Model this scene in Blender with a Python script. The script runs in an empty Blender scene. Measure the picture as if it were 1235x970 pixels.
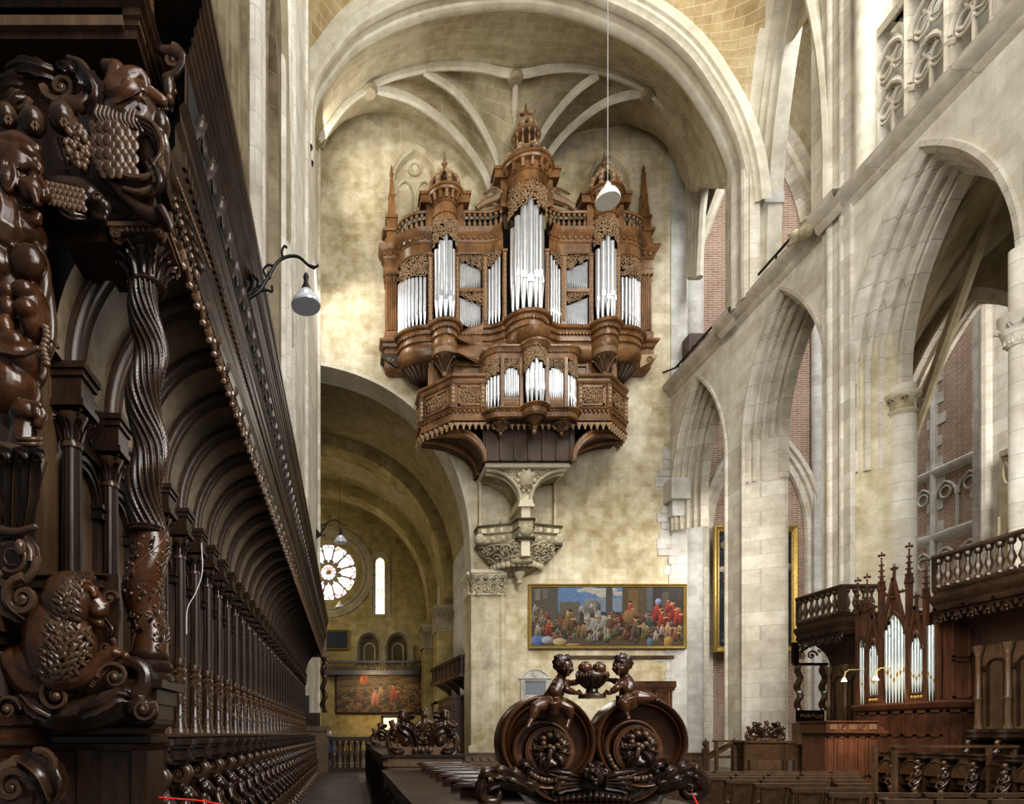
import bpy, math, random
from mathutils import Vector, Matrix
R=random.Random(7)
F=760.; VX=422.; VY=886.; EYE=1.5
PI=math.pi
def V(*a): return Vector(a)
def P(px,py,Y): return Vector(((px-VX)*Y/F, Y, EYE+(VY-py)*Y/F))
C=bpy.context.scene.collection
# ------------------------------------------------------------ materials
def nmat(name):
    m=bpy.data.materials.new(name); m.use_nodes=True
    nt=m.node_tree; b=nt.nodes['Principled BSDF']
    return m,nt,b
def nd(nt,t,**k):
    n=nt.nodes.new(t)
    for a,v in k.items(): setattr(n,a,v)
    return n
def ramp(nt,stops,src):
    r=nd(nt,'ShaderNodeValToRGB'); e=r.color_ramp.elements
    while len(e)<len(stops): e.new(0.5)
    for i,(p,c) in enumerate(stops):
        e[i].position=p; e[i].color=(c[0],c[1],c[2],1)
    nt.links.new(src,r.inputs[0]); return r.outputs[0]
def coords(nt,scale=(1,1,1),kind='Object'):
    if kind=='World': s=nd(nt,'ShaderNodeNewGeometry').outputs['Position']
    else: s=nd(nt,'ShaderNodeTexCoord').outputs['Object']
    mp=nd(nt,'ShaderNodeMapping'); mp.inputs['Scale'].default_value=scale
    nt.links.new(s,mp.inputs[0]); return mp.outputs[0]
def noise(nt,vec,scale,detail=5,rough=.55):
    n=nd(nt,'ShaderNodeTexNoise'); n.inputs['Scale'].default_value=scale; n.inputs['Detail'].default_value=detail; n.inputs['Roughness'].default_value=rough
    nt.links.new(vec,n.inputs['Vector']); return n.outputs['Fac']
def mix(nt,a,b,f,mode='MIX'):
    m=nd(nt,'ShaderNodeMix',data_type='RGBA',blend_type=mode)
    for s,x in ((m.inputs[0],f),(m.inputs[6],a),(m.inputs[7],b)):
        if hasattr(x,'is_linked') or hasattr(x,'links'): nt.links.new(x,s)
        elif isinstance(x,(int,float)): s.default_value=x
        else: s.default_value=(*x,1)
    return m.outputs[2]
def bump(nt,b,h,strength=.3,dist=.02):
    n=nd(nt,'ShaderNodeBump'); n.inputs['Strength'].default_value=strength; n.inputs['Distance'].default_value=dist
    nt.links.new(h,n.inputs['Height']); nt.links.new(n.outputs[0],b.inputs['Normal'])
def wood(name,dark,light,rough=.38,grain=(6,6,1),sc=3,carve=0,edge=None,spec=.5):
    m,nt,b=nmat(name); co=coords(nt,grain)
    n1=noise(nt,co,sc,8,.65); n2=noise(nt,coords(nt),1.1,3)
    c=ramp(nt,[(.3,dark),(.72,light)],n1)
    c=mix(nt,c,[x*.45 for x in dark],ramp(nt,[(.42,(0,0,0)),(.75,(1,1,1))],n2))
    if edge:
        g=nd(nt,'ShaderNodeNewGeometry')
        c=mix(nt,c,[x*.25 for x in dark],ramp(nt,[(.40,(1,1,1)),(.5,(0,0,0))],g.outputs['Pointiness']))  # hollows darkened like occlusion, shade put into the colour
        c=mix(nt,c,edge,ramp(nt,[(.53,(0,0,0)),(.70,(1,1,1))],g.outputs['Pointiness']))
    nt.links.new(c,b.inputs['Base Color'])
    b.inputs['Roughness'].default_value=rough; b.inputs['Specular IOR Level'].default_value=spec
    if carve:
        v=nd(nt,'ShaderNodeTexVoronoi',feature='SMOOTH_F1'); v.inputs['Scale'].default_value=carve
        nt.links.new(coords(nt),v.inputs['Vector']); bump(nt,b,v.outputs['Distance'],.8,.25/carve)
    else: bump(nt,b,n1,.18,.01)
    return m
def stone(name,cols,joint=None,bw=.9,bh=.38,jc=(.35,.31,.24),streak=.5,rough=.9,mort=.012,patch=None,jm=.55):
    """cols: dark, mid, light; joint: axis pair used for the ashlar courses ('xz','yz','xy','rz')"""
    m,nt,b=nmat(name); w=coords(nt,(1,1,1),'World')
    n1=noise(nt,w,.22,6,.6); n2=noise(nt,w,1.7,7,.62); n3=noise(nt,coords(nt,(2.2,2.2,.16),'World'),1.,5,.6); n4=noise(nt,w,14,4,.7)
    c=ramp(nt,[(.37,cols[0]),(.5,cols[1]),(.63,cols[2])],n1)
    c=mix(nt,c,ramp(nt,[(.36,cols[0]),(.62,cols[2])],n2),.45)
    c=mix(nt,c,cols[0],ramp(nt,[(.50,(0,0,0)),(.8,(streak,)*3)],n3))
    c=mix(nt,c,[x*.55 for x in cols[0]],ramp(nt,[(.60,(0,0,0)),(.76,(.6,)*3)],n4))
    if patch:
        c=mix(nt,c,patch,ramp(nt,[(.6,(0,0,0)),(.66,(.55,)*3)],noise(nt,w,.35,8,.7)))
    h=n2
    if joint:
        s=nd(nt,'ShaderNodeSeparateXYZ'); nt.links.new(nd(nt,'ShaderNodeNewGeometry').outputs['Position'],s.inputs[0])
        cb=nd(nt,'ShaderNodeCombineXYZ')
        if joint=='rz':
            ad=nd(nt,'ShaderNodeMath',operation='ADD'); nt.links.new(s.outputs[0],ad.inputs[0]); nt.links.new(s.outputs[1],ad.inputs[1])
            nt.links.new(ad.outputs[0],cb.inputs[0]); nt.links.new(s.outputs[2],cb.inputs[1])
        else:
            nt.links.new(s.outputs['xyz'.index(joint[0])],cb.inputs[0]); nt.links.new(s.outputs['xyz'.index(joint[1])],cb.inputs[1])
        br=nd(nt,'ShaderNodeTexBrick'); br.inputs['Scale'].default_value=1; br.inputs['Brick Width'].default_value=bw; br.inputs['Row Height'].default_value=bh
        br.inputs['Mortar Size'].default_value=mort; br.inputs['Mortar Smooth'].default_value=.2
        br.inputs['Color1'].default_value=(1,1,1,1); br.inputs['Color2'].default_value=(.70,.66,.62,1); br.inputs['Mortar'].default_value=(1,1,1,1)
        nt.links.new(cb.outputs[0],br.inputs['Vector'])
        c=mix(nt,c,br.outputs['Color'],.55,'MULTIPLY')
        fm=nd(nt,'ShaderNodeMath',operation='MULTIPLY'); nt.links.new(br.outputs['Fac'],fm.inputs[0]); fm.inputs[1].default_value=jm
        c=mix(nt,c,jc,fm.outputs[0])
    nt.links.new(c,b.inputs['Base Color']); b.inputs['Roughness'].default_value=rough; b.inputs['Specular IOR Level'].default_value=.2
    bump(nt,b,h,.35,.03)
    return m
def plain(name,col,rough=.5,metal=0,var=.25,sc=8,emit=None,es=1):
    m,nt,b=nmat(name); n=noise(nt,coords(nt),sc,4)
    c=ramp(nt,[(.3,[x*(1-var) for x in col]),(.7,[min(1,x*(1+var)) for x in col])],n)
    nt.links.new(c,b.inputs['Base Color']); b.inputs['Roughness'].default_value=rough; b.inputs['Metallic'].default_value=metal
    if emit: b.inputs['Emission Color'].default_value=(*emit,1); b.inputs['Emission Strength'].default_value=es
    return m
def glass_stain(name,stops,strength,sc=3.):
    m,nt,b=nmat(name); v=nd(nt,'ShaderNodeTexVoronoi'); v.inputs['Scale'].default_value=sc
    nt.links.new(coords(nt,(1,1,1),'World'),v.inputs['Vector'])
    s=nd(nt,'ShaderNodeSeparateColor'); nt.links.new(v.outputs['Color'],s.inputs[0])
    c=ramp(nt,stops,s.outputs[0])
    nt.links.new(c,b.inputs['Base Color']); nt.links.new(c,b.inputs['Emission Color']); b.inputs['Emission Strength'].default_value=strength
    b.inputs['Roughness'].default_value=.2
    return m
def attr_mat(name,rough=.45):
    m,nt,b=nmat(name); a=nd(nt,'ShaderNodeAttribute'); a.attribute_name='paint'
    n=noise(nt,coords(nt),9,6,.7)
    c=mix(nt,a.outputs['Color'],ramp(nt,[(.3,(.36,.34,.31)),(.75,(.88,.84,.76))],n),.8,'MULTIPLY')
    nt.links.new(c,b.inputs['Base Color']); b.inputs['Roughness'].default_value=rough; b.inputs['Specular IOR Level'].default_value=.25
    return m
M={}
M['plaster']=stone('old_plaster',[(.36,.295,.165),(.62,.54,.375),(.80,.745,.60)],'xz',1.3,.55,(.42,.36,.26),.5,jm=.18,patch=(.36,.35,.32))
M['ashlar']=stone('pale_ashlar',[(.44,.40,.32),(.66,.61,.51),(.80,.77,.68)],'rz',1.1,.62,(.33,.30,.25),.35,mort=.014,jm=.6)
M['arcade']=stone('arcade_plaster',[(.50,.46,.37),(.72,.68,.57),(.84,.81,.71)],'yz',1.2,.6,(.45,.42,.36),.4,jm=.22)
M['moulding']=stone('moulded_stone',[(.40,.36,.28),(.60,.55,.45),(.76,.72,.63)],'rz',3.,.75,(.22,.2,.16),.3,mort=.012,jm=.7)
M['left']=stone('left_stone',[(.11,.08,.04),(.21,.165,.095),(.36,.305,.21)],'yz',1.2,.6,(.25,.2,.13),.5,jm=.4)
M['shade']=wood('plain_dark_oak',(.022,.012,.007),(.066,.036,.020),.30,(5,5,.8),3)  # same even dark tones as the main oak, for balcony and fringe
M['web']=stone('vault_web',[(.33,.275,.165),(.47,.405,.27),(.58,.52,.39)],'xy',.8,.36,(.55,.52,.44),.1,jm=.5)
M['webwarm']=stone('vault_web_warm',[(.30,.215,.10),(.42,.325,.175),(.54,.45,.29)],'xz',.8,.33,(.62,.55,.42),.1,jm=.5)
M['rib']=stone('rib_stone',[(.42,.38,.29),(.58,.54,.43),(.70,.66,.56)],None,streak=.1)
M['brick']=stone('red_brick',[(.22,.125,.085),(.32,.20,.145),(.42,.30,.23)],'xz',.55,.13,(.50,.44,.38),.3,mort=.022,jm=.75)
M['bricky']=stone('red_brick_side',[(.24,.145,.105),(.34,.225,.17),(.45,.335,.265)],'yz',.55,.13,(.46,.41,.36),.3,mort=.022,jm=.75)
M['pale']=stone('grey_stone',[(.38,.37,.34),(.54,.52,.48),(.68,.67,.63)],'rz',1.2,.62,(.36,.35,.33),.3,jm=.4)
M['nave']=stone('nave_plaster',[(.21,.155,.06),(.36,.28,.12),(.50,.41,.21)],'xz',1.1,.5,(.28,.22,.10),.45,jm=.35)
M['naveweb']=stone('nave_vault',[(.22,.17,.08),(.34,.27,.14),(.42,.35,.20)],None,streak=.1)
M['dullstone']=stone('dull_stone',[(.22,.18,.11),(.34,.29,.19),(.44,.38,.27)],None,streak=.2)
M['carvestone']=wood('carved_stone',(.31,.26,.165),(.58,.51,.365),.85,(1,1,1),4,carve=0,edge=(.72,.66,.50),spec=.2)
M['floor']=stone('choir_floor',[(.10,.08,.06),(.15,.125,.10),(.20,.17,.14)],'xy',.6,.6,(.05,.04,.03),.1,rough=.5)
M['planks']=wood('floor_planks',(.045,.036,.03),(.10,.082,.07),.38,(14,.5,1),2.2)
M['dark']=wood('dark_oak',(.022,.012,.007),(.066,.036,.020),.33,(5,5,.8),3,spec=.35)
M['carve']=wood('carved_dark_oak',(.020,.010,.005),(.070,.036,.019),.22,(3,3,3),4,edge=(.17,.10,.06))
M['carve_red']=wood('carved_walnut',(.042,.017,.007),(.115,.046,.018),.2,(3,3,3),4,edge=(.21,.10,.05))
M['panel']=wood('oak_panel',(.085,.048,.024),(.19,.115,.062),.4,(5,5,.5),3)
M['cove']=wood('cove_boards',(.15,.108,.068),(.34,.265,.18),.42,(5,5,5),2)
M['covedark']=wood('cove_ribs',(.045,.026,.016),(.10,.058,.036),.35,(4,4,4),3)  # darker even wood for cove ribs and the right cove
M['walnut']=wood('organ_oak',(.15,.072,.027),(.36,.19,.080),.34,(4,4,.6),3)
M['walnutc']=wood('organ_carving',(.12,.062,.026),(.29,.17,.082),.5,(3,3,3),5,edge=(.46,.32,.19))
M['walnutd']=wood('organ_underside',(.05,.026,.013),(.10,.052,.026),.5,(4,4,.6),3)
M['redwood']=wood('red_oak',(.048,.020,.010),(.12,.052,.027),.34,(5,5,.6),3)
M['chair']=wood('chair_wood',(.042,.023,.011),(.115,.064,.031),.4,(3,3,3),4)
M['tin']=plain('pipe_metal',(.70,.72,.75),.28,.7,.1,3)
M['tinb']=plain('pipe_metal_blue',(.55,.63,.64),.3,.45,.12,3)
M['gold']=plain('gilding',(.40,.28,.085),.42,.6,.3,10)
M['brass']=plain('brass',(.80,.62,.30),.3,.8,.1,6)
M['iron']=plain('black_iron',(.02,.018,.016),.45,.6,.3,10)
M['black']=plain('hollow_shade',(.006,.005,.004),.9,0,.2,4)  # black for hollows, their shade put into the colour
M['white']=plain('white_enamel',(.82,.82,.82),.3,0,.05,3)
M['bulb']=plain('lamp_glass',(.55,.56,.6),.12,.3,.1,5,(.9,.9,1),.05)
M['red']=plain('red_cord',(.75,.03,.015),.6,0,.2,20)
M['slate']=plain('slate',(.16,.18,.21),.5,0,.5,60)
M['glassw']=plain('window_glare',(.9,.95,1),.3,0,.05,2,(.92,.97,1),2.6)
M['board']=plain('board_black',(.02,.02,.022),.4,0,.2,5)
M['skin']=plain('skin',(.5,.3,.22),.6,0,.1,9)
M['hair']=plain('grey_hair',(.35,.33,.31),.8,0,.3,30)
M['cloth']=plain('blue_cloth',(.06,.075,.10),.9,0,.3,12)
M['trouser']=plain('dark_trousers',(.025,.025,.03),.9,0,.3,12)
M['paint']=attr_mat('oil_paint')
M['rose']=glass_stain('stained_glass',[(0,(1,1,1)),(.60,(.95,.97,1)),(.70,(.25,.4,1)),(.78,(1,.25,.15)),(.85,(1,.8,.35)),(.93,(.55,.35,.9))],2.6,4.5)
M['lancet']=glass_stain('lancet_glass',[(0,(1,.95,.8)),(.45,(.9,1,1)),(.6,(.3,.6,.9)),(.7,(1,.75,.2)),(.8,(1,.3,.15)),(.9,(.4,.8,.5))],2.,5.)
for _m in ('rose','lancet'):
    for n in bpy.data.materials[M[_m].name].node_tree.nodes:
        if n.type=='VALTORGB': n.color_ramp.interpolation='CONSTANT'
# ------------------------------------------------------------ mesh builder
class MB:
    def __init__(s,mx=None): s.v=[]; s.f=[]; s.mx=mx; s.mi=[]; s.cur=0
    def add(s,vs,fs):
        n=len(s.v)
        for p in vs:
            p=Vector(p)
            s.v.append(s.mx@p if s.mx else p)
        for f in fs: s.f.append([i+n for i in f]); s.mi.append(s.cur)
        return s
    def box(s,a,b):
        (x0,y0,z0),(x1,y1,z1)=a,b
        return s.add([(x0,y0,z0),(x1,y0,z0),(x1,y1,z0),(x0,y1,z0),(x0,y0,z1),(x1,y0,z1),(x1,y1,z1),(x0,y1,z1)],
          [(0,3,2,1),(4,5,6,7),(0,1,5,4),(1,2,6,5),(2,3,7,6),(3,0,4,7)])
    def bar(s,a,b,w,h,up=(0,0,1)):
        a=Vector(a);b=Vector(b);d=(b-a).normalized();u=Vector(up)
        if abs(d.dot(u))>.98:u=Vector((1,0,0))
        sx=d.cross(u).normalized()*w/2; sz=sx.cross(d).normalized()*h/2
        vs=[a-sx-sz,a+sx-sz,a+sx+sz,a-sx+sz,b-sx-sz,b+sx-sz,b+sx+sz,b-sx+sz]
        return s.add(vs,[(0,1,2,3),(7,6,5,4),(0,4,5,1),(1,5,6,2),(2,6,7,3),(3,7,4,0)])
    def lathe(s,prof,o=(0,0,0),ax=(0,0,1),n=12,a0=0,a1=2*PI,xd=None):
        """prof: (radius, height) pairs"""
        o=Vector(o);ax=Vector(ax).normalized();t=Vector(xd) if xd else Vector((1,0,0)) if abs(ax.x)<.9 else Vector((0,1,0))
        e1=(t-ax*t.dot(ax)).normalized();e2=ax.cross(e1)
        full=abs(a1-a0-2*PI)<1e-4; m=n if full else n+1
        vs=[];fs=[]
        for r,h in prof:
            for i in range(m):
                a=a0+(a1-a0)*i/n
                vs.append(o+ax*h+(e1*math.cos(a)+e2*math.sin(a))*max(r,1e-4))
        for j in range(len(prof)-1):
            for i in range(n):
                k=(i+1)%m
                fs.append((j*m+i,j*m+k,(j+1)*m+k,(j+1)*m+i))
        if full:
            if prof[0][0]>1e-3: fs.append(tuple(range(m-1,-1,-1)))
            if prof[-1][0]>1e-3: fs.append(tuple((len(prof)-1)*m+i for i in range(m)))
        return s.add(vs,fs)
    def ell(s,c,r,n=10,mx=None):
        if n>=10: n=n*2
        vs=[];fs=[];h=max(4,n//2+1);c=Vector(c)
        if not hasattr(r,'__len__'): r=(r,r,r)
        for j in range(h+1):
            t=PI*j/h
            for i in range(n):
                a=2*PI*i/n
                p=Vector((r[0]*math.sin(t)*math.cos(a),r[1]*math.sin(t)*math.sin(a),-r[2]*math.cos(t)))
                if mx: p=mx@p
                vs.append(c+p)
        for j in range(h):
            for i in range(n): fs.append((j*n+i,j*n+(i+1)%n,(j+1)*n+(i+1)%n,(j+1)*n+i))
        return s.add(vs,fs)
    def tube(s,pts,r,n=8,cap=True,ball=False):
        pts=[Vector(p) for p in pts]
        if not hasattr(r,'__len__'): r=[r]*len(pts)
        r=list(r)
        if ball:
            d0=(pts[0]-pts[1]).normalized();d1=(pts[-1]-pts[-2]).normalized()
            r0,r1=r[0],r[-1]
            pts=[pts[0]+d0*r0*.95,pts[0]+d0*r0*.6]+pts+[pts[-1]+d1*r1*.6,pts[-1]+d1*r1*.95]
            r=[r0*.3,r0*.8]+r+[r1*.8,r1*.3]
        vs=[];fs=[];e1=None
        for i,p in enumerate(pts):
            d=(pts[min(i+1,len(pts)-1)]-pts[max(i-1,0)])
            d=d.normalized() if d.length>1e-9 else Vector((0,0,1))
            if e1 is None:
                t=Vector((0,0,1)) if abs(d.z)<.9 else Vector((1,0,0))
                e1=(t-d*t.dot(d)).normalized()
            else:
                e1=e1-d*e1.dot(d)
                e1=e1.normalized() if e1.length>1e-6 else d.orthogonal().normalized()
            e2=d.cross(e1)
            for k in range(n):
                a=2*PI*k/n; vs.append(p+(e1*math.cos(a)+e2*math.sin(a))*r[i])
        for i in range(len(pts)-1):
            for k in range(n): fs.append((i*n+k,i*n+(k+1)%n,(i+1)*n+(k+1)%n,(i+1)*n+k))
        if cap: fs.append(tuple(range(n-1,-1,-1))); fs.append(tuple((len(pts)-1)*n+k for k in range(n)))
        return s.add(vs,fs)
    def prism(s,poly,ex):
        """poly: 3D points in one plane, extruded by vector ex"""
        n=len(poly); poly=[Vector(p) for p in poly]; ex=Vector(ex)
        return s.add(poly+[p+ex for p in poly],[tuple(range(n-1,-1,-1)),tuple(range(n,2*n))]+[(i,(i+1)%n,n+(i+1)%n,n+i) for i in range(n)])
    def sweep(s,path,prof,N,closed=False,cprof=False,cap=False,scales=None):
        """path in the plane with normal N; prof pairs (a along N x tangent, b along N)"""
        path=[Vector(p) for p in path];N=Vector(N).normalized();n=len(path);m=len(prof);vs=[];fs=[]
        for i,p in enumerate(path):
            if closed: d0=(p-path[i-1]).normalized();d1=(path[(i+1)%n]-p).normalized()
            else:
                d0=(p-path[i-1]).normalized() if i else None
                d1=(path[i+1]-p).normalized() if i<n-1 else None
                d0=d0 or d1;d1=d1 or d0
            a0=N.cross(d0);a1=N.cross(d1);a=(a0+a1)
            a=a.normalized() if a.length>1e-6 else a0
            k=1/max(.45,a.dot(a0)); sc=scales[i] if scales else 1
            for (u,w) in prof: vs.append(p+a*u*k*sc+N*w*sc)
        for i in range(n if closed else n-1):
            j=(i+1)%n
            for q in range(m if cprof else m-1):
                r=(q+1)%m; fs.append((i*m+q,j*m+q,j*m+r,i*m+r))
        if cap: fs.append(tuple(range(m-1,-1,-1))); fs.append(tuple((n-1)*m+q for q in range(m)))
        return s.add(vs,fs)
    def loft(s,rows,close=False):
        m=len(rows[0]);vs=[p for r in rows for p in r];fs=[]
        for i in range(len(rows)-1):
            for q in range(m if close else m-1):
                r=(q+1)%m; fs.append((i*m+q,i*m+r,(i+1)*m+r,(i+1)*m+q))
        return s.add(vs,fs)
    def build(s,name,mat,parent=None,smooth=35,kind=None):
        me=bpy.data.meshes.new(name); off=Vector((0,0,0)); q=parent
        while q: off+=q.location; q=q.parent
        me.from_pydata([v-off for v in s.v],[],s.f)
        for x in (mat if isinstance(mat,list) else [mat]): me.materials.append(x)
        if isinstance(mat,list): me.polygons.foreach_set('material_index',s.mi)
        me.validate(); me.update()
        if smooth:
            me.shade_smooth()
            if smooth<180: me.set_sharp_from_angle(angle=math.radians(smooth))
        o=bpy.data.objects.new(name,me); C.objects.link(o)
        if parent: o.parent=parent
        if kind: o['kind']=kind
        return o
def sculpt(mb,name,mat,parent,vox,it=4,fac=.5):
    """fuse overlapping blobs into one smooth carved body"""
    o=mb.build(name,mat,parent,180)
    r=o.modifiers.new('fuse','REMESH'); r.mode='VOXEL'; r.voxel_size=vox; r.use_smooth_shade=True
    if it: w=o.modifiers.new('soft','SMOOTH'); w.factor=fac; w.iterations=it
    dg=bpy.context.evaluated_depsgraph_get(); me=bpy.data.meshes.new_from_object(o.evaluated_get(dg)); me.name=name
    old=o.data; o.modifiers.clear(); o.data=me; bpy.data.meshes.remove(old)
    if not me.materials: me.materials.append(mat)
    me.shade_smooth(); return o
def st(mb,name,mat,smooth=35): return mb.build(name,mat,None,smooth,'structure')
def thing(name,label,cat,loc=(0,0,0),group=None,rz=0):
    o=bpy.data.objects.new(name,None); C.objects.link(o); o.location=loc; o.rotation_euler=(0,0,rz); o.empty_display_size=.1
    o['label']=label; o['category']=cat
    if group: o['group']=group
    return o
def tag(o,label,cat,group=None,kind=None):
    o['label']=label; o['category']=cat
    if group: o['group']=group
    if kind: o['kind']=kind
    return o
KIDS={}
def kids(o): return [c for c in C.objects if c.parent==o]
def dup(root,loc,label,group=None,rz=None,scale=None,tree=None):
    r=root.copy(); C.objects.link(r); r.location=loc
    if rz is not None: r.rotation_euler=(0,0,rz)
    if scale: r.scale=scale
    r['label']=label
    if group: r['group']=group
    for ch,gs in tree:
        c=ch.copy(); C.objects.link(c); c.parent=r
        for g in gs: d=g.copy(); C.objects.link(d); d.parent=c
    return r
def tree_of(root):
    by={}
    for o in C.objects:
        if o.parent: by.setdefault(o.parent,[]).append(o)
    return [(c,by.get(c,[])) for c in by.get(root,[])]
def inst(src,parent,loc,rz=0,scale=None):
    o=src.copy(); C.objects.link(o); o.parent=parent; o.location=loc; o.rotation_euler=(0,0,rz)
    if scale: o.scale=scale
    return o
# ------------------------------------------------------------ curves and ornament
def parch(c,half,spring,rise,n=16):
    """pointed or round arch, (u,z) from left to right"""
    Rr=(rise*rise+half*half)/(2*half); t=math.asin(min(1,rise/Rr)); out=[]
    if Rr<=half*1.0001: return [(c-half*math.cos(PI*i/(2*n)),spring+rise*math.sin(PI*i/(2*n))) for i in range(2*n+1)]
    for i in range(n+1):
        a=t*i/n; out.append((c-half+Rr-Rr*math.cos(a),spring+Rr*math.sin(a)))
    return out+[(2*c-u,z) for u,z in reversed(out[:-1])]
def interp(pts,u):
    for (a,za),(b,zb) in zip(pts,pts[1:]):
        if a<=u<=b: return za+(zb-za)*(u-a)/(b-a) if b>a else max(za,zb)
    return pts[0][1] if u<pts[0][0] else pts[-1][1]
def catmull(pts,n=6):
    pts=[Vector(p) for p in pts]; q=[pts[0]*2-pts[1]]+pts+[pts[-1]*2-pts[-2]]; out=[]
    for i in range(1,len(q)-2):
        a,b,c,d=q[i-1:i+3]
        for k in range(n):
            t=k/n; out.append(.5*((2*b)+(c-a)*t+(2*a-5*b+4*c-d)*t*t+(3*b-a-3*c+d)*t**3))
    return out+[pts[-1]]
def strip_wall(mb,us,fn,mp):
    us=sorted(set(round(u,4) for u in us)); e=1e-5
    for a,b in zip(us,us[1:]):
        A=fn(a+e);B=fn(b-e)
        if len(A)!=len(B): continue
        for (p,q),(r,t) in zip(A,B): mb.add([mp(a,p),mp(b,r),mp(b,t),mp(a,q)],[(0,1,2,3)])
    return mb
def frange(a,b,d):
    n=max(1,int(round((b-a)/d))); return [a+(b-a)*i/n for i in range(n+1)]
def spiral(c,r0,r1,turns,a0,n=40,ex=(1,0,0),ey=(0,0,1),sgn=1):
    c=Vector(c);ex=Vector(ex);ey=Vector(ey);out=[]
    for i in range(n+1):
        t=i/n;r=r0*(r1/r0)**t;a=a0+sgn*turns*2*PI*t
        out.append(c+ex*r*math.cos(a)+ey*r*math.sin(a))
    return out
def leaf(mb,path,w,N,lobes=4,curl=.25,thick=.0):
    """acanthus leaf: scalloped, ribbed sheet along a path, N faces outwards"""
    path=catmull(path,max(3,int(11/(len(path)-1)))); n=len(path);rows=[];N=Vector(N).normalized(); K9=(-1,-.8,-.58,-.36,-.16,0,.16,.36,.58,.8,1)
    for i,p in enumerate(path):
        t=i/(n-1);d=(path[min(i+1,n-1)]-path[max(i-1,0)]).normalized();s=d.cross(N)
        s=s.normalized() if s.length>1e-6 else d.orthogonal().normalized()
        nn=s.cross(d); ph=(t*lobes)%1
        ww=w*.5*(.35+.65*math.sin(PI*min(1,.18+t*.82))**.8)*(1-.28*ph)*(1 if t<.93 else .55)
        lift=w*curl*.5*(.35-.5*ph)
        rows.append([p+s*ww*k*(1.55 if abs(k)>.5 else 1.45)+nn*(w*.11*math.cos(k*PI*2.0)-w*.30*k*k*.6+lift*abs(k)+(w*.10 if k==0 else 0))+d*(abs(k)*ww*.45) for k in K9])
    mb.loft(rows)
    return mb
def scroll(mb,c,r,turns=1.6,a0=0,sgn=1,ex=(1,0,0),ey=(0,0,1),th=.18,n=28,eye=True,sides=6):
    pts=spiral(c,r,r*.16,turns,a0,n,ex,ey,sgn)
    mb.tube(pts,[r*th*(1-.6*i/n) for i in range(n+1)],sides)
    if eye: mb.ell(c,r*.2,8)
    return mb
def foliage(mb,inside,box,mp,r0,rnd,cnt=26,depth=.03):
    """openwork of little scrolls inside a region; mp maps (u,z,d) to space"""
    (u0,z0,u1,z1)=box; k=0; done=[]
    for _ in range(cnt*14):
        u=rnd.uniform(u0,u1);z=rnd.uniform(z0,z1)
        if not inside(u,z): continue
        if any((u-a)**2+(z-b)**2<(r0*1.25)**2 for a,b in done): continue
        done.append((u,z));k+=1
        a0=rnd.uniform(0,6.28);sg=rnd.choice((-1,1));pts=[]
        for i in range(11):
            t=i/10;r=r0*1.25*(1-.78*t);a=a0+sg*t*7.
            pts.append(mp(u+r*math.cos(a),z+r*math.sin(a),depth*(.3+t)))
        mb.tube(pts,[r0*.26*(1-.35*i/10) for i in range(11)],5)
        mb.ell(mp(u,z,depth*1.2),r0*.3,6)
        if k>=cnt: break
    return mb
# ============================================================ THE SETTING
YW=34.; XL=-1.75; XR=17.27
TN=[0]
def trim(mb,mat,smooth=35):
    TN[0]+=1; return st(mb,'trim_%d'%TN[0],mat,smooth)
# floors
st(MB().box((.3,-3,-.3),(31,38,0)),'floor',M['floor'],0)
st(MB().box((-2.6,-3,-.3),(.3,26,0)),'floor_aisle',M['planks'],0)
st(MB().box((-22,26,-.3),(.3,60,-.001)).box((.3,38,-.3),(10,60,-.001)),'floor_nave',M['floor'],0)
# ---- organ wall (west) with the great arch and two blind windows
AX,AZ,AR,AB=-5.19,10.27,11.72,11.41
def garch(x,k=0.):
    a=abs(x-AX)/(AR+k)
    return AZ+(AB+k)*max(0,1-a**2.45)**(1/2.45)
nich=[(parch(3.55,1.35,31.4,1.95,10),25.4),(parch(14.1,1.25,31.2,1.9,10),27.5)]
def wfn(x):
    iv=[]
    lo=0. if x>AX+AR else garch(x)
    for ap,zb in nich:
        if ap[0][0]<x<ap[-1][0]:
            return [(lo,zb),(interp(ap,x),38.)]
    return [(lo,38.)]
us=frange(-3,AX+AR-.4,.3)+[AX+AR-.25,AX+AR-.12,AX+AR-.05,AX+AR-.015,AX+AR]+frange(AX+AR,18.1,1.)
for ap,_ in nich: us+=[u for u,z in ap]
wmb=strip_wall(MB(),us,wfn,lambda u,z:V(u,YW,z))
wmb.add([(6.53,YW,0),(6.53,YW+2,0),(6.53,YW+2,AZ),(6.53,YW,AZ)],[(0,1,2,3)])
st(wmb,'wall_west',M['plaster'],0)
nb=MB()
for ap,zb in nich:
    pa=[V(ap[0][0],YW,zb)]+[V(u,YW,z) for u,z in ap]+[V(ap[-1][0],YW,zb)]
    nb.sweep(pa,[(-.08,-.03),(.0,-.03),(.12,.10),(.18,.12),(.25,.5)],(0,1,0),closed=False)
    nb.add([p+V(0,.5,0) for p in pa],[tuple(range(len(pa)))])
trim(nb,M['plaster'])
nb=MB()
for ap,zb in nich:                       # blind tracery: mullion and two lancets
    c=(ap[0][0]+ap[-1][0])/2
    nb.tube([V(c,YW+.42,zb),V(c,YW+.42,31.0)],.09,6)
    for s in (-1,1): nb.tube([V(u,YW+.42,z) for u,z in parch(c+s*.55,.52,31.0,.75,8)],.07,6)
    nb.tube([V(c+.3*math.cos(a*PI/8),YW+.42,32.4+.35*math.sin(a*PI/8)) for a in range(17)],.05,6)
trim(nb,M['plaster'])
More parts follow.
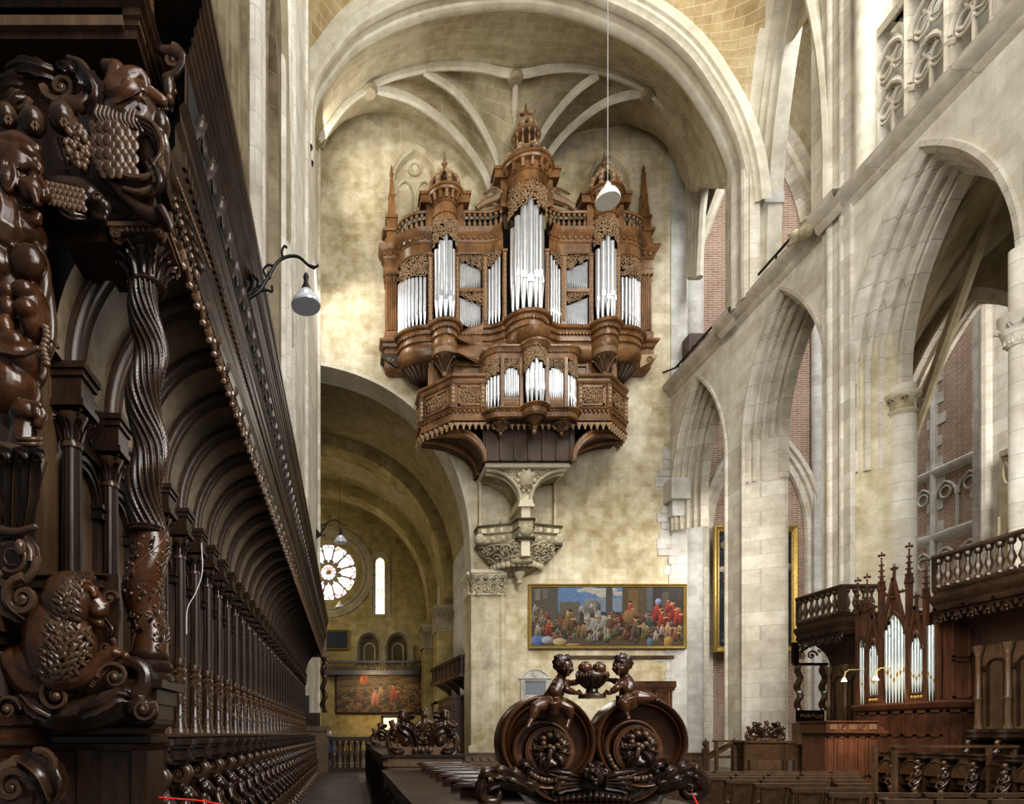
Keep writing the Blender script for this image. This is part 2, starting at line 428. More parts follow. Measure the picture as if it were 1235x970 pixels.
# soffit of the great arch and the two arches behind it, the barrel vault between
def aring(y0,y1,k0,mat,ring=.35):
    n=46; xs=[AX+AR*math.sin(PI/2*(1-2*i/n)) for i in range(n+1)]
    def row(k,y): 
        out=[]
        for i in range(n+1):
            ph=PI*i/n; c=math.cos(ph); s=math.sin(ph)
            out.append(V(AX+(AR+k)*math.copysign(abs(c)**(2/2.45),c),y,AZ+(AB+k)*abs(s)**(2/2.45)))
        return out
    return MB().loft([row(k0+ring,y0),row(k0,y0),row(k0,y1),row(k0+ring,y1)]),row
mb,row=aring(YW-.02,YW+1.7,0,None,.16); trim(mb,M['rib'])
for (a,b) in ((43.4,45.2),(51.2,53)):
    mb,_=aring(a,b,-.05,None,.8); 
    mb.box((6.0,a,0),(7.2,b,AZ+.05)); trim(mb,M['nave'])
st(MB().loft([row(.75,YW+1.7),row(.75,57.)]),'ceiling_nave',M['naveweb'])
trim(MB().loft([row(.16,YW+1.68),row(.9,YW+1.68)]),M['nave'])
st(MB().add([(7.1,YW+1,0),(7.1,57,0),(7.1,57,14),(7.1,YW+1,14)],[(0,1,2,3)]),'wall_nave_right',M['pale'],0)
st(MB().add([(-17.5,YW,0),(-17.5,57,0),(-17.5,57,14),(-17.5,YW,14)],[(3,2,1,0)]),'wall_nave_left',M['nave'],0)
# end wall of the old nave: rose window, lancet, twin niches
YN=57.; RX,RZ,RR=-1.95,16.2,2.62
rose=[(RX-RR*math.cos(PI*i/24),RR*math.sin(PI*i/24)) for i in range(25)]
la=P(458.5,712,YN); lap=parch(la.x,.42,17.05,.5,8); lzb=12.4
tn=[parch(P(446,790,YN).x,1.05,9.6,1.1,8),parch(P(480.5,790,YN).x,1.05,9.6,1.1,8)]
def nfn(x):
    for ap in tn:
        if ap[0][0]<x<ap[-1][0]:
            z=interp(ap,x); iv=[(0,7.75),(z,24.)]
            if lap[0][0]<x<lap[-1][0]: iv=[(0,7.75),(z,lzb),(interp(lap,x),24.)]
            return iv
    if abs(x-RX)<RR:
        h=interp(rose,x); return [(0,RZ-h),(RZ+h,24.)]
    if lap[0][0]<x<lap[-1][0]: return [(0,lzb),(interp(lap,x),24.)]
    return [(0,24.)]
us=[-17.5,-12,-8]+frange(-5,7.1,.6)+[u for u,_ in rose]+[u for u,_ in lap]+[u for ap in tn for u,_ in ap]
us=[u for i,u in enumerate(sorted(us))]
st(strip_wall(MB(),us,nfn,lambda u,z:V(u,YN,z)),'wall_nave_end',M['nave'],0)
mb=MB()
circ=[V(RX+RR*math.cos(2*PI*i/56),YN,RZ+RR*math.sin(2*PI*i/56)) for i in range(56)]
mb.sweep(circ,[(1.55,0),(1.5,-.12),(1.2,-.14),(1.15,-.02),(.85,.0),(.8,-.1),(.5,-.1),(.45,.05),(.15,.05),(0,.12),(-.12,.35)],(0,1,0),closed=True)
pl=[V(lap[0][0],YN,lzb)]+[V(u,YN,z) for u,z in lap]+[V(lap[-1][0],YN,lzb)]
mb.sweep(pl,[(-.55,0),(-.5,-.1),(-.3,-.1),(-.25,-.02),(-.1,-.05),(0,.1),(.03,.3)],(0,1,0))
mb.box((la.x-1,YN-.1,lzb-.25),(la.x+1,YN+.1,lzb-.02)); trim(mb,M['dullstone'])
st(MB().add([V(RX+RR*1.05*math.cos(2*PI*i/40),YN+.3,RZ+RR*1.05*math.sin(2*PI*i/40)) for i in range(40)],[tuple(range(40))]),'window_1',M['rose'],0)
st(MB().box((la.x-.55,YN+.28,lzb-.2),(la.x+.55,YN+.32,17.9)),'window_2',M['lancet'],0)
mb=MB()
def rp(r,a,d=.2): return V(RX+r*math.cos(a),YN+d,RZ+r*math.sin(a))
for k in range(12):
    a=PI/12+k*PI/6
    mb.bar(rp(.75,a),rp(2.62,a),.15,.2,(0,1,0)); mb.ell(rp(1.0,a),(.24,.1,.24),8); mb.ell(rp(2.5,a),(.2,.1,.2),8)
    for s in (-1,1): mb.tube([rp(1.95,a),rp(2.3,a+s*.14),rp(2.4,a+s*.22),rp(2.22,a+s*.262)],.055,5)
    b=a+PI/12
    mb.tube([rp(2.62,b-.05),rp(2.25,b),rp(2.62,b+.05)],.05,5)
    mb.tube([rp(.75,a-.26),rp(1.02,a-.13),rp(1.12,a),rp(1.02,a+.13),rp(.75,a+.26)],.05,5)
    mb.tube([rp(.0,a),rp(.75,a)],.05,5)
for r,t in ((.80,.15),(2.62,.15)): mb.tube([rp(r,2*PI*i/40) for i in range(41)],t,6)
for z in (13.2,13.9,14.6,15.3,16.,16.7): mb.box((la.x-.45,YN+.22,z-.02),(la.x+.45,YN+.26,z+.02))
trim(mb,M['dullstone'])
mb=MB()
for ap in tn:
    pa=[V(ap[0][0],YN,7.8)]+[V(u,YN,z) for u,z in ap]+[V(ap[-1][0],YN,7.8)]
    mb.sweep(pa,[(-.2,0),(-.18,-.08),(-.05,-.08),(0,0),(.15,.25),(.2,.8)],(0,1,0))
    c=(ap[0][0]+ap[-1][0])/2
    q=parch(c,.5,9.3,.55,6); mb.tube([V(c-.5,YN+.75,7.8)]+[V(u,YN+.75,z) for u,z in q]+[V(c+.5,YN+.75,7.8)],.09,6)
    mb.lathe([(.2,0),(.14,.1),(.14,1.3),(.24,1.5),(.27,1.6)],(ap[0][0]-.22,YN-.1,7.85),n=8)
mb.lathe([(.2,0),(.14,.1),(.14,1.3),(.24,1.5),(.27,1.6)],(tn[1][-1][0]+.22,YN-.1,7.85),n=8)
trim(mb,M['dullstone'])
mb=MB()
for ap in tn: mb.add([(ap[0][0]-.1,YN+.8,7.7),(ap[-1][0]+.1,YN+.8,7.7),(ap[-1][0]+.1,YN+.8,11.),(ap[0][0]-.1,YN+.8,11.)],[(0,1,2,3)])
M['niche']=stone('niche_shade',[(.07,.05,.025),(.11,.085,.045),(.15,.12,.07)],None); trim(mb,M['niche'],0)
# carved capitals of the arch piers
def capital(mb,c,w,d,h,rnd,side=-1):
    x,y,z=c
    mb.box((x-w/2-.12,y-d/2-.12,z),(x+w/2+.12,y+d/2+.12,z+h*.16)); mb.box((x-w/2-.05,y-d/2-.05,z-h*.12),(x+w/2+.05,y+d/2+.05,z))
    mb.box((x-w/2,y-d/2,z-h),(x+w/2,y+d/2,z-h*.1)); mb.box((x-w/2-.05,y-d/2-.05,z-h*1.05),(x+w/2+.05,y+d/2+.05,z-h*.97))
    for i in range(4):
        u=x-w/2+w*(i+.5)/4
        leaf(mb,[(u,y-d/2-.02,z-h*.95),(u,y-d/2-.06,z-h*.55),(u,y-d/2-.16,z-h*.3),(u,y-d/2-.26,z-h*.36)],w*.11,(0,-1,0),3)
    for s in (-1,1):
        leaf(mb,[(x+s*w*.5,y-d/2-.02,z-h*.6),(x+s*w*.52,y-d/2-.1,z-h*.3),(x+s*w*.6,y-d/2-.22,z-h*.12)],w*.1,(0,-1,0),3)
        scroll(mb,(x+s*w*.42,y-d/2-.1,z-h*.22),w*.1,1.5,0,s)
        scroll(mb,(x+s*(w/2),y,z-h*.3),d*.14,1.5,0,s,(0,1,0))
mb=MB(); foliage(mb,lambda u,z:True,(6.6,AZ-1.2,8.3,AZ-.3),lambda u,z,d:V(u,YW-.34-d,z),.14,R,34,.1); capital(mb,(7.45,YW+.3,AZ-.15),1.75,1.2,1.1,R); capital(mb,(6.7,YW+.9,AZ-.15),.55,1.6,1.,R); trim(mb,M['carvestone'])
mb=MB(); capital(mb,(6.55,44.3,AZ-.1),1.3,1.9,1.5,R); trim(mb,M['dullstone'])
mb=MB(); capital(mb,(6.5,52.1,AZ-.1),1.2,1.9,1.6,R); trim(mb,M['dullstone'])
mb=MB(); mb.box((6.50,YW-.22,0),(8.28,YW+.2,AZ-1.2)); mb.lathe([(.2,0),(.2,AZ-1.2)],(8.18,YW-.12,0),n=10); mb.box((6.35,YW-.35,0),(8.5,YW,.9)); trim(mb,M['plaster'])
# ruined quoins at the right end of the organ wall
mb=MB(); z=0.
while z<16.5:
    h=R.uniform(.38,.62); mb.box((17.3-R.uniform(.1,.9),YW-R.uniform(.02,.07),z),(18.12,YW+.3,z+h-.03)); z+=h
mb.box((16.9,YW-.9,13.9),(17.9,YW,15.)); mb.box((17.1,YW-.6,13.1),(17.8,YW,13.9))
mb.box((17.3,YW-.05,0),(18.15,YW+1.2,38)); trim(mb,M['pale'])
# ---- right arcade
bays=[(31.3,2.35),(25.2,2.4),(19.02,2.72)]
RISE=[5.2,5.15,5.5]; SPR=[14.0,14.1,13.7]
arcs=[parch(c,h,s,r,18) for (c,h),r,s in zip(bays,RISE,SPR)]
ZS=20.15
def rfn(y):
    for ap in arcs:
        if ap[0][0]<y<ap[-1][0]: return [(interp(ap,y),ZS)]
    return [(12.2,ZS)] if y>33.6 else [(0,ZS)]
us=[14.,16.3,21.74,22.8,27.6,28.95,33.65,34.]+[u for ap in arcs for u,_ in ap]
st(strip_wall(MB(),us,rfn,lambda u,z:V(XR,u,z)),'wall_right',M['arcade'],0)
ordr=[(.16,0),(.14,-.09),(.03,-.09),(0,0),(-.10,.05),(-.13,.12),(-.05,.17),(-.07,.24),(-.22,.26),(-.26,.36),(-.17,.42),(-.19,.5),(-.36,.53),(-.40,.64),(-.30,.70),(-.32,.8),(-.5,.84),(-.55,.95),(-.45,1.0),(-.47,1.06),(-.66,1.1),(-.68,1.5)]
ordr2=[(.2,0),(.17,-.09),(.03,-.09),(0,0),(-.1,.08),(-.14,.16),(-.04,.22),(-.06,.3),(-.24,.33),(-.29,.46),(-.19,.53),(-.21,.63),(-.38,.67),(-.42,.8),(-.32,.87),(-.34,.97),(-.5,1.),(-.54,1.12),(-.45,1.17),(-.6,1.22),(-.62,1.6)]
for i,ap in enumerate(arcs):
    pa=[V(XR,u,z) for u,z in ap]
    lo=SPR[i]-(1.6 if i<2 else 3.2)
    pa=[V(XR,ap[0][0],lo)]+pa+[V(XR,ap[-1][0],lo)]
    # N=+X so that b runs into the wall; 'a' then points out of the opening with this direction
    trim(MB().sweep(list(reversed(pa)),[(-a,b) for a,b in (ordr2 if i==2 else ordr)],(1,0,0)),M['moulding'],25)
# piers: choir face, splayed sides, vault shafts
def pier(y0,y1,z0,z1,t=1.5,sp=.62,mat='ashlar'):
    mb=MB(); poly=[(XR-.01,y0,z0),(XR+.12,y0-.02,z0),(XR+1.0,y0-sp,z0),(XR+t,y0-sp,z0),(XR+t,y1+sp,z0),(XR+1.,y1+sp,z0),(XR-.01,y1,z0)]
    mb.prism(poly,(0,0,z1-z0)); return mb
def shafts(mb,y,zs,r,z0,z1):
    for dy in zs: mb.lathe([(r,0),(r,z1-z0)],(XR-.02,y+dy,z0),n=12)
    return mb
# pier 2 (between first and second bay)
mb=pier(27.6,28.95,0,14.3); shafts(mb,28.25,(-.62,.62),.09,0,14.3); mb.box((XR-.25,27.3,0),(XR+.6,29.1,.8)); trim(mb,M['ashlar'])
mb=pier(27.5,29.0,ZS,37,1.35,.0); mb.box((XR-.16,28.,ZS),(XR,28.6,34)); mb.lathe([(.3,0),(.3,14)],(XR-.02,27.7,ZS),n=12); trim(mb,M['ashlar'])
mb=MB(); mb.box((XR+.55,27.0,24.2),(XR+1.2,27.6,26.6)); mb.box((XR+.5,27.1,26.6),(XR+1.25,27.6,33)); mb.prism([(XR+.4,26.85,24.2),(XR+1.25,26.85,24.2),(XR+1.25,27.6,23.6),(XR+.4,27.6,23.6)],(0,0,.5)); mb.box((XR-.2,27.,23.4),(XR+.25,27.5,24.1)); trim(mb,M['pale'])
# pier 3 and its tall vaulting shafts
mb=pier(21.74,22.8,0,15,1.55,.55); trim(mb,M['plaster'])
mb=MB()
mb.lathe([(.16,0),(.16,36)],(XR-.05,22.55,0),n=12); mb.lathe([(.12,0),(.12,36)],(XR-.06,22.0,0),n=12); mb.lathe([(.42,0),(.42,13.2)],(XR+1.35,21.3,0),n=16); mb.box((XR-.12,21.6,0),(XR+.05,22.9,36)); 
trim(mb,M['ashlar'])
mb=MB().box((XR,20.9,ZS),(XR+1.6,23.6,37)); mb.lathe([(.3,0),(.3,17)],(XR,21.1,ZS),n=12); trim(mb,M['arcade'])
mb=MB()
mb.lathe([(.44,12.2),(.5,12.3),(.43,12.4),(.52,12.75),(.55,12.8),(.55,12.92),(.42,12.95)],(XR+1.35,21.3,0),n=16)
for (x,y,z,r) in ((XR+1.35,21.3,12.48,.46),):
    for k in range(9):
        a=k*PI*2/9; p=V(x+r*math.cos(a),y+r*math.sin(a),z); leaf(mb,[p-V(0,0,.2),p+V(0,0,.1),p+V(math.cos(a)*.16,math.sin(a)*.16,.2)],.16,(math.cos(a),math.sin(a),0),3)
trim(mb,M['carvestone'])
# pier 4 at the right edge of the view, with a leafy capital
mb=pier(14.6,16.25,0,14,1.5,.3); mb.lathe([(.2,0),(.2,12.2),(.2,14)],(XR-.02,16.25,0),n=12)
mb.lathe([(.22,11.5),(.34,11.9),(.4,12.3),(.3,12.35)],(XR-.05,16.25,0),n=12)
for k in range(9):
    a=k*PI*2/9; p=V(XR-.05+.26*math.cos(a),16.25+.26*math.sin(a),11.85); leaf(mb,[p-V(0,0,.3),p,p+V(math.cos(a)*.2,math.sin(a)*.2,.18)],.12,(math.cos(a),math.sin(a),0),3)
trim(mb,M['ashlar'])
# string course along the arcade with the carved stop
mb=MB()
prof=[(XR,-.55),(XR-.12,-.42),(XR-.14,-.3),(XR-.36,-.12),(XR-.42,0),(XR-.42,.14),(XR+.5,.3),(XR+1.7,.3)]
mb.loft([[V(x,14,ZS+z) for x,z in prof],[V(x,YW,ZS+z) for x,z in prof]])
for y in (22.3,28.3): mb.loft([[V(x-.25 if x<XR+.4 else x,y-.6,ZS+z) for x,z in prof],[V(x-.25 if x<XR+.4 else x,y+.6,ZS+z) for x,z in prof]])
trim(mb,M['moulding'])
o=MB(); c=V(XR-.45,23.2,ZS-.1)
o.ell(c,(.28,.4,.26),12); o.ell(c+V(-.2,.3,.05),(.2,.22,.2),10); o.tube([c,c+V(-.3,.5,-.12)],[.16,.09],8,ball=True); o.ell(c+V(-.1,-.1,.26),(.2,.3,.08),8)
for s in (-1,1): o.ell(c+V(-.25+s*.12,.42,.2),(.06,.06,.1),6)
o=sculpt(o,'gargoyle',M['carvestone'],None,.04,2); tag(o,'small worn carved stone beast at the break of the right string course','gargoyle')
# triforium tracery above the third bay
TX=XR+.35; tz0=ZS+.3; tz1=24.55; pitch=1.32
mb=MB(); y=21.3-.55; k=0
mb.loft([[V(TX-.15,13,tz1),V(TX-.2,13,tz1+.12),V(TX-.2,13,tz1+.25),V(TX+.3,13,tz1+.25)],[V(TX-.15,21.3,tz1),V(TX-.2,21.3,tz1+.12),V(TX-.2,21.3,tz1+.25),V(TX+.3,21.3,tz1+.25)]])
ys=[21.1-pitch*i for i in range(7)]
for i,y in enumerate(ys):
    w=.13 if i%2 else .2
    mb.box((TX-.12,y-w/2,tz0),(TX+.22,y+w/2,tz1)); mb.tube([V(TX-.16,y,tz0),V(TX-.16,y,tz1)],.07,6)
    mb.lathe([(.14,0),(.2,.12),(.13,.2)],(TX-.06,y,tz0+1.15),n=8)
for a,b in zip(ys,ys[1:]):
    c=(a+b)/2; h=pitch/2-.08
    for z0,rise in ((tz0+1.4,.75),(tz0+2.75,.7)):
        for d,rr in ((-.12,.07),(.04,.09)): mb.tube([V(TX+d,u,z) for u,z in parch(c,h,z0,rise,8)],rr,6)
        for q in (-1,1):
            mb.tube([V(TX,c+q*h*.45+.26*math.cos(t*PI/8),z0+.1+.3*math.sin(t*PI/8)) for t in range(17)],.05,6)
        mb.tube([V(TX,c+.25*math.cos(t*PI/8),z0+.62+.27*math.sin(t*PI/8)) for t in range(17)],.055,6)
        mb.tube([V(TX,a,z0+.25),V(TX,c+h*.5,z0-.05),V(TX,c,z0+.12),V(TX,c-h*.5,z0-.05),V(TX,b,z0+.25)],.06,6)
    mb.tube([V(TX+.02,c,tz0),V(TX+.02,c,tz0+1.45)],.07,6)
trim(mb,M['moulding'])
st(MB().add([(XR+1.5,13,ZS),(XR+1.5,21.3,ZS),(XR+1.5,21.3,25.2),(XR+1.5,13,25.2)],[(0,1,2,3)]),'wall_triforium',M['pale'],0)
st(MB().add([(XR+1.1,13,25.),(XR+1.1,20.4,25.),(XR+1.1,20.4,36),(XR+1.1,13,36)],[(0,1,2,3)]),'window_3',M['glassw'],0)
mb=MB()
for y in frange(13.2,20.4,1.2): mb.box((XR+.7,y-.1,24.8),(XR+1.05,y+.1,36)); mb.tube([V(XR+.7,y,24.8),V(XR+.7,y,36)],.08,6)
mb.box((XR+.5,13,24.8),(XR+1.1,20.6,25.15)); trim(mb,M['moulding'])
# openings of the triforium back wall
mb=MB()
for a,b in zip(ys,ys[1:]): mb.box((XR+1.42,b+.25,tz0+.0),(XR+1.48,a-.25,tz0+1.5))
trim(mb,M['slate'])
# ---- right aisle: brick end wall, inner arcade and traceried outer wall
st(MB().add([(18.1,37,0),(30,37,0),(30,37,41),(18.1,37,41)],[(0,1,2,3)]),'wall_aisle_end',M['brick'],0)
mb=MB()
pa=[V(u,36.95,z) for u,z in parch(23.95,3.6,13.2,6.6,16)]; pa=[V(20.35,36.95,0)]+pa+[V(27.55,36.95,0)]
mb.sweep(pa,[(-.0,0),(.0,-.5),(.25,-.52),(.3,-.38),(.5,-.36),(.55,-.2),(.85,-.18),(.9,0)],(0,1,0))
pa=[V(u,36.95,z) for u,z in parch(23.6,3.5,29.5,8.,16)]
mb.sweep(pa,[(-.5,0),(-.5,-.9),(-.1,-1.),(0,-.7),(.2,-.6),(.3,-.2),(.5,0)],(0,1,0)); trim(mb,M['moulding'])
mb=MB(); mb.lathe([(.55,0),(.55,40)],(27.9,36.4,0),n=14); mb.lathe([(.3,0),(.3,40)],(27.2,36.7,0),n=12); mb.lathe([(.7,0),(.7,38)],(19.6,36.3,0),n=16); mb.lathe([(.3,0),(.3,36)],(18.7,35.5,0),n=10)
mb.box((26.9,36.5,0),(29,37,16)); trim(mb,M['pale'])
# upper aisle vault over the brick lunette
mb=MB(); A=[V(u,36.9,z) for u,z in parch(23.6,3.6,29.5,8.4,16)]; B=[V(u,29.5,z) for u,z in parch(23.6,5.4,30,9.5,16)]; D=[V(u,22.,z) for u,z in parch(23.6,5.4,30,9.5,16)]
mb.loft([A,B,D]); st(mb,'ceiling_aisle_upper',M['web'])
mb=MB()
for pts in ([(27.1,36.8,29.5),(25.5,34,34),(23.5,31,38.3),(20,28.5,36)],[(20.2,36.8,29.5),(21.5,34,34.5),(23.5,31,38.3),(27.5,28.5,35)],[(28.3,29.6,30),(26.5,29.6,36.6),(23.6,29.6,39.2),(20.6,29.6,36.8),(18.6,29.6,31)],[(26.9,36.7,28),(27.4,35,33),(28.4,33,36)]):
    mb.tube(catmull(pts,6),.28,8)
trim(mb,M['rib'])
st(MB().add([(29,37,24),(29,21,24),(29,21,41),(29,37,41)],[(0,1,2,3)]),'wall_aisle_upper',M['bricky'],0)
# inner arcade on X=24
ia=[parch(24.6,3.5,12.6,6.2,14),parch(31.3,2.2,13.2,5.3,14)]
def ifn(y):
    for ap in ia:
        if ap[0][0]<y<ap[-1][0]: return [(interp(ap,y),22)]
    return [(0,22)]
us=[17,21.1,28.1,29.1,33.5,37]+[u for ap in ia for u,_ in ap]
st(strip_wall(MB(),us,lambda y:[(p,q if y<28.6 else 0.01) if y<28.6 else (0,.01) for p,q in ifn(y)],lambda u,z:V(24.,u,z)),'wall_inner_right',M['dullstone'],0)
pa=[V(24.,u,z) for u,z in ia[0]]; pa=[V(24.,ia[0][0][0],0)]+pa+[V(24.,ia[0][-1][0],0)]
trim(MB().sweep(list(reversed(pa)),[(-.12,-.05),(0,-.05),(.0,.2),(.18,.24),(.18,.35),(.3,.38),(.32,.5),(.4,.55),(.42,.7)],(1,0,0)),M['moulding'])
mb=MB(); mb.lathe([(.35,0),(.35,13)],(24,28.6,0),n=14); trim(mb,M['pale'])
# dark vault of the third aisle bay
A=[V(XR+1.5,u,z) for u,z in parch(19.02,3.4,13.6,5.0,12)]; B=[V(20.7,u,z) for u,z in parch(19.3,4.4,14,6.2,12)]; D=[V(24,u,z) for u,z in parch(22.,7,13,6.8,12)]
st(MB().loft([A,B,D]),'ceiling_aisle',M['dullstone'])
mb=MB()
for pts in ([(XR+1.4,21.9,13.),(19.6,21.,17.6),(21.,19.6,20),(23,18,18)],[(XR+1.5,16.5,13.5),(19.6,18.,18.),(21.,19.6,20),(22.6,22.5,19.3),(24,27.2,13.5)],[(24,27.4,13.),(22.5,26.4,16.6),(20.6,24,18.6),(19,22.3,17.8)]):
    mb.tube(catmull(pts,6),.2,8)
trim(mb,M['dullstone'])
# outer wall with blind tracery
OX=29.
st(MB().add([(OX,18,0),(OX,37,0),(OX,37,24),(OX,18,24)],[(3,2,1,0)]),'wall_aisle_side',M['bricky'],0)
mb=MB(); rr=random.Random(3)
for y in (36.,33.6,31.2,28.8,27.9,26.4,23.6):
    w=.5 if y in (33.6,28.8,27.9) else .22
    mb.box((OX-w*.6,y-w/2,0),(OX,y+w/2,24)); mb.tube([V(OX-w*.6,y,0),V(OX-w*.6,y,24)],.13,8)
    z=1.
    while z<22:
        mb.box((OX-.04,y-w/2-rr.uniform(.15,.45),z),(OX,y+w/2+rr.uniform(.15,.45),z+.5)); z+=1.05
for z in (7.6,11.2,14.4):
    mb.loft([[V(OX-d,37,z+h) for d,h in ((0,-.25),(.2,-.12),(.28,0),(.28,.12),(0,.3))],[V(OX-d,18,z+h) for d,h in ((0,-.25),(.2,-.12),(.28,0),(.28,.12),(0,.3))]])
for a,b in ((36,33.6),(33.6,31.2),(31.2,28.8),(28.8,26.4),(26.4,23.6),(23.6,20.8)):
    for zt in (14.2,11.,7.4):
        for j in range(2):
            c=a+(b-a)*(j+.5)/2; h=abs(b-a)/4-.05
            mb.tube([V(OX-.08,u,z) for u,z in parch(c,h,zt-1.2,.8,7)],.07,6)
            mb.tube([V(OX-.08,c+.28*math.cos(t*PI/6),zt-.9+.28*math.sin(t*PI/6)) for t in range(13)],.05,5)
            mb.tube([V(OX-.08,c+abs(b-a)/4,zt-3),V(OX-.08,c+abs(b-a)/4,zt-.9)],.07,5)
trim(mb,M['pale'])
# pierced stone parapet; reveal near the right edge, pale stone standing for sunlight
mb=MB(); mb.box((27.2,22.6,11.5),(27.6,26.4,11.8)); mb.box((27.2,22.6,13.1),(27.6,26.4,13.35))
for i in range(7):
    y=22.9+i*.55; mb.tube([V(27.4,y+.25*math.cos(t*PI/6),12.45+.55*math.sin(t*PI/6)) for t in range(13)],.07,5); mb.tube([V(27.4,y-.27,11.8),V(27.4,y,12.6),V(27.4,y+.27,13.1)],.06,5)
for zt in (10.6,7.6):
    for i in range(3):
        c=23.3+1.25*i; mb.tube([V(27.18,u,z) for u,z in parch(c,.55,zt-1.3,.9,7)],.07,6); mb.tube([V(27.18,c+.28*math.cos(t*PI/6),zt-.95+.28*math.sin(t*PI/6)) for t in range(13)],.05,5); mb.tube([V(27.18,c+.62,zt-3),V(27.18,c+.62,zt)],.08,5)
mb.box((27.2,22.5,0),(28.6,26.4,11.5)); trim(mb,M['dullstone'])
mb=MB(); mb.box((27.6,26.4,0),(OX,27.2,24)); mb.lathe([(.25,0),(.25,24)],(27.6,27.3,0),n=10); trim(mb,M['ashlar'])
trim(MB().box((OX-.2,25.0,13.2),(OX-.05,26.2,14.6)),M['board'])
# ---- vault of the organ bay
tp=[(-1.6,26.6),(-1.44,29.1),(-.6,30.5),(.33,31.6),(2.,32.56),(3.6,33.1),(5.34,33.4),(7.66,33.5),(9.5,33.2),(11.16,32.6),(12.5,31.95),(13.7,31.1),(14.6,30.2),(15.36,29.1),(16.1,27.8),(16.65,26.3),(16.9,25.0),(17.,24.0)]
tpath=[(v.x,v.z) for v in catmull([V(x,0,z) for x,z in tp],4)]
def off(path,d):
    out=[]
    for i,(x,z) in enumerate(path):
        a=path[max(0,i-1)];b=path[min(len(path)-1,i+1)];dx,dz=b[0]-a[0],b[1]-a[1];l=math.hypot(dx,dz) or 1
        out.append((x-dz/l*d,z+dx/l*d))
    return out
prof=[(.75,26.5),(.35,26.5),(.3,26.62),(.16,26.62),(.1,26.75),(.02,26.8),(-.02,26.95),(.02,27.1),(.12,27.15),(.12,27.5),(.02,27.55),(-.02,27.7),(.02,27.85),(.1,27.9),(.18,28.05),(.5,28.1),(.6,28.2)]
trim(MB().loft([[V(x,y,z) for x,z in off(tpath,d)] for d,y in prof]),M['rib'])
N_=len(tpath)
e0=off(tpath,.5)
LUN=[(-1.75,33.9),(-1.5,34.0),(-.4,34.7),(1,35.05),(2.4,34.9),(4.4,34.2),(5.6,33.2),(6.5,32.),(7.7,30.4),(8.6,28.4),(9.2,30.),(9.75,31.5),(10.5,33.),(11.5,33.7),(12.57,34.1),(14.6,34.4),(16.6,34.0),(17.3,33.2)]
def lun(x): return interp(LUN,x)
RDG=[(v.x,v.z+.12) for v in [P(a,b,31) for a,b in ((371,190),(385,168),(415,128),(446,105),(480,90),(530,80),(575,81),(622,89),(665,83),(700,82),(742,90),(782,110),(812,142),(835,185),(845,230))]]
def ridge(i):
    x,z=e0[i]; t=i/(N_-1)
    return V(x,31,max(z+.2,interp(RDG,x)))
rows=[[V(x,28,z) for x,z in e0]]
R1=[ridge(i) for i in range(N_)]
R2=[V(max(-1.7,min(17.2,p.x)),YW+.02,lun(p.x)) for p in R1]
for t in frange(.2,1,.2): rows.append([Vector(a).lerp(b,t) for a,b in zip(rows[0],R1)])
for t in frange(.125,1,.125):
    s=t*t*(3-2*t)
    rows.append([V(a.x+(b.x-a.x)*t,a.y+(b.y-a.y)*t,a.z+(b.z-a.z)*(t**1.7)) for a,b in zip(R1,R2)])
rows=[r[:N_-6] for r in rows]
st(MB().loft(rows),'ceiling',M['web'],60)
def rib(pts,r=.2,n=6):
    mb=MB(); pts=catmull(pts,n)
    mb.tube(pts,r,6); mb.tube([p+V(0,-.06,-.16) for p in pts],r*.62,6)
    trim(mb,M['rib'],50)
W=lambda px,py,Y:P(px,py,Y)
rib([W(385,168,31),W(415,128,31),W(446,105,31),W(480,90,31),W(530,80,31),W(575,81,31),W(622,90,31),(W(665,83,31)),W(700,82,31),W(742,90,31),W(782,110,31),W(812,142,31.5),W(835,185,32.5)],.2)
rib([W(446,105,31),W(495,120,31.8),W(535,148,32.6),W(568,185,33.3),W(590,225,33.75),W(606,290,33.9)],.2)
rib([W(512,86,31),W(553,115,31.8),W(584,160,32.7),W(603,210,33.5),W(612,290,33.9)],.17)
rib([W(622,90,31),W(621,130,32),W(620,180,33),W(618,300,33.9)],.17)
rib([W(722,90,31),W(690,115,31.8),W(655,160,32.8),W(630,215,33.6),W(618,300,33.9)],.2)
rib([W(782,110,31),W(735,122,31.8),W(700,145,32.6),W(668,178,33.4),W(640,230,33.8),W(622,300,33.9)],.2)
rib([W(782,110,31),W(800,135,32),W(815,165,33),W(826,205,33.8)],.16)
rib([W(446,105,31),W(420,125,32),W(400,150,33),W(388,175,33.8)],.16)
mb=MB()
for px,py in ((446,107),(622,92),(782,112)):
    p=W(px,py,31); mb.lathe([(.02,-.3),(.3,-.28),(.38,-.1),(.3,.1)],p,n=14)
trim(mb,M['dullstone'])
# wall rib and splayed web beside the brick opening at the right end of the organ wall
mb=MB()
cB=[(843,335,33),(846,270,33),(849,239,32.9),(854,209,32.8),(865,186,32.6),(884,166,32)]; cL=[(834,335,33.9),(833,270,33.9),(831,232,33.9),(831,205,33.7),(834,180,33.4),(846,150,32.6)]
fm=[catmull([P(*cL[k]).lerp(P(*cB[k]),t) for k in range(6)],5) for t in (0,.33,.66,1)]
for q in fm: mb.tube(q,.2,7)
mb.loft(fm); mb.loft([catmull([W(822,335,34),W(822,270,34),W(822,232,34),W(822,205,34),W(822,180,34),W(826,140,33)],5),fm[0]])
trim(mb,M['rib'])
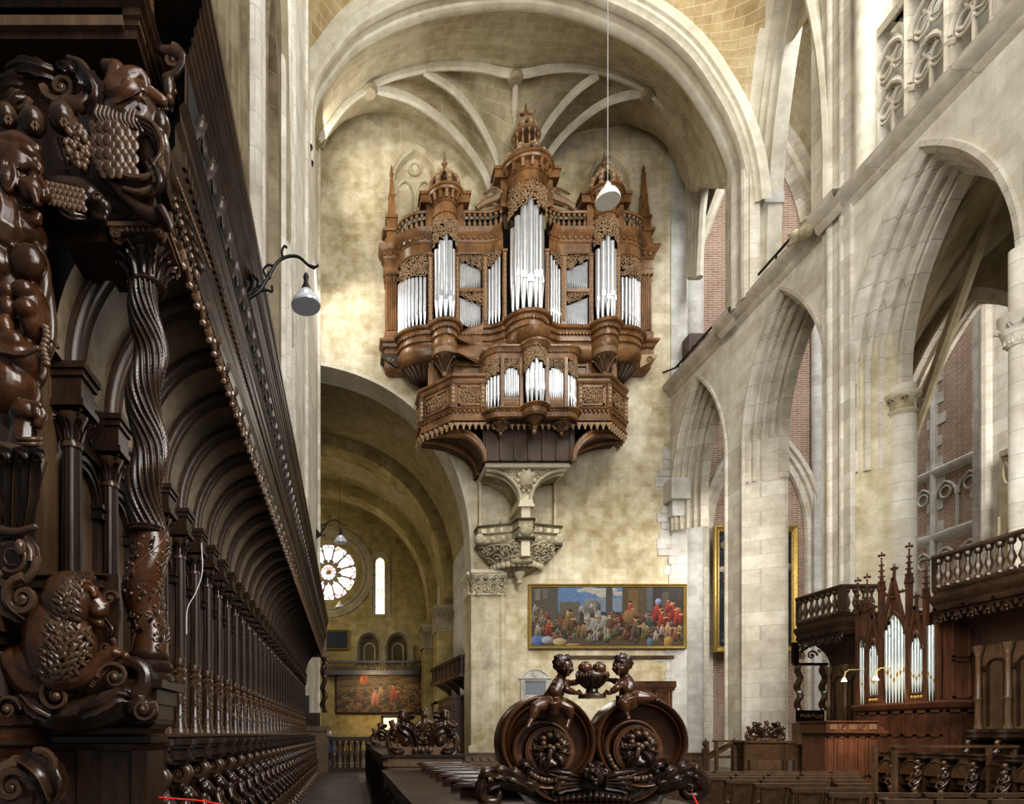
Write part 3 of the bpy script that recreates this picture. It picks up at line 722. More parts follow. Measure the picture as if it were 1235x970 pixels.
# vault of the next bay, seen above the transverse arch
fl=parch(25.15,2.35,22.,11.4,16)
e1=off(tpath,.74)
lh=[p for p in fl if p[0]>=25.14]            # from the apex of the upper lancet down to its far jamb
k0=next(i for i,(x,z) in enumerate(e1) if x>11.)
tgt=[]
for i,(x,z) in enumerate(e1):
    if i<=k0: tgt.append(V(max(XL+.02,x+(x-7.7)*.03),22.,z+3.9*(1.15-abs(i/(N_-1)-.45))))
    else:
        u=(i-k0)/(N_-1-k0); f=u*(len(lh)-1); a=min(int(f),len(lh)-2); y=lh[a][0]+(lh[a+1][0]-lh[a][0])*(f-a); zz=lh[a][1]+(lh[a+1][1]-lh[a][1])*(f-a)
        w=min(1,u*4); tgt.append(V((x+.3)*(1-w)+(XR-.02)*w,22.*(1-w)+y*w,(z+3.9)*(1-w)+(zz+.1)*w))
src=[V(x,26.52,z) for x,z in e1]
rows=[[a.lerp(b,t)+V(0,0,1.2*t*(1-t)) for a,b in zip(src,tgt)] for t in (0,.17,.33,.5,.67,.83,1)]
st(MB().loft([r[:N_-4] for r in rows]),'ceiling_choir',M['webwarm'],60)
# tall lancet of the upper gallery opening in the second bay
mb=MB(); pa=[V(XR,u,z) for u,z in fl]; pa=[V(XR,fl[0][0],ZS)]+pa+[V(XR,fl[-1][0],ZS)]
mb.sweep(list(reversed(pa)),[(-.35,.1),(-.33,-.25),(-.2,-.32),(-.05,-.25),(0,-.1),(.06,.0),(.1,.1),(.2,.12),(.24,.3),(.34,.34),(.38,.55),(.5,.6),(.52,1.2)],(1,0,0)); trim(mb,M['rib'])
mb=MB(); mb.box((16.95,26.7,ZS),(XR+.1,28.2,25.5)); mb.lathe([(.22,0),(.22,6)],(16.98,27.0,ZS),n=10); mb.lathe([(.22,0),(.22,6)],(16.98,27.7,ZS),n=10); trim(mb,M['ashlar'])
# ---- left wall: piers with clustered shafts, blind arch
la2=parch(14.0,.95,15.,3.,10)
def lfn(y):
    if la2[0][0]<y<la2[-1][0]: return [(5.4,7),(interp(la2,y),38)]
    return [(0 if y>23.9 else 5.4,38)]
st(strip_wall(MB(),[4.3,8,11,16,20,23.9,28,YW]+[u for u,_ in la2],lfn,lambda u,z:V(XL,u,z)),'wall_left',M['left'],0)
mb=MB(); pa=[V(XL,la2[0][0],5.4)]+[V(XL,u,z) for u,z in la2]+[V(XL,la2[-1][0],5.4)]
mb.sweep(pa,[(.12,.0),(.1,.06),(.0,.06),(-.1,-.1),(-.15,-.6)],(1,0,0)); mb.add([p+V(-.6,0,0) for p in pa],[tuple(range(len(pa)))]); trim(mb,M['left'])
mb=MB()
for y,r in ((7.3,.10),(7.8,.06),(8.2,.12),(8.7,.06),(9.1,.12),(9.6,.07),(10.,.11),(10.5,.06)): mb.lathe([(r,0),(r,32)],(XL+.02,y,5.5),n=10)
trim(mb,M['left'])
mb=MB()
for y,r in ((11.2,.22),(11.9,.16),(12.5,.10)): mb.lathe([(r,0),(r,32)],(XL-.02,y,5.5),n=12)
for y,r in ((16.2,.14),(17.2,.2),(18.6,.12)): mb.lathe([(r,0),(r,32)],(XL-.02,y,5.5),n=12)
mb.box((XL-.1,19.6,5.5),(XL+.06,23.5,38)); trim(mb,M['ashlar'])
mb=MB(); mb.box((XL-.4,24.,0),(XL+.06,33.9,38)); mb.lathe([(.14,0),(.14,38)],(XL+.06,33.3,0),n=10); mb.lathe([(.1,0),(.1,38)],(XL+.06,24.2,0),n=10); trim(mb,M['ashlar'])
# the arch springing along the left wall
mb=MB(); q=catmull([(XL,17.6,12.5),(XL,16.9,16.),(XL,15.9,20.),(XL,14.6,24.)],5)
for d in (0,.25): mb.tube([p+V(.02,d,0) for p in q],.14,8)
trim(mb,M['dullstone'])
# ============================================================ GREAT ORGAN
X0=8.94
def O(u,d,z): return V(X0+u,YW-d,z)
def plan(seg):
    out=[]
    if seg=='inner': # concave bay and flat
        out=[(1.15,2.0)]+[(1.15+.75*t,1.7+.3*(1-math.sin(t*PI/2))) for t in frange(0,1,.125)][1:]+[(2.15,1.7),(3.48,1.7)]
    if seg=='outer': out=[(4.75,1.7),(4.95,1.7)]+[(4.95+1.4*math.sin(t*PI/2),.72+.98*math.cos(t*PI/2)) for t in frange(0,1,.1)][1:]+[(6.45,.6),(7.08,.6),(7.08,0)]
    if seg=='tower': out=[(4.1+.64*math.sin(t*PI/2),1.7+.64*math.cos(t*PI/2)) for t in frange(-1,1,.125)]
    if seg=='ctower': out=[(1.0*math.sin(t*PI/2),2.0+1.0*math.cos(t*PI/2)) for t in frange(-1,1,.1)]
    return out
half=plan('inner')+plan('tower')+plan('outer')
full=[(-u,d) for u,d in reversed(half)]+plan('ctower')+half
def opath(pts,z): return [O(u,d,z) for u,d in pts]
def mir(pts,s): return pts if s>0 else [(-u,d) for u,d in reversed(pts)]
organ=thing('pipe_organ','large brown pipe organ with silver pipes, hung high on the pale end wall','organ',(X0,YW-1.2,20))
M['organ_ctx']=None
def part(mb,name,mat='walnut',parent=None,smooth=35): return mb.build(name,M[mat],parent or organ,smooth)
def dent(mb,pts,z,w,h,step,outw):
    """row of little dentils under a cornice"""
    acc=0
    for (a,b),(c,d) in zip(pts,pts[1:]):
        p=O(a,b,z);q=O(c,d,z);L=(q-p).length
        if L<1e-6: continue
        t=(q-p)/L;nn=Vector((t.y,-t.x,0))
        while acc<L:
            e=p+t*acc+nn*outw; mb.bar(e-V(0,0,h/2),e+V(0,0,h/2),w,w,tuple(t)); acc+=step
        acc-=L
# main lower cornice
mb=MB().sweep(opath(full,21.55),[(.4,.82),(-.26,.82),(-.3,.74),(-.26,.66),(-.14,.6),(-.1,.46),(0,.42),(0,.3),(-.06,.26),(-.06,.1),(.02,.05),(.06,-.05),(.5,-.06)],(0,0,1))
dent(mb,full,22.0,.07,.09,.17,.08); part(mb,'cornice')
# belly under the cornice
part(MB().sweep(opath(full,21.5),[(.0,0),(-.03,-.15),(-.02,-.34),(.06,-.5),(.02,-.54),(.06,-.6),(.2,-.72),(.55,-.76)],(0,0,1)),'belly_moulding')
# black sheets standing for the unlit inside of the case
mb=MB()
bk=[(u*.985,d-.42) for u,d in full if not (3.3<abs(u)<4.8 or abs(u)<1.05)]
mb.sweep(opath([(-6.5,.2)]+[p for p in bk if abs(p[0])<6.2]+[(6.5,.2)],22.3),[(0,0),(0,5.2)],(0,0,1))
for c,r,dd in ((0,.62,2.0),(4.1,.36,1.7),(-4.1,.36,1.7)):
    mb.lathe([(r,0),(r,5.3)],O(c,dd,22.3),n=14)
part(mb,'case_back','black')
# entablatures
for s in (-1,1):
    for seg,(cut) in (('inner',0),('outer',1)):
        pts=mir(plan(seg),s)
        mb=MB().sweep(opath(pts,26.1),[(.1,0),(-.05,.0),(-.08,.06),(-.02,.1),(-.02,.55),(-.07,.6),(-.1,.7),(-.05,.74),(-.12,.86),(-.24,.95),(-.3,1.1),(-.34,1.2),(.5,1.22)],(0,0,1))
        dent(mb,pts,26.88,.13,.14,.3,.09); dent(mb,pts,26.72,.05,.06,.12,.05); part(mb,'entablature')
        part(MB().sweep(opath(pts,28.15),[(.12,0),(-.12,0),(-.15,.08),(-.1,.16),(.12,.16),(.12,0)],(0,0,1)),'balustrade_rail')
# black band: shade of the hollow behind the balustrade put into colour
for s in (-1,1):
    for seg in ('inner','outer'): part(MB().sweep(opath([(u*.97,d-.3) for u,d in mir(plan(seg),s) if abs(u)<6.46],27.3),[(0,0),(0,.86)],(0,0,1)),'balustrade_shade','black')
# balusters
bsrc=None
def baluster_prof(h,r): return [(r*.9,0),(r*.9,h*.08),(r*.4,h*.14),(r*.5,h*.2),(r,h*.4),(r*.75,h*.52),(r*.35,h*.68),(r*.4,h*.8),(r*.8,h*.86),(r*.9,h*.92),(r*.9,h)]
def along(pts,step,off=0):
    out=[];acc=off
    for (a,b),(c,d) in zip(pts,pts[1:]):
        L=math.hypot(c-a,d-b)
        while acc<L: out.append((a+(c-a)*acc/L,b+(d-b)*acc/L)); acc+=step
        acc-=L
    return out
for s in (-1,1):
    for seg in ('inner','outer'):
        for i,(u,d) in enumerate(along([p for p in mir(plan(seg),s) if abs(p[0])<6.46],.27,.12)):
            if bsrc is None:
                bsrc=MB().lathe(baluster_prof(.84,.10),O(u,d,27.32),n=8).build('baluster',M['walnutc'],organ); bu=(u,d)
            else: inst(bsrc,organ,V(u-bu[0],-(d-bu[1]),0))
# posts with carved drops, fluted end pilasters
def post(u,d,w,z0=22.35,z1=26.15,carve=True):
    mb=MB().box(O(u-w/2,d,z0),O(u+w/2,d-.4,z1)); mb.box(O(u-w/2-.03,d+.04,z0),O(u+w/2+.03,d-.2,z0+.25)); mb.box(O(u-w/2-.03,d+.04,z1-.14),O(u+w/2+.03,d-.2,z1))
    p=part(mb,'post')
    if carve:
        m2=MB(); z=z0+.45
        while z<z1-.35:
            m2.ell(O(u,d+.02,z),(w*.26,.07,.13),7); m2.ell(O(u-w*.22,d+.02,z+.13),(w*.16,.05,.07),6); m2.ell(O(u+w*.22,d+.02,z+.13),(w*.16,.05,.07),6); z+=.27
        part(m2,'carved_drop','walnutc',p)
for s in (-1,1):
    post(s*1.08,2.02,.2); post(s*2.02,1.74,.26); post(s*3.44,1.72,.2); post(s*4.8,1.72,.26)
    mb=MB().box(O(s*6.75-.3,.62,22.35),O(s*6.75+.3,0,26.1)); 
    for k in range(5): mb.lathe([(.045,0),(.045,2.9)],O(s*6.75-.22+k*.11,.64,22.9),n=6)
    mb.box(O(s*6.75-.36,.7,22.35),O(s*6.75+.36,0,22.8)); mb.box(O(s*6.75-.36,.7,25.8),O(s*6.75+.36,0,26.1)); mb.box(O(s*6.75-.34,.66,25.5),O(s*6.75+.34,0,25.62))
    for k in (-1,0,1): leaf(mb,[O(s*6.75+k*.2,.66,25.45),O(s*6.75+k*.2,.7,25.7),O(s*6.75+k*.22,.84,25.78)],.1,(0,-1,0),3)
    part(mb,'pilaster')
    # obelisk on the end
    mb=MB().box(O(s*6.72-.36,.75,27.3),O(s*6.72+.36,.1,27.7)); mb.box(O(s*6.72-.27,.65,27.7),O(s*6.72+.27,.15,28.9)); mb.box(O(s*6.72-.32,.7,28.85),O(s*6.72+.32,.1,29.0))
    mb.lathe([(.33,29.0),(.2,30.1),(.24,30.12),(.24,30.2),(.19,30.22),(.1,31.3),(.16,31.34),(.05,31.45),(.1,31.6),(.01,31.9)],O(s*6.72,.4,0),n=4,xd=(1,1,0)); part(mb,'obelisk')
# pipes
def pipe(u,d,r,z0,zm,z1,mat='tin',lip=True,parent=None,n=12,name='pipe',fn=None):
    fn=fn or O
    mb=MB(); o=fn(u,d,0)
    mb.lathe([(r*.22,z0),(r*.3,z0+.02),(r,zm),(r,zm+.001),(r,z1),(r*.9,z1),(r*.88,z1-.05)],o,n=n)
    if lip:
        mb.prism([o+V(-r*.62,-r*.93,zm-r*.1),o+V(r*.62,-r*.93,zm-r*.1),o+V(r*.62,-r*.93,zm+r*1.5),o+V(0,-r*.93,zm+r*2.0),o+V(-r*.62,-r*.93,zm+r*1.5)],(0,-r*.12,0))
        mb.prism([o+V(-r*.5,-r*.86,zm-r*.45),o+V(r*.5,-r*.86,zm-r*.45),o+V(r*.58,-r*.98,zm-r*.2),o+V(-r*.58,-r*.98,zm-r*.2)],(0,r*.1,0))
        mb.cur=1; mb.box(o+V(-r*.6,-r*1.03,zm-r*.22),o+V(r*.6,-r*.8,zm-r*.04)); mb.mi=[0]*(len(mb.f)-6)+[1]*6
        return mb.build(name,[M[mat],M['black']],parent or organ,40)
    return mb.build(name,M[mat],parent or organ,40)
for k in range(-3,4):
    a=k*.43; pipe(.72*math.sin(a),2.0+.72*math.cos(a),.205 if k==0 else .175,22.38,23.6+(.28 if k==0 else .55 if abs(k)==1 else .75 if abs(k)==2 else .6),28.0-.28*abs(k)**1.2)
for s in (-1,1):
    for k in range(-2,3):
        a=k*.55; pipe(s*4.1+.45*math.sin(a),1.7+.45*math.cos(a),.135,22.38,23.45+(0 if k==0 else .22 if abs(k)==1 else .1),26.75-.3*abs(k))
    for k in range(10):
        t=(k+.5)/10; u=4.98+1.36*math.sin(t*PI/2*.99); d=.6+.95*math.cos(t*PI/2)
        pipe(s*u,d,.082,22.36,23.3-.75*t,25.0+.25*t)
    for k in range(12):
        t=(k+.5)/12; u=2.2+1.1*t
        pipe(s*u,1.55,.046,24.36,24.62+.32*(1-t),25.35+.5*t,n=8,lip=False)
    for k in range(12):
        t=(k+.5)/12; u=2.2+1.1*t
        pipe(s*u,1.55,.046,22.38,22.75+.35*(1-t),23.55+.42*t,n=8,lip=False)
    for k in range(4):
        t=(k+.5)/4; pipe(s*(1.25+.62*t),1.62+.25*(1-t),.078,22.38,23.1-.15*t,26.0-.75*t)
    # framed divider between the two tiers of flat pipes
    mb=MB().box(O(s*2.75-.58,1.72,24.2),O(s*2.75+.58,1.4,24.36)); part(mb,'transom')
# openwork pipe shades
rs=random.Random(11)
def shade(inside,box,mp,r0,cnt): 
    m2=MB(); foliage(m2,inside,box,mp,r0,rs,cnt); part(m2,'pipe_shade','walnutc',None,60)
for s in (-1,1):
    shade(lambda u,z:z>25.93-.58*(u-2.15)/1.2*0-(.55-.5*(u-2.2)/1.1),(2.18,25.25,3.32,26.05),lambda u,z,d,s=s:O(s*u,1.66+d,z),.1,40)
    shade(lambda u,z:z>24.12-(.5-.45*(u-2.2)/1.1),(2.18,23.5,3.32,24.15),lambda u,z,d,s=s:O(s*u,1.66+d,z),.1,40)
    shade(lambda u,z:z>26.05-.75*(u-1.2)/.7+.05,(1.22,25.2,1.88,26.08),lambda u,z,d,s=s:O(s*u,1.74+.22*(1-(u-1.2)/.7)+d,z),.11,30)
    shade(lambda u,z:z>25.1+.12*(u-5)/1.3,(5.0,25.1,6.3,26.1),lambda u,z,d,s=s:O(s*u,.7+.97*math.sqrt(max(0,1-((u-4.95)/1.41)**2))+d,z),.12,60)
    shade(lambda a,z:z>26.75-.42*abs(a)-.02,(-1.2,26.1,1.2,27.5),lambda a,z,d,s=s:O(s*4.1+(.64+d)*math.sin(a),1.7+(.64+d)*math.cos(a),z),.13,70)
shade(lambda a,z:z>28.0-.55*abs(a)-.02,(-1.25,27.1,1.25,28.75),lambda a,z,d:O((1.0+d)*math.sin(a),2.+(1.0+d)*math.cos(a),z),.14,110)
# tower heads
def crown(c,d,r,z,h,name):
    mb=MB(); o=O(c,d,z)
    for k in range(8):
        a=k*PI/4+.2; e=V(math.cos(a),math.sin(a),0)
        mb.tube(catmull([o+e*r*1.0,o+e*r*1.08+V(0,0,h*.28),o+e*r*.8+V(0,0,h*.6),o+e*r*.3+V(0,0,h*.88),o+V(0,0,h)],4),[.13]*9+[.1]*8,6)
        for t,q in ((.05,1.12),(.3,1.12),(.55,.95),(.8,.55)): mb.ell(o+e*r*q+V(0,0,h*t),.13,6)
        leaf(mb,[o+e*r*1.1,o+e*r*1.25+V(0,0,h*.2),o+e*r*1.05+V(0,0,h*.5)],.16,tuple(e),3)
    part(mb,name,'walnutc')
def towerhead(c,d,r,z0,z1):
    mb=MB(); o=O(c,d,0)
    mb.lathe([(r,z0),(r,z0+(z1-z0)*.4),(r+.06,z0+(z1-z0)*.42),(r+.06,z0+(z1-z0)*.5),(r,z0+(z1-z0)*.53),(r,z1-.12),(r+.05,z1-.1)],o,n=28); part(mb,'tower_drum')
    mb=MB(); mb.lathe([(r+.02,z1-.12),(r+.09,z1-.06),(r+.04,z1),(r+.05,z1+.32),(r+.26,z1+.36),(r+.30,z1+.46),(r+.38,z1+.5),(r+.38,z1+.6),(r+.2,z1+.66),(.01,z1+.68)],o,n=32)
    for k in range(16): 
        a=k*PI/8; e=V(math.cos(a),math.sin(a),0); mb.bar(o+e*(r+.06)+V(0,0,z1+.04),o+e*(r+.2)+V(0,0,z1+.34),.13,.16)
    for s in (-1,1): 
        mb.box(O(c+s*(r+.14)-.18,d+.15,z0-.1),O(c+s*(r+.14)+.18,d-.4,z1+.1)); mb.box(O(c+s*(r+.28)-.35,d+.3,z1+.1),O(c+s*(r+.28)+.35,d-.5,z1+.6)); mb.box(O(c+s*(r+.28)-.42,d+.36,z1+.48),O(c+s*(r+.28)+.42,d-.5,z1+.64))
    part(mb,'tower_cornice')
for s in (-1,1):
    towerhead(s*4.1,1.7,.62,27.3,28.45)
    crown(s*4.1,1.7,.68,29.1,1.25,'crown')
    part(MB().lathe([(.2,0),(.1,.1),(.2,.25),(.22,.35),(.09,.5),(.09,.75),(.17,.85),(.06,.95),(.1,1.1),(.03,1.25),(.01,1.5)],O(s*4.1,1.7,29.9),n=10),'finial','walnutc')
towerhead(0,2.0,1.0,28.3,29.45)
crown(0,2.0,.95,30.1,1.15,'crown')
mb=MB(); mb.lathe([(.6,31.75),(.74,31.82),(.66,31.95),(.6,31.96),(.01,31.96)],O(0,2,0),n=20)
lant=part(mb,'lantern','walnutc'); part(MB().lathe([(.5,30.75),(.62,30.75),(.72,30.85),(.66,30.95),(.5,30.95)],O(0,2,0),n=20),'lantern_base','walnutc',lant)
for k in range(12):
    a=k*PI/6; part(MB().lathe(baluster_prof(.86,.07),O(.6*math.cos(a),2+.6*math.sin(a),30.92),n=7),'baluster','walnutc',lant)
crown(0,2.0,.45,31.95,.7,'crown')
mb=MB(); mb.lathe([(.2,0),(.26,.3),(.12,.5),(.14,.7),(.05,.8),(.03,1.35),(.01,1.4)],O(0,2,32.4),n=8); mb.bar(O(-.42,2,33.1),O(.42,2,33.1),.08,.1)
for s in (-1,1): mb.ell(O(s*.42,2,33.12),.09,8); mb.tube([O(s*.38,2,33.05),O(s*.32,2,32.8),O(s*.2,2,32.6)],.04,5)
part(mb,'finial','walnutc')
for s in (-1,1):   # big scrolls beside the centre tower
    mb=MB(); pts=catmull([O(s*1.3,1.9,29.0),O(s*1.5,1.9,28.8),O(s*2.1,1.9,28.55),O(s*2.5,1.9,28.3)],5); mb.tube(pts,[.3-.012*i for i in range(len(pts))],8)
    scroll(mb,O(s*1.5,1.9,28.75),.38,1.5,0,s); scroll(mb,O(s*2.15,1.9,28.5),.25,1.5,2,s); leaf(mb,[O(s*1.3,2.0,29.2),O(s*1.7,2.1,29.1),O(s*2.2,2.1,28.85)],.2,(0,-1,0),4)
    part(mb,'scroll_bracket','walnutc')
# lower case
mb=MB().box(O(-4.85,1.25,17.6),O(4.85,0,20.9)); 
for u in (-4.75,-3.45,-2.05,2.05,3.45,4.75): mb.box(O(u-.14,1.36,17.6),O(u+.14,1.2,20.9))
for z in (19.35,20.75): mb.box(O(-4.85,1.33,z-.06),O(-3.4,1.2,z+.06)); mb.box(O(3.4,1.33,z-.06),O(4.85,1.2,z+.06))
mb.box(O(-3.4,1.33,20.6),O(3.4,1.2,20.75)); part(mb,'lower_case')
for s in (-1,1):
    part(MB().box(O(s*2.75-.6,1.3,18.2),O(s*2.75+.6,1.2,20.5)),'case_panel','walnut')
    ap=parch(s*4.1,.5,18.45,.5,8); part(MB().prism([O(ap[0][0],1.27,17.7)]+[O(u,1.27,z) for u,z in ap]+[O(ap[-1][0],1.27,17.7)],(0,-.02,0)),'opening_shade','black')  # black plate painted as the shaded opening
    mb=MB().sweep([O(ap[0][0],1.26,17.7)]+[O(u,1.26,z) for u,z in ap]+[O(ap[-1][0],1.26,17.7)],[(-.12,0),(-.1,-.06),(0,-.06),(0,0)],(0,1,0)); part(mb,'opening_frame')
    # bulb and leafy drop under the side tower
    mb=MB().lathe([(.02,-.95),(.1,-.9),(.14,-.72),(.08,-.62),(.3,-.3),(.5,-.05),(.55,.0),(.62,.06),(.62,.5)],O(s*4.1,1.7,20.75),n=20)
    for k in range(8):
        a=k*PI/4; e=V(math.cos(a),math.sin(a),0); o=O(s*4.1,1.7,20.75); leaf(mb,[o+e*.1+V(0,0,-.75),o+e*.3+V(0,0,-.4),o+e*.56+V(0,0,-.1),o+e*.62+V(0,0,-.18)],.17,tuple(e),3)
    part(mb,'tower_pendant','walnutc')
    # large leafy corbel under the bow and the projecting end of the cornice
    mb=MB()
    for k in range(7):
        t=k/6; u=4.95+1.3*math.sin(t*PI/2);d=.7+.9*math.cos(t*PI/2); e=(O(u*s,d,0)-O(4.9*s,.6,0)).normalized()
        leaf(mb,[O(s*5.0,.5,19.9),O(s*(5+(u-5)*.4),.5+(d-.5)*.5,20.1),O(s*(5+(u-5)*.85),.5+(d-.5)*.9,20.7)],.3,tuple(e),4)
    mb.loft([[O(s*(4.9+(.2+.8*f)*1.35*math.sin(t*PI/2)),.5+(.1+.9*f)*.95*math.cos(t*PI/2),19.9+.9*f**1.4) for t in frange(0,1,.1)] for f in frange(0,1,.2)])
    part(mb,'bow_corbel','walnutd')
    mb=MB().prism([O(s*6.4,.7,20.9),O(s*6.4,.7,21.6),O(s*7.3,.7,21.6),O(s*7.3,.7,21.45),O(s*6.8,.7,21.1)],(0,.7,0)); scroll(mb,O(s*6.85,.75,21.3),.2,1.4,0,s); part(mb,'end_bracket','walnutc')
# bowl under the centre tower with turned stem
mb=MB().lathe([(1.0,0),(1.02,-.3),(.95,-.5),(.98,-.55),(.7,-.85),(.55,-.95),(.6,-1.05),(.4,-1.2),(.35,-1.5)],O(0,2.0,21.5),n=28)
for k in range(14):
    a=k*PI/7; e=V(math.cos(a),math.sin(a),0); o=O(0,2,20.4); leaf(mb,[o+e*.4+V(0,0,-.2),o+e*.62+V(0,0,.15),o+e*.8+V(0,0,.2)],.14,tuple(e),3)
part(mb,'tower_pendant')
for s in (-1,1):
    mb=MB(); pts=catmull([O(s*.5,2.2,20.9),O(s*1.0,2.1,20.75),O(s*1.6,1.9,20.95),O(s*2.1,1.7,21.2)],4); mb.tube(pts,.13,7); mb.tube([p+V(0,0,-.25) for p in pts],.1,7)
    scroll(mb,O(s*1.1,2.2,20.6),.3,1.5,1,s); scroll(mb,O(s*1.9,1.9,20.75),.22,1.5,1,s); part(mb,'carved_swag','walnutc')
# ============================================================ GALLERY
gal=thing('organ_gallery','brown carved wooden gallery with angled ends below the large organ','balcony',(X0,YW-1.4,17))
gp=[(-5.3,.3),(-5.25,1.5),(-3.85,2.9),(3.85,2.9),(5.25,1.5),(5.3,.3)]
def gsw(z,prof,name,mat='walnut'): return MB().sweep(opath(gp,z),prof,(0,0,1)).build(name,M[mat],gal)
gsw(17.55,[(0,0),(0,1.3)],'parapet')
gsw(18.8,[(.12,.0),(-.05,0),(-.1,.1),(-.06,.14),(-.06,.24),(-.16,.32),(-.18,.42),(.12,.42)],'handrail')
mb=MB().sweep(opath(gp,17.0),[(.3,.62),(-.08,.62),(-.16,.56),(-.1,.46),(-.03,.42),(-.03,.12),(-.1,.06),(-.1,-.04),(.3,-.05)],(0,0,1)); dent(mb,gp,17.42,.1,.1,.22,.08); dent(mb,gp,16.98,.06,.08,.13,.09); mb.build('gallery_cornice',M['walnut'],gal)
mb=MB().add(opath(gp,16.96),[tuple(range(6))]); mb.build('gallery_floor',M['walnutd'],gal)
fsrc=None
for (u,d) in along(gp,.3,.1):
    if fsrc is None:
        o=O(u,d,16.9); mb=MB().ell(o+V(0,0,-.1),(.12,.06,.13),6); mb.ell(o+V(0,0,-.26),(.06,.05,.1),6); mb.ell(o+V(.1,0,-.05),(.07,.05,.07),6); mb.ell(o+V(-.1,0,-.05),(.07,.05,.07),6)
        fsrc=mb.build('fringe_drop',M['walnutc'],gal); fu=(u,d)
    else: inst(fsrc,gal,fsrc.location+V(u-fu[0],-(d-fu[1]),0))
def gpanel(a,b,k0,k1):
    p=O(*a,17.6);q=O(*b,17.6);t=(q-p);L=t.length;t.normalize();nn=Vector((t.y,-t.x,0))
    def W2(x,z,dd=0): return p+t*x+V(0,0,z)+nn*dd
    x0,x1=k0*L,k1*L
    mb=MB()
    for (xa,xb,za,zb) in ((x0,x1,.12,.22),(x0,x1,1.0,1.1),(x0,x0+.1,.12,1.1),(x1-.1,x1,.12,1.1)):
        mb.prism([W2(xa,za),W2(xb,za),W2(xb,zb),W2(xa,zb)],nn*.06)
    o=mb.build('panel_frame',M['walnut'],gal)
    m2=MB(); foliage(m2,lambda u,z:((u-(x0+x1)/2)/((x1-x0)/2-.15))**2+((z-.61)/.32)**2<1,(x0+.15,.3,x1-.15,.92),lambda u,z,d:W2(u,z,.02+d*2),.13,rs,40)
    m2.build('carved_relief',M['walnutc'],o,60)
for a,b,k in ((gp[0],gp[1],1),(gp[1],gp[2],1),(gp[3],gp[4],1),(gp[4],gp[5],1)): gpanel(a,b,.12,.88)
gpanel(gp[2],gp[3],.03,.2); gpanel(gp[2],gp[3],.8,.97)
for (u,d) in (gp[1],gp[2],gp[3],gp[4],(-2.4,2.9),(2.4,2.9)):
    mb=MB().lathe([(.18,0),(.14,.06),(.14,1.15),(.2,1.2)],O(u,d,17.6),n=8)
    for z in (.3,.5,.7,.9): mb.ell(O(u,d+.12,17.6+z),(.1,.08,.1),6)
    mb.build('carved_post',M['walnutc'],gal)
for s in (-1,1):     # coved brackets down to the stone corbel
    for dd,mat in ((2.6,'walnutd'),(1.0,'walnutd')):
        pts=[O(s*5.2,dd if dd<2 else 1.5,16.9)]+[O(s*(5.1-2.9*math.sin(t*PI/2)),(1.4+(dd-1.4)*min(1,t*2)) if dd>2 else dd,16.85-1.75*(1-math.cos(t*PI/2))) for t in frange(0,1,.1)]
        mb=MB().tube(pts,.14,6); mb.tube([p+V(s*.0,0,.22) for p in pts],.12,6); mb.build('coved_rib',M['walnut'],gal)
    mb=MB().loft([[O(s*(5.1-2.9*math.sin(t*PI/2)),.05,16.9-1.75*(1-math.cos(t*PI/2))) for t in frange(0,1,.1)],[O(s*(5.1-2.9*math.sin(t*PI/2)),1.4+1.2*min(1,t*2),16.9-1.75*(1-math.cos(t*PI/2))) for t in frange(0,1,.1)]])
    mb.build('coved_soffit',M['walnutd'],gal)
mb=MB().box(O(-2.3,2.5,15.2),O(2.3,0,16.9)); 
for k in range(-3,4): mb.box(O(k*.7-.06,2.58,15.2),O(k*.7+.06,2.4,16.8))
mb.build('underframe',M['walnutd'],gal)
# small green and yellow exit sign on the case
sg=MB().box(O(3.05,1.6,19.25),O(3.75,1.5,19.5)); e=tag(sg.build('emergency_light',M['white'],None,0),'small white emergency light standing on the gallery rail right of the small organ','light')
# ============================================================ SMALL POSITIVE ORGAN
pos=thing('positive_organ','small brown organ case with silver pipes in front of the gallery','organ',(X0,YW-3.4,17))
def O2(u,d,z): return V(X0+u,YW-d,z)
pp=lambda e=0:[(-2.3-e,2.6)]+[(-1.62-(.68+e)*math.cos(t*PI/2),2.75+(.68+e)*math.sin(t*PI/2)) for t in frange(0,1,.125)]+[(-1.55,3.42+e),(-.62-e*.7,3.42+e)]+[((.55+e)*math.sin(t*PI/2),3.42+(.55+e)*math.cos(t*PI/2)) for t in frange(-1,1,.125)]+[(.62+e*.7,3.42+e),(1.55,3.42+e)]+[(1.62+(.68+e)*math.sin(t*PI/2),2.75+(.68+e)*math.cos(t*PI/2)) for t in frange(0,1,.125)]+[(2.3+e,2.6)]
pl_=pp()
mb=MB().sweep(opath(pl_,16.95),[(.4,.4),(-.16,.4),(-.2,.33),(-.12,.26),(-.05,.22),(-.05,.05),(-.02,-.02),(.12,-.1),(.3,-.13),(.9,-.15)],(0,0,1)); dent(mb,pl_,17.22,.08,.1,.17,.08); mb.build('base_cornice',M['walnut'],pos)
mb=MB().sweep(opath(pl_,19.75),[(.3,0),(0,0),(-.03,.25),(-.1,.3),(-.14,.42),(-.2,.5),(-.2,.58),(.3,.6)],(0,0,1)); dent(mb,pl_,20.06,.07,.09,.17,.06); mb.build('top_cornice',M['walnut'],pos)
mb=MB().add(opath(pl_,20.33),[tuple(range(len(pl_)))]); mb.add(opath(pl_,16.8),[tuple(range(len(pl_)))]); mb.box(O(-2.2,2.7,17),O(2.2,2.4,20)); mb.build('case_back',M['walnutd'],pos,0)
mb=MB().sweep(opath([(u*.86,d-.3) for u,d in pl_],17.3),[(0,0),(0,2.5)],(0,0,1)); mb.build('interior_shade',M['black'],pos)  # black sheet standing for the unlit inside
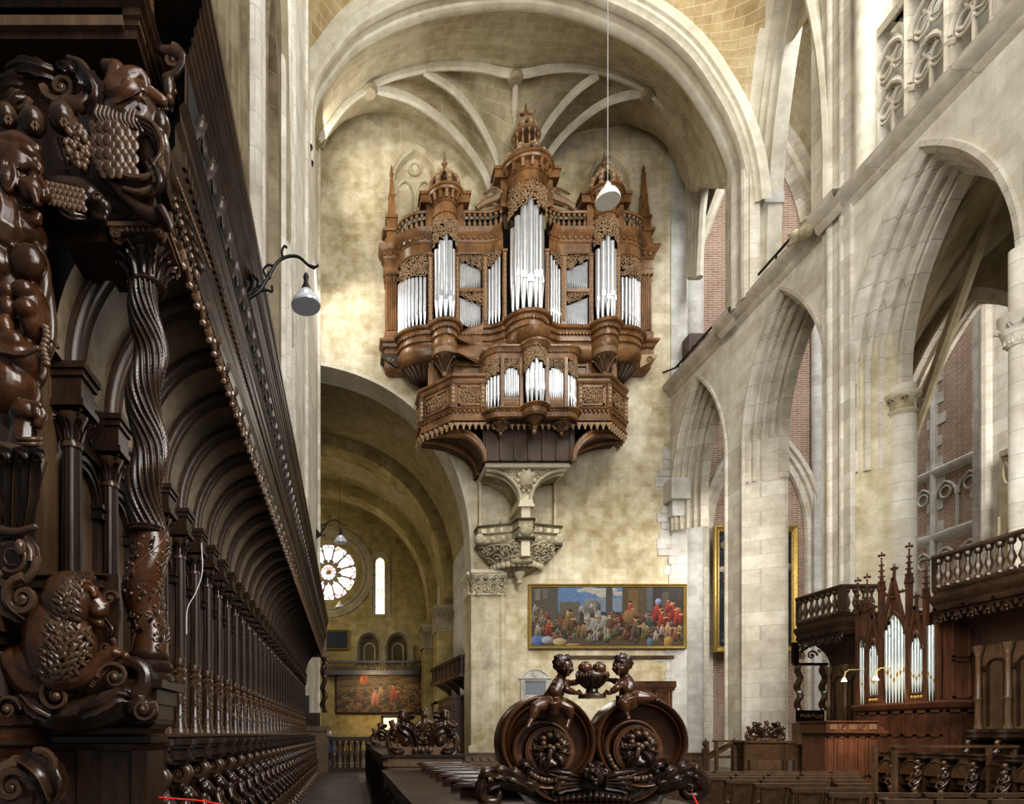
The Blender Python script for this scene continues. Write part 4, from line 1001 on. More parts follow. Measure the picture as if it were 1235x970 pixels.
for u,d in ((-2.28,2.75),(-1.55,3.44),(-.62,3.44),(.62,3.44),(1.55,3.44),(2.28,2.75)):
    MB().box(O(u-.08,d+.02,17.33),O(u+.08,d-.2,19.8)).build('post',M['walnut'],pos)
for k in range(-2,3): a=k*.55; pipe(.4*math.sin(a),3.42+.4*math.cos(a),.115,17.36,18.1-(.0 if k else .15),19.5-.2*abs(k),parent=pos)
for s in (-1,1):
    for k in range(9):
        t=(k-4)/4.2; pipe(s*1.08+t*.37,3.28,.04,17.86,18.2+.12*abs(t),19.0+.36*math.sqrt(1-t*t),lip=False,n=8,parent=pos)
    mb=MB().box(O(s*1.08-.45,3.4,17.75),O(s*1.08+.45,3.1,17.86)); mb.box(O(s*1.08-.45,3.38,17.35),O(s*1.08+.45,3.1,17.75)); mb.build('sill_panel',M['walnut'],pos)
    m2=MB(); foliage(m2,lambda u,z:True,(s*1.08-.3,17.5,s*1.08+.3,17.66),lambda u,z,d:O(u,3.4+d,z),.06,rs,14); m2.build('carved_relief',M['walnutc'],pos,60)
    for k in range(5):
        t=(k+.5)/5; pipe(s*(1.62+.56*math.sin(t*PI/2)),2.75+.56*math.cos(t*PI/2),.075,17.36,17.75+.25*(1-t),18.95-.0*t,parent=pos)
    m2=MB(); foliage(m2,lambda u,z,s=s:((u-1.08)/.4)**2+((z-19.0)/.38)**2>1,(.68,19.05,1.48,19.74),lambda u,z,d,s=s:O(s*u,3.38+d,z),.09,rs,40); m2.build('pipe_shade',M['walnutc'],pos,60)
    m2=MB(); foliage(m2,lambda a,z:True,(.15,19.0,1.4,19.72),lambda a,z,d,s=s:O(s*(1.62+(.66+d)*math.sin(a)),2.75+(.66+d)*math.cos(a),z),.11,rs,30); m2.build('pipe_shade',M['walnutc'],pos,60)
    mb=MB().lathe([(.02,-.62),(.1,-.55),(.06,-.42),(.14,-.3),(.45,-.05),(.5,0)],O(s*1.5,2.9,16.85),n=12)
    for k in range(8): a=k*PI/4; e=V(math.cos(a),math.sin(a),0); o=O(s*1.5,2.9,16.8); leaf(mb,[o+e*.1+V(0,0,-.35),o+e*.3+V(0,0,-.15),o+e*.5+V(0,0,-.1)],.14,tuple(e),3)
    mb.build('pendant',M['walnutc'],pos)
m2=MB(); foliage(m2,lambda a,z:z>19.5-.4*abs(a),(-1.2,18.95,1.2,20.1),lambda a,z,d:O((.55+d)*math.sin(a),3.42+(.55+d)*math.cos(a),z),.11,rs,60); m2.build('pipe_shade',M['walnutc'],pos,60)
MB().lathe([(.56,20.0),(.58,20.3),(.56,20.55),(.64,20.6),(.8,20.9),(.82,21.0),(.6,21.05)],O(0,3.3,0),n=24).build('tower_drum',M['walnut'],pos)
mb=MB().lathe([(.02,-.8),(.12,-.7),(.07,-.55),(.12,-.45),(.06,-.38),(.3,-.15),(.5,0),(.55,.06),(.56,.3)],O(0,3.42,16.85),n=16); mb.build('pendant',M['walnutc'],pos)
# ============================================================ STONE CORBEL
cor=thing('stone_corbel','carved pale stone corbel with two small arches under the organ gallery','corbel',(X0-.1,YW-.5,14))
XC=8.95
def K(u,d,z): return V(XC+u,YW-d,z)
mb=MB().box(K(-2.2,2.3,15.2),K(2.25,0,15.32)); mb.box(K(-2.12,2.2,15.0),K(2.17,0,15.2)); mb.build('top_slab',M['carvestone'],cor)
for s in (-1,1):
    # side arch from wall end of the slab to the central pier: quarter arch, with spandrel
    q=[(s*(2.0-1.75*math.sin(t*PI/2)),1.9,14.95-1.55*(1-math.cos(t*PI/2))) for t in frange(0,1,.1)]
    mb=MB().loft([[K(u,d,z) for u,d,z in q],[K(u,.05,z) for u,d,z in q]]); mb.tube([K(u,d+.02,z) for u,d,z in q],.1,6); mb.tube([K(u,d-.2,z-.12) for u,d,z in q],.08,6); mb.build('squinch_arch',M['carvestone'],cor)
    top=[K(u,1.85,15.0) for u,d,z in q]
    mb=MB().loft([[K(u,1.85,z) for u,d,z in q],top]); foliage(mb,lambda u,z,q=q:z>14.98-1.55*(1-math.cos(math.asin(min(1,max(0,(2.-abs(u))/1.75)))))+.1,(min(s*.15,s*1.9),13.6,max(s*.15,s*1.9),14.95),lambda u,z,d:K(u,1.87+d,z),.14,rs,30); mb.build('carved_spandrel',M['carvestone'],cor,60)
    mb=MB().add([K(s*2.,.02,12.3),K(s*.15,.02,12.3),K(s*.15,.02,15),K(s*2.,.02,15)],[(0,1,2,3)]); mb.box(K(s*2.0-.06,.4,12.3),K(s*2.0+.06,0,15)); mb.build('niche_back',M['plaster'],cor,0)
mb=MB().box(K(-.22,1.95,12.4),K(.22,.05,13.3)); mb.box(K(-.27,1.88,13.3),K(.27,.05,13.9)); mb.box(K(-.4,2.1,13.05),K(.4,.05,13.2)); mb.box(K(-.34,2.04,13.2),K(.34,.05,13.4)); mb.lathe([(.16,0),(.35,.2),(.4,.6),(.3,.9),(.1,1.0)],K(0,1.95,13.9),n=14); 
for a in range(10): mb.ell(K(.42*math.cos(a*PI/5),1.98,14.4+.52*math.sin(a*PI/5)),.11,6)
mb.build('prow_pier',M['carvestone'],cor)
ep=[(-2.15,.02),(-2.15,.7),(-.5,1.2),(-.35,1.95),(.35,1.95),(.5,1.2),(2.15,.7),(2.15,.02)]
mb=MB().sweep([K(u,d,11.75) for u,d in ep],[(.02,.75),(-.1,.75),(-.14,.68),(-.02,.6),(-.02,.32),(-.1,.27),(-.02,.2),(-.02,-.15),(-.1,-.2),(-.12,-.3),(.02,-.36),(.02,-.4)],(0,0,1))
mb.add([K(u,d,12.5) for u,d in ep],[tuple(range(8))])
for u in (-1.9,-1.45,-.95,.95,1.45,1.9): mb.box(K(u-.14,1.25-abs(u)*.26+.08,12.1),K(u+.14,.2,12.32)); mb.ell(K(u,1.25-abs(u)*.26+.08,11.75),.13,7)
for s in (-1,1): mb.ell(K(s*2.1,.75,11.8),.28,9); mb.ell(K(s*.75,.6,12.75),.28,9)
mb.ell(K(0,2.0,11.9),(.36,.2,.32),10); mb.build('carved_entablature',M['carvestone'],cor)
rows=[]
for f,zz in ((1,11.4),(.93,11.05),(.72,10.6),(.45,10.2),(.2,9.95)):
    rows.append([K(2.05*f*math.cos(PI-a),1.75*f*math.sin(a),zz) for a in frange(0,PI,PI/18)])
mb=MB().loft(rows); 
foliage(mb,lambda a,t:True,(.3,.05,2.85,.75),lambda a,t,d:K((2.05*(1-.5*abs(t)**1.5)+d)*math.cos(PI-a),(1.75*(1-.5*abs(t)**1.5)+d)*math.sin(a),11.35-1.1*t),.17,rs,60)
for a in frange(.2,PI-.2,PI/15): mb.ell(K(2.0*.66*math.cos(a),1.75*.66*math.sin(a),10.42),.17,7)
mb.ell(K(0,1.2,10.5),(.6,.35,.2),10); mb.lathe([(.02,-.55),(.16,-.45),(.1,-.3),(.25,-.1),(.3,.1)],K(0,.7,9.95),n=10); mb.box(K(-.22,1.9,10.6),K(.22,1.2,11.5)); mb.build('carved_bowl',M['carvestone'],cor,60)
# ============================================================ LEFT STALLS: canopy, columns, stalls
PT=.613; Y0=3.9-.613; NC=34; XC0=-1.72
canopy=thing('stall_canopy','dark carved wooden canopy over the left choir stalls, with coved ceiling on fluted columns','canopy',(-1.4,13,1.5))
YE=Y0+PT*(NC-1)+.15
cprof=[(-1.09,4.60),(-1.07,4.55),(-1.03,4.55),(-1.03,4.66),(-1.0,4.70),(-1.01,4.78),(-.985,4.82),(-.985,4.93),(-.955,4.96),(-.96,5.04),(-.93,5.07),(-.93,5.32),(-.905,5.34),(-.905,5.37),(-.89,5.38),(-.895,5.42),(-.875,5.44),(-.88,5.48),(-.86,5.5),(-.86,5.53),(-.845,5.54),(-.85,5.585),(-.83,5.60),(-.835,5.64),(-.815,5.66),(-.815,5.70),(-.80,5.71),(-.80,5.78),(-1.72,5.78),(-1.72,5.6)]
MB().loft([[V(x,y,z) for x,z in cprof] for y in (3.55,YE)]).build('cornice',M['dark'],canopy)
MB().add([(-.926,3.6,5.085),(-.926,YE,5.085),(-.926,YE,5.305),(-.926,3.6,5.305)],[(0,1,2,3)]).build('frieze_ground',M['black'],canopy,0)  # black strip, shade of the openwork recess put into colour
y=3.8; fsrc=None; k=0
while y<YE-.1 and k<90:      # running leaf frieze on the cornice
    if fsrc is None:
        mb=MB(); leaf(mb,[V(-.945,y,5.09),V(-.905,y+.05,5.19),V(-.895,y+.11,5.30)],.10,(1,0,-.3),4,.4); leaf(mb,[V(-.945,y+.16,5.30),V(-.915,y+.15,5.22),V(-.91,y+.12,5.12)],.06,(1,0,-.3),3,.4); mb.ell(V(-.925,y+.21,5.2),(.02,.025,.05),6)
        fsrc=mb.build('frieze_leaf',M['dark'],canopy,60); fy=y
    else: inst(fsrc,canopy,V(0,y-fy,0)+fsrc.location)
    y+=.29; k+=1
mb=MB(); y=3.7
while y<YE-.05: mb.box((-1.005,y,4.83),(-.965,y+.035,4.92)); y+=.075
mb.build('dentil_band',M['dark'],canopy,0)
cov=[(-1.08-.64*math.cos(t*PI/2),3.74+.84*math.sin(t*PI/2)) for t in frange(0,1,.07)]
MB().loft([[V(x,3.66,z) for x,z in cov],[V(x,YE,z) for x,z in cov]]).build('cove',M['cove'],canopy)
# pendants of the fringe
src=None; k=0; y=3.85
while y<YE-.1 and k<95:
    if src is None or k==22:
        mb=MB().lathe([(.005,-.17),(.022,-.15),(.012,-.13),(.035,-.10),(.012,-.075),(.016,-.03),(.04,0),(.045,.05)],(-1.05,y,4.58),n=7 if k<22 else 5)
        for s in (-1,1):
            mb.tube([V(-1.05,y+s*.045,4.55),V(-1.05,y+s*.1,4.45),V(-1.05,y+s*.16,4.5),V(-1.05,y+s*.17,4.57)],.016,5 if k<22 else 4); mb.ell(V(-1.05,y+s*.1,4.43),.025,5 if k<22 else 4)
            mb.tube([V(-1.05,y+s*.1,4.57),V(-1.04,y+s*.13,4.50)],.014,4)
        src=mb.build('pendant',M['carve'],canopy); sy=y
    else: inst(src,canopy,V(0,y-sy,0))
    y+=.37; k+=1
# fluted columns
def fluted(mb,o,r0,r1,h,n=12,seg=4):
    rows=[]
    for t in (0,.5,1):
        r=r0+(r1-r0)*t
        rows.append([o+V(math.cos(a)*q,math.sin(a)*q,h*t) for i in range(n*seg) for a,q in [(2*PI*i/(n*seg),r*(1-.10*(1+math.cos(2*PI*i/seg))/2))]])
    return mb.loft(rows,True)
cols=[]; rc=random.Random(5)
for lod in (0,1):
    o=V(XC0,Y0+PT,0); m=MB()
    fluted(m,o+V(0,0,2.25),.066,.058,1.03,12,4 if lod==0 else 2)
    m.lathe([(.075,2.22),(.075,2.26),(.066,2.27)],o,n=12)
    col=m.build('column',M['dark'],canopy,50)
    m=MB().lathe([(.10,1.5),(.10,1.55),(.08,1.57),(.085,1.60),(.07,1.62),(.069,2.18),(.076,2.2),(.072,2.23)],o,n=12)
    for i in range(70 if lod==0 else 26):
        a=rc.uniform(-1.9,1.4);z=rc.uniform(1.66,2.16)
        if lod==0: scroll(m,o+V(math.cos(a)*.068,math.sin(a)*.068,z),.026,1.2,rc.uniform(0,6),rc.choice((-1,1)),(-math.sin(a),math.cos(a),0),(0,0,1),.3,8,False,4)
        else: m.ell(o+V(math.cos(a)*.066,math.sin(a)*.066,z),(.02,.02,.03),5)
    m.build('carved_drum',M['carve'],col,60)
    m=MB().lathe([(.066,3.26),(.07,3.28),(.06,3.3),(.07,3.4),(.10,3.46)],o,n=10)
    for i in range(8):
        a=i*PI/4; e=V(math.cos(a),math.sin(a),0)
        leaf(m,[o+e*.06+V(0,0,3.3),o+e*.085+V(0,0,3.38),o+e*.12+V(0,0,3.41)],.035,tuple(e),3)
        if i%2 and lod==0: scroll(m,o+e*.11+V(0,0,3.45),.032,1.3,0,1,tuple(e),(0,0,1))
    m.build('capital',M['carve'],col,50)
    m=MB().box(o+V(-.12,-.12,3.48),o+V(.12,.12,3.52)); m.box(o+V(-.1,-.1,3.52),o+V(.1,.1,3.66)); m.box(o+V(-.115,-.115,3.66),o+V(.115,.115,3.70)); m.box(o+V(-.13,-.13,3.70),o+V(.13,.13,3.74)); m.build('impost_block',M['dark'],col,0)
    cols.append(col)
tr=[tree_of(c) for c in cols]
for i in range(NC):
    if i<=1: continue
    if i==10: c=cols[1]; c.location=V(0,PT*(i-1),0)+c.location; continue
    srcc=cols[0] if i<10 else cols[1]
    c=srcc.copy(); C.objects.link(c); c.parent=canopy; c.location=(cols[0].location+V(0,PT*(i-1),0))
    for g,_ in tr[0 if i<10 else 1]: d=g.copy(); C.objects.link(d); d.parent=c
# arched ribs of the cove
rsrc=None
for i in range(NC-1):
    if rsrc is None:
        mb=MB(); 
        pr=[(.0,-.11),(.03,-.11),(.03,-.08),(.05,-.07),(.065,-.05),(.05,-.03),(.05,.03),(.065,.05),(.05,.07),(.03,.08),(.03,.11),(0,.11)]
        mb.sweep([V(x,Y0+PT,z) for x,z in [(cov[0][0],3.7)]+cov],[(a,b) for a,b in pr],(0,1,0))
        rsrc=mb.build('cove_rib',M['covedark'],canopy,50)
    else: inst(rsrc,canopy,V(0,PT*i,0))
# panelled back with small round arches and imposts between the columns
psrc=None
PY=Y0+PT
MB().box((-1.85,3.7,1.5),(-1.80,PY,3.72)).build('back_panel',M['panel'],canopy,0)
for i in range(NC-2):
    if psrc is None:
        yc=PY+PT/2; mb=MB().box((-1.85,PY,1.5),(-1.80,PY+PT,3.72)); 
        b=mb.build('back_panel',M['panel'],canopy,0)
        ap=[V(-1.80,u,z) for u,z in parch(yc,.20,3.06,.2,8)]; pa=[V(-1.8,yc-.2,1.55)]+ap+[V(-1.8,yc+.2,1.55)]
        m2=MB().sweep(list(reversed(pa)),[(-.08,0),(-.08,.05),(-.05,.05),(-.045,.03),(-.02,.03),(-.015,.045),(0,.04),(.01,0)],(1,0,0))
        for s in (-1,1): m2.box((-1.81,yc+s*.225-.055,3.0),(-1.72,yc+s*.225+.055,3.03)); m2.box((-1.81,yc+s*.225-.045,3.03),(-1.735,yc+s*.225+.045,3.07)); m2.box((-1.81,yc+s*.225-.06,3.07),(-1.715,yc+s*.225+.06,3.1))
        m2.loft([[V(-1.8+d,PY,z) for d,z in ((0,3.36),(.05,3.37),(.05,3.42),(.02,3.44),(.02,3.55),(.06,3.6),(.09,3.68),(.09,3.73),(0,3.74))],[V(-1.8+d,PY+PT,z) for d,z in ((0,3.36),(.05,3.37),(.05,3.42),(.02,3.44),(.02,3.55),(.06,3.6),(.09,3.68),(.09,3.73),(0,3.74))]])
        for t in (.3,.5,.7): scroll(m2,V(-1.77,PY+PT*t,3.5),.045,1.4,0,1,(0,1,0),(0,0,1),.25,12)
        m2.build('panel_arch',M['dark'],b,40); psrc=(b,tree_of(b))
    else:
        c=inst(psrc[0],canopy,psrc[0].location+V(0,PT*i,0))
        for g,_ in psrc[1]: d=g.copy(); C.objects.link(d); d.parent=c
# continuous shelf over the stalls (columns stand on it)
shelf=MB().loft([[V(x,y,z) for x,z in ((-1.85,1.46),(-1.5,1.46),(-1.48,1.48),(-1.48,1.495),(-1.5,1.505),(-1.85,1.505))] for y in (3.95,YE)])
shelf.build('column_shelf',M['dark'],canopy)
# ------------------------------------------------ the stalls themselves
def bust(seed):
    r=random.Random(seed); m=MB(); q=r.uniform(-.02,.02)
    h=V(.09,q,-.43)                      # head
    m.ell(h,(.058,.05,.068),12); m.ell(h+V(.05,0,-.02),(.03,.03,.045),8); m.tube([h+V(.058,0,.012),h+V(.078,0,-.018)],[.011,.015],6,ball=True)
    for s in (-1,1): m.ell(h+V(.045,s*.022,.006),.013,6); m.ell(h+V(.04,s*.028,-.02),.02,6); m.ell(h+V(-.005,s*.05,-.005),(.018,.012,.025),6)
    m.ell(h+V(.064,0,-.042),(.012,.02,.007),6); m.ell(h+V(.055,0,-.062),(.018,.018,.014),6)
    for k in range(16):
        a=r.uniform(0,6.28);t=r.uniform(.2,1.5); m.ell(h+V(-.015+.055*math.cos(t)*math.cos(a)*.6-.02,.055*math.sin(a),.02+.05*math.cos(a*.5)**2+.01),(.025,.022,.022),6)
    if seed%3==1:
        for k in range(6): m.tube([h+V(.05,-.03+.012*k,-.06),h+V(.055,-.025+.01*k,-.1-.02*(k%2))],[.013,.006],5,ball=True)
    m.tube([h+V(-.01,0,-.04),h+V(-.02,0,-.12),h+V(-.03,0,-.26),h+V(0,0,-.40),h+V(.03,0,-.48)],[.036,.075,.07,.06,.045],10,ball=True)
    for s in (-1,1):
        m.tube([h+V(-.01,s*.06,-.12),h+V(.02,s*.095,-.2),h+V(.09,s*.05,-.27)],[.04,.032,.02],8,ball=True)
        m.tube(catmull([h+V(-.02,s*.07,-.28),h+V(.05,s*.09,-.4),h+V(.12,s*.06,-.5),h+V(.1,s*.03,-.56)],4),.026,6,ball=True)
    m.tube(catmull([h+V(.03,0,-.16),h+V(.06,.03,-.25),h+V(.05,-.03,-.34),h+V(.09,.02,-.44)],4),.03,6,ball=True)
    return m
stall0=[]; nst=31
for v in range(3):
    t=thing('choir_stall','x','choir stall',(0,0,0))
    m=MB(); n=14     # armrest with rounded moulded nose
    nose=[(-.42,.17)]+[(.0+.17*math.sin(a)*.9,.17*math.cos(a)) for a in frange(0,PI,PI/n)]+[(-.42,-.17)]
    for (d,z0,z1) in ((0,-.045,-.01),(-.02,-.075,-.045),(-.045,-.10,-.075),(-.03,-.135,-.10),(-.01,-.16,-.135),(-.05,-.20,-.16)):
        m.prism([V(x+(d if x>-.2 else 0),y*(1+d*4),z0) for x,y in nose],(0,0,z1-z0))
    m.prism([V(x*.97,y*.95,-.012) for x,y in nose],(0,0,.012))
    m.build('armrest',M['dark'],t,40)
    m=MB().box((-.46,-.035,-1.42),(.02,.035,-.19)); m.build('side_panel',M['dark'],t,0)
    m=MB(); scroll(m,V(.02,-.03,-.28),.085,1.8,PI/2,-1,(1,0,0),(0,0,1),.3,26); m.tube(catmull([V(.02,0,-.2),V(.1,0,-.26),V(.05,0,-.36)],4),.045,8); 
    leaf(m,[V(-.1,-.05,-.3),V(-.05,-.06,-.5),V(-.02,-.06,-.75)],.09,(0,-1,0),4); m.build('volute',M['carve'],t,60)
    sculpt(bust(v+3),'carved_figure',M['carve'],t,.0075,2)
    m=MB()
    scroll(m,V(.06,-.04,-1.08),.10,1.7,0,1,(1,0,0),(0,0,1),.25,22); scroll(m,V(.13,-.03,-1.24),.07,1.6,0,-1,(1,0,0),(0,0,1),.28,18)
    leaf(m,[V(.0,-.05,-.85),V(.1,-.06,-.95),V(.18,-.05,-1.1)],.08,(0,-1,.2),4); m.tube(catmull([V(.08,0,-.9),V(.16,0,-1.05),V(.14,0,-1.2),V(.2,0,-1.38)],4),[.05]*4+[.06]*4+[.05]*4+[.07],8); m.ell(V(.2,0,-1.38),(.08,.05,.05),8)
    for s in (-.03,0,.03): m.ell(V(.26,s,-1.4),(.03,.017,.025),6)
    m.build('carved_foot',M['carve'],t,60)
    m=MB().box((-.42,.04,-.98),(-.02,PT-.04,-.94)); m.box((-.46,.035,-1.42),(-.42,PT-.035,-.04)); m.box((-.3,.035,-1.42),(-.27,PT-.035,-.98)); m.build('seat',M['dark'],t,0)
    m=MB().ell(V(-.2,PT/2,-.99),(.12,.09,.05),10); m.build('seat_bracket',M['carve'],t)
    stall0.append(t)
trs=[tree_of(t) for t in stall0]
ords='first second third fourth fifth sixth seventh eighth ninth tenth eleventh twelfth thirteenth fourteenth fifteenth sixteenth seventeenth eighteenth nineteenth twentieth twenty-first twenty-second twenty-third twenty-fourth twenty-fifth twenty-sixth twenty-seventh twenty-eighth twenty-ninth thirtieth thirty-first thirty-second thirty-third'.split()
gst='high choir stalls of the left row'
for i in range(nst):
    loc=V(-1.37,4.35+PT*i,1.465); lab='dark oak choir stall with carved arm, %s from near end of left row'%ords[i]
    if i<3: t=stall0[i]; t.location=loc; t['label']=lab; t['group']=gst
    else: dup(stall0[i%3],loc,lab,gst,tree=trs[i%3])
st(MB().box((-1.9,3.7,0),(-1.13,YE+.3,.05)),'floor_step',M['dark'],0)
# far end of the stalls: pierced bracket, barley-sugar column and low panel
fe=thing('stall_end','far end of the left stalls with small twisted column and pierced bracket','stall end',(-1.3,YE+.2,0))
ye=YE+.15
def FP(px,py,d=0): p=P(px,py,ye); p.y-=d; return p
mb=MB().box(FP(352,890,-.08)-V(0,0,0),FP(396,932,.06)); mb.box(FP(352,876,-.1),FP(397,882,.1)); mb.box(FP(354,882,-.05),FP(394,890,.02)); mb.build('base',M['panel'],fe,0)
mb=MB().box(FP(355,860,-.05),FP(386,877,.03)); o=mb.build('carved_rail',M['dark'],fe,0)
m2=MB()
for k in range(5): scroll(m2,FP(360+k*5.5,868,.05),.09,1.4,k,(-1)**k,(1,0,0),(0,0,1),.28,12)
m2.build('scrollwork',M['carve'],o)
def barley(o,h,r,amp,per,n=12,twist=9,nz=40):
    rows=[]
    for j in range(nz+1):
        z=h*j/nz; ph=2*PI*z/per; c=o+V(amp*math.cos(ph),amp*math.sin(ph),z)
        rows.append([c+V(math.cos(a),math.sin(a),0)*r*(1+.1*math.cos(5*a-twist*z)) for a in [2*PI*i/n for i in range(n)]])
    return MB().loft(rows,True)
c0=FP(390.5,860); mb=barley(c0,FP(390,792).z-c0.z,.1,.045,.62); mb.build('twisted_column',M['carve'],fe)
mb=MB().box(FP(356,790,-.1),FP(397,793,.1)); scroll(mb,FP(370,783,.05),.16,1.6,0,1); scroll(mb,FP(381,784,.05),.11,1.6,2,-1); mb.tube([FP(358,790),FP(362,779),FP(374,774),FP(388,772)],.06,6); mb.box(FP(384,756,-.08),FP(394,792,.08)); scroll(mb,FP(391,768,.08),.17,1.6,1,1); mb.build('pierced_bracket',M['carve'],fe)
# ============================================================ NEAR END OF THE LEFT STALLS
YF_=3.6
def E(px,py,d=0): return P(px,py,YF_-d)
U=YF_/F
end=thing('carved_stall_end','huge dark carved stall end with satyr, lion and twisted column at the left edge','stall end',E(120,1020))
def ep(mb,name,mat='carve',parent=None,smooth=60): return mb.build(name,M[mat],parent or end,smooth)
yb=YF_+.3
# pedestal
mb=MB().box((E(-70,0).x,YF_,0),(E(176,0).x,yb,E(0,905).z)); mb.box((E(95,0).x,YF_-.02,0),(E(120,0).x,YF_,E(0,905).z)); mb.box((E(160,0).x,YF_-.02,0),(E(179,0).x,yb,E(0,905).z)); 
ep(mb,'pedestal','dark',None,0)
pth=[V(E(-70,0).x,YF_,E(0,900).z),V(E(178,0).x,YF_,E(0,900).z),V(E(178,0).x,yb,E(0,900).z)]
mb=MB().sweep(pth,[(.1,.165),(-.03,.165),(-.06,.15),(-.06,.125),(-.03,.11),(-.015,.10),(-.01,.07),(-.03,.055),(-.03,.02),(-.012,.01),(-.005,-.03),(.02,-.05),(.1,-.05)],(0,0,1)); ep(mb,'pedestal_moulding','carve_red',None,30)
o=V(E(-8,0).x,YF_+.02,E(0,900).z)
mb=MB().lathe([(.36,.167),(.375,.15),(.37,.12),(.33,.10),(.32,.06),(.34,.04),(.34,.01),(.30,-.01),(.28,-.06)],o,n=32); ep(mb,'rounded_capital','carve_red',None,40)
mb=MB(); scroll(mb,E(15,950,.25),.11,1.8,0,1,th=.3); scroll(mb,E(50,925,.2),.09,1.7,2,-1,th=.3); leaf(mb,[E(20,915,.25),E(45,935,.3),E(60,965,.25)],.12,(0,-1,0),5); leaf(mb,[E(55,915,.2),E(65,945,.22),E(50,985,.25)],.1,(.3,-1,0),5); mb.box(E(-60,1000,.18),E(60,910,-.02)); ep(mb,'carved_console')
# scrolled base that carries the lion
mb=MB()
def tb(mb,pts,r,n=10,d=.12,nn=5):
    q=catmull([E(a,b,(c[0] if c else d)) for a,b,*c in pts],nn)
    if hasattr(r,'__len__'):
        rr=[]; m=len(q)
        for i in range(m):
            t=i/(m-1)*(len(r)-1); k=min(int(t),len(r)-2); rr.append(r[k]+(r[k+1]-r[k])*(t-k))
        r=[x*U for x in rr]
    else: r=r*U
    return mb.tube(q,r,n,ball=True)
tb(mb,[(20,828),(38,852),(75,864),(115,862),(150,850),(172,832),(174,812),(160,800),(142,806),(132,820)],[14,18,20,20,17,13,11,9,7,5])
tb(mb,[(45,835),(60,856),(95,858),(125,848),(150,836)],[10,14,16,14,8],10,.17)
tb(mb,[(0,862),(60,866),(120,866),(165,862)],[8,8,8,8],8,.1)
mb.ell(E(168,854,.16),(17*U,17*U,13*U),12); mb.ell(E(182,857,.14),(9*U,11*U,14*U),10)
base=sculpt(mb,'scroll_base',M['carve'],end,.006,3)
mb=MB()
for (x,y,r,a,s) in ((68,840,21,PI/2,1),(138,817,19,PI,-1),(172,856,14,0,-1),(8,856,17,0,1)):
    q=spiral(E(x,y,.26),r*U,r*U*.15,1.9,a,30,(1,0,0),(0,0,1),s); mb.tube(q,[r*U*.17*(1-.5*i/30) for i in range(31)],6); mb.ell(E(x,y,.27),r*U*.24,8)
for k in range(15): mb.bar(E(108+k*1.9,826-k*2.6,.26),E(112+k*2.1,829-k*2.4,.24),.004,.006)
leaf(mb,[E(95,860,.27),E(118,850,.32),E(140,838,.3),E(160,842,.27)],.07,(0,-1,.2),5); leaf(mb,[E(60,866,.28),E(40,855,.3),E(25,838,.27)],.06,(0,-1,0),4)
ep(mb,'scroll_ornament','carve',base)
# lion
mb=MB()
mb.ell(E(72,775,.2),(42*U,.15,58*U),14); mb.ell(E(85,725,.22),(32*U,.14,34*U),14); mb.ell(E(50,800,.16),(36*U,.13,30*U),12)
mb.ell(E(104,722,.24),(17*U,.075,19*U),12); tb(mb,[(104,720),(114,728),(121,735)],[14,12.5,10],10,.24); mb.ell(E(118,738,.24),(11*U,.055,9*U),10); mb.ell(E(127,730,.24),(5*U,.03,4*U),10); tb(mb,[(106,742),(119,752)],[9,6.5],8,.23)
tb(mb,[(98,712),(108,710),(114,716)],[6,6,4],8,.29); mb.ell(E(113,718,.31),(4*U,.012,3.5*U),7); mb.ell(E(97,708,.29),(7*U,.03,6*U),8)
tb(mb,[(70,820),(98,818),(118,800),(138,788)],[16,13,11,9],10,.24)
for k in range(4): mb.ell(E(132+k*6.5,785+k*2.2,.25+.012*(k%2)),(5*U,.03,5.5*U),8)
tb(mb,[(20,800),(40,828),(80,832)],[20,18,14],10,.18)
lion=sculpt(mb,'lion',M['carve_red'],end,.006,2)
mb=MB(); rl=random.Random(2)
for row in range(14):                 # wavy locks of the mane
    for c in range(10):
        y=692+row*9.2; t=row/13; lx=64-40*t; rx=96 if t<.5 else 110-22*max(0,t-.75)*4
        x=lx+(rx-lx)*(c+rl.uniform(.1,.9))/10; L=rl.uniform(14,21); am=rl.uniform(2.5,4.)
        def dep(x,y): 
            return max(.19+.165*math.sqrt(max(.0,1-((x-72)/46)**2-((y-775)/62)**2)),.22+.15*math.sqrt(max(.0,1-((x-85)/36)**2-((y-725)/37)**2)))
        pts=[]
        for i in range(9):
            u=i/8; xx=x+(u*9-4)*(.6-t*1.1)+am*math.sin(u*2*PI*1.15+c); yy=y+u*L
            pts.append(E(xx,yy,dep(xx,yy)))
        mb.tube(pts,[3.1*U*math.sin(PI*(.15+.8*i/8))+.001 for i in range(9)],6,ball=False)
for k in range(9): scroll(mb,E(84+k*3.6,694-5*math.sin(k/8*PI)+3,.32),5*U,1.4,k,1,th=.32)
ep(mb,'mane','carve',lion)
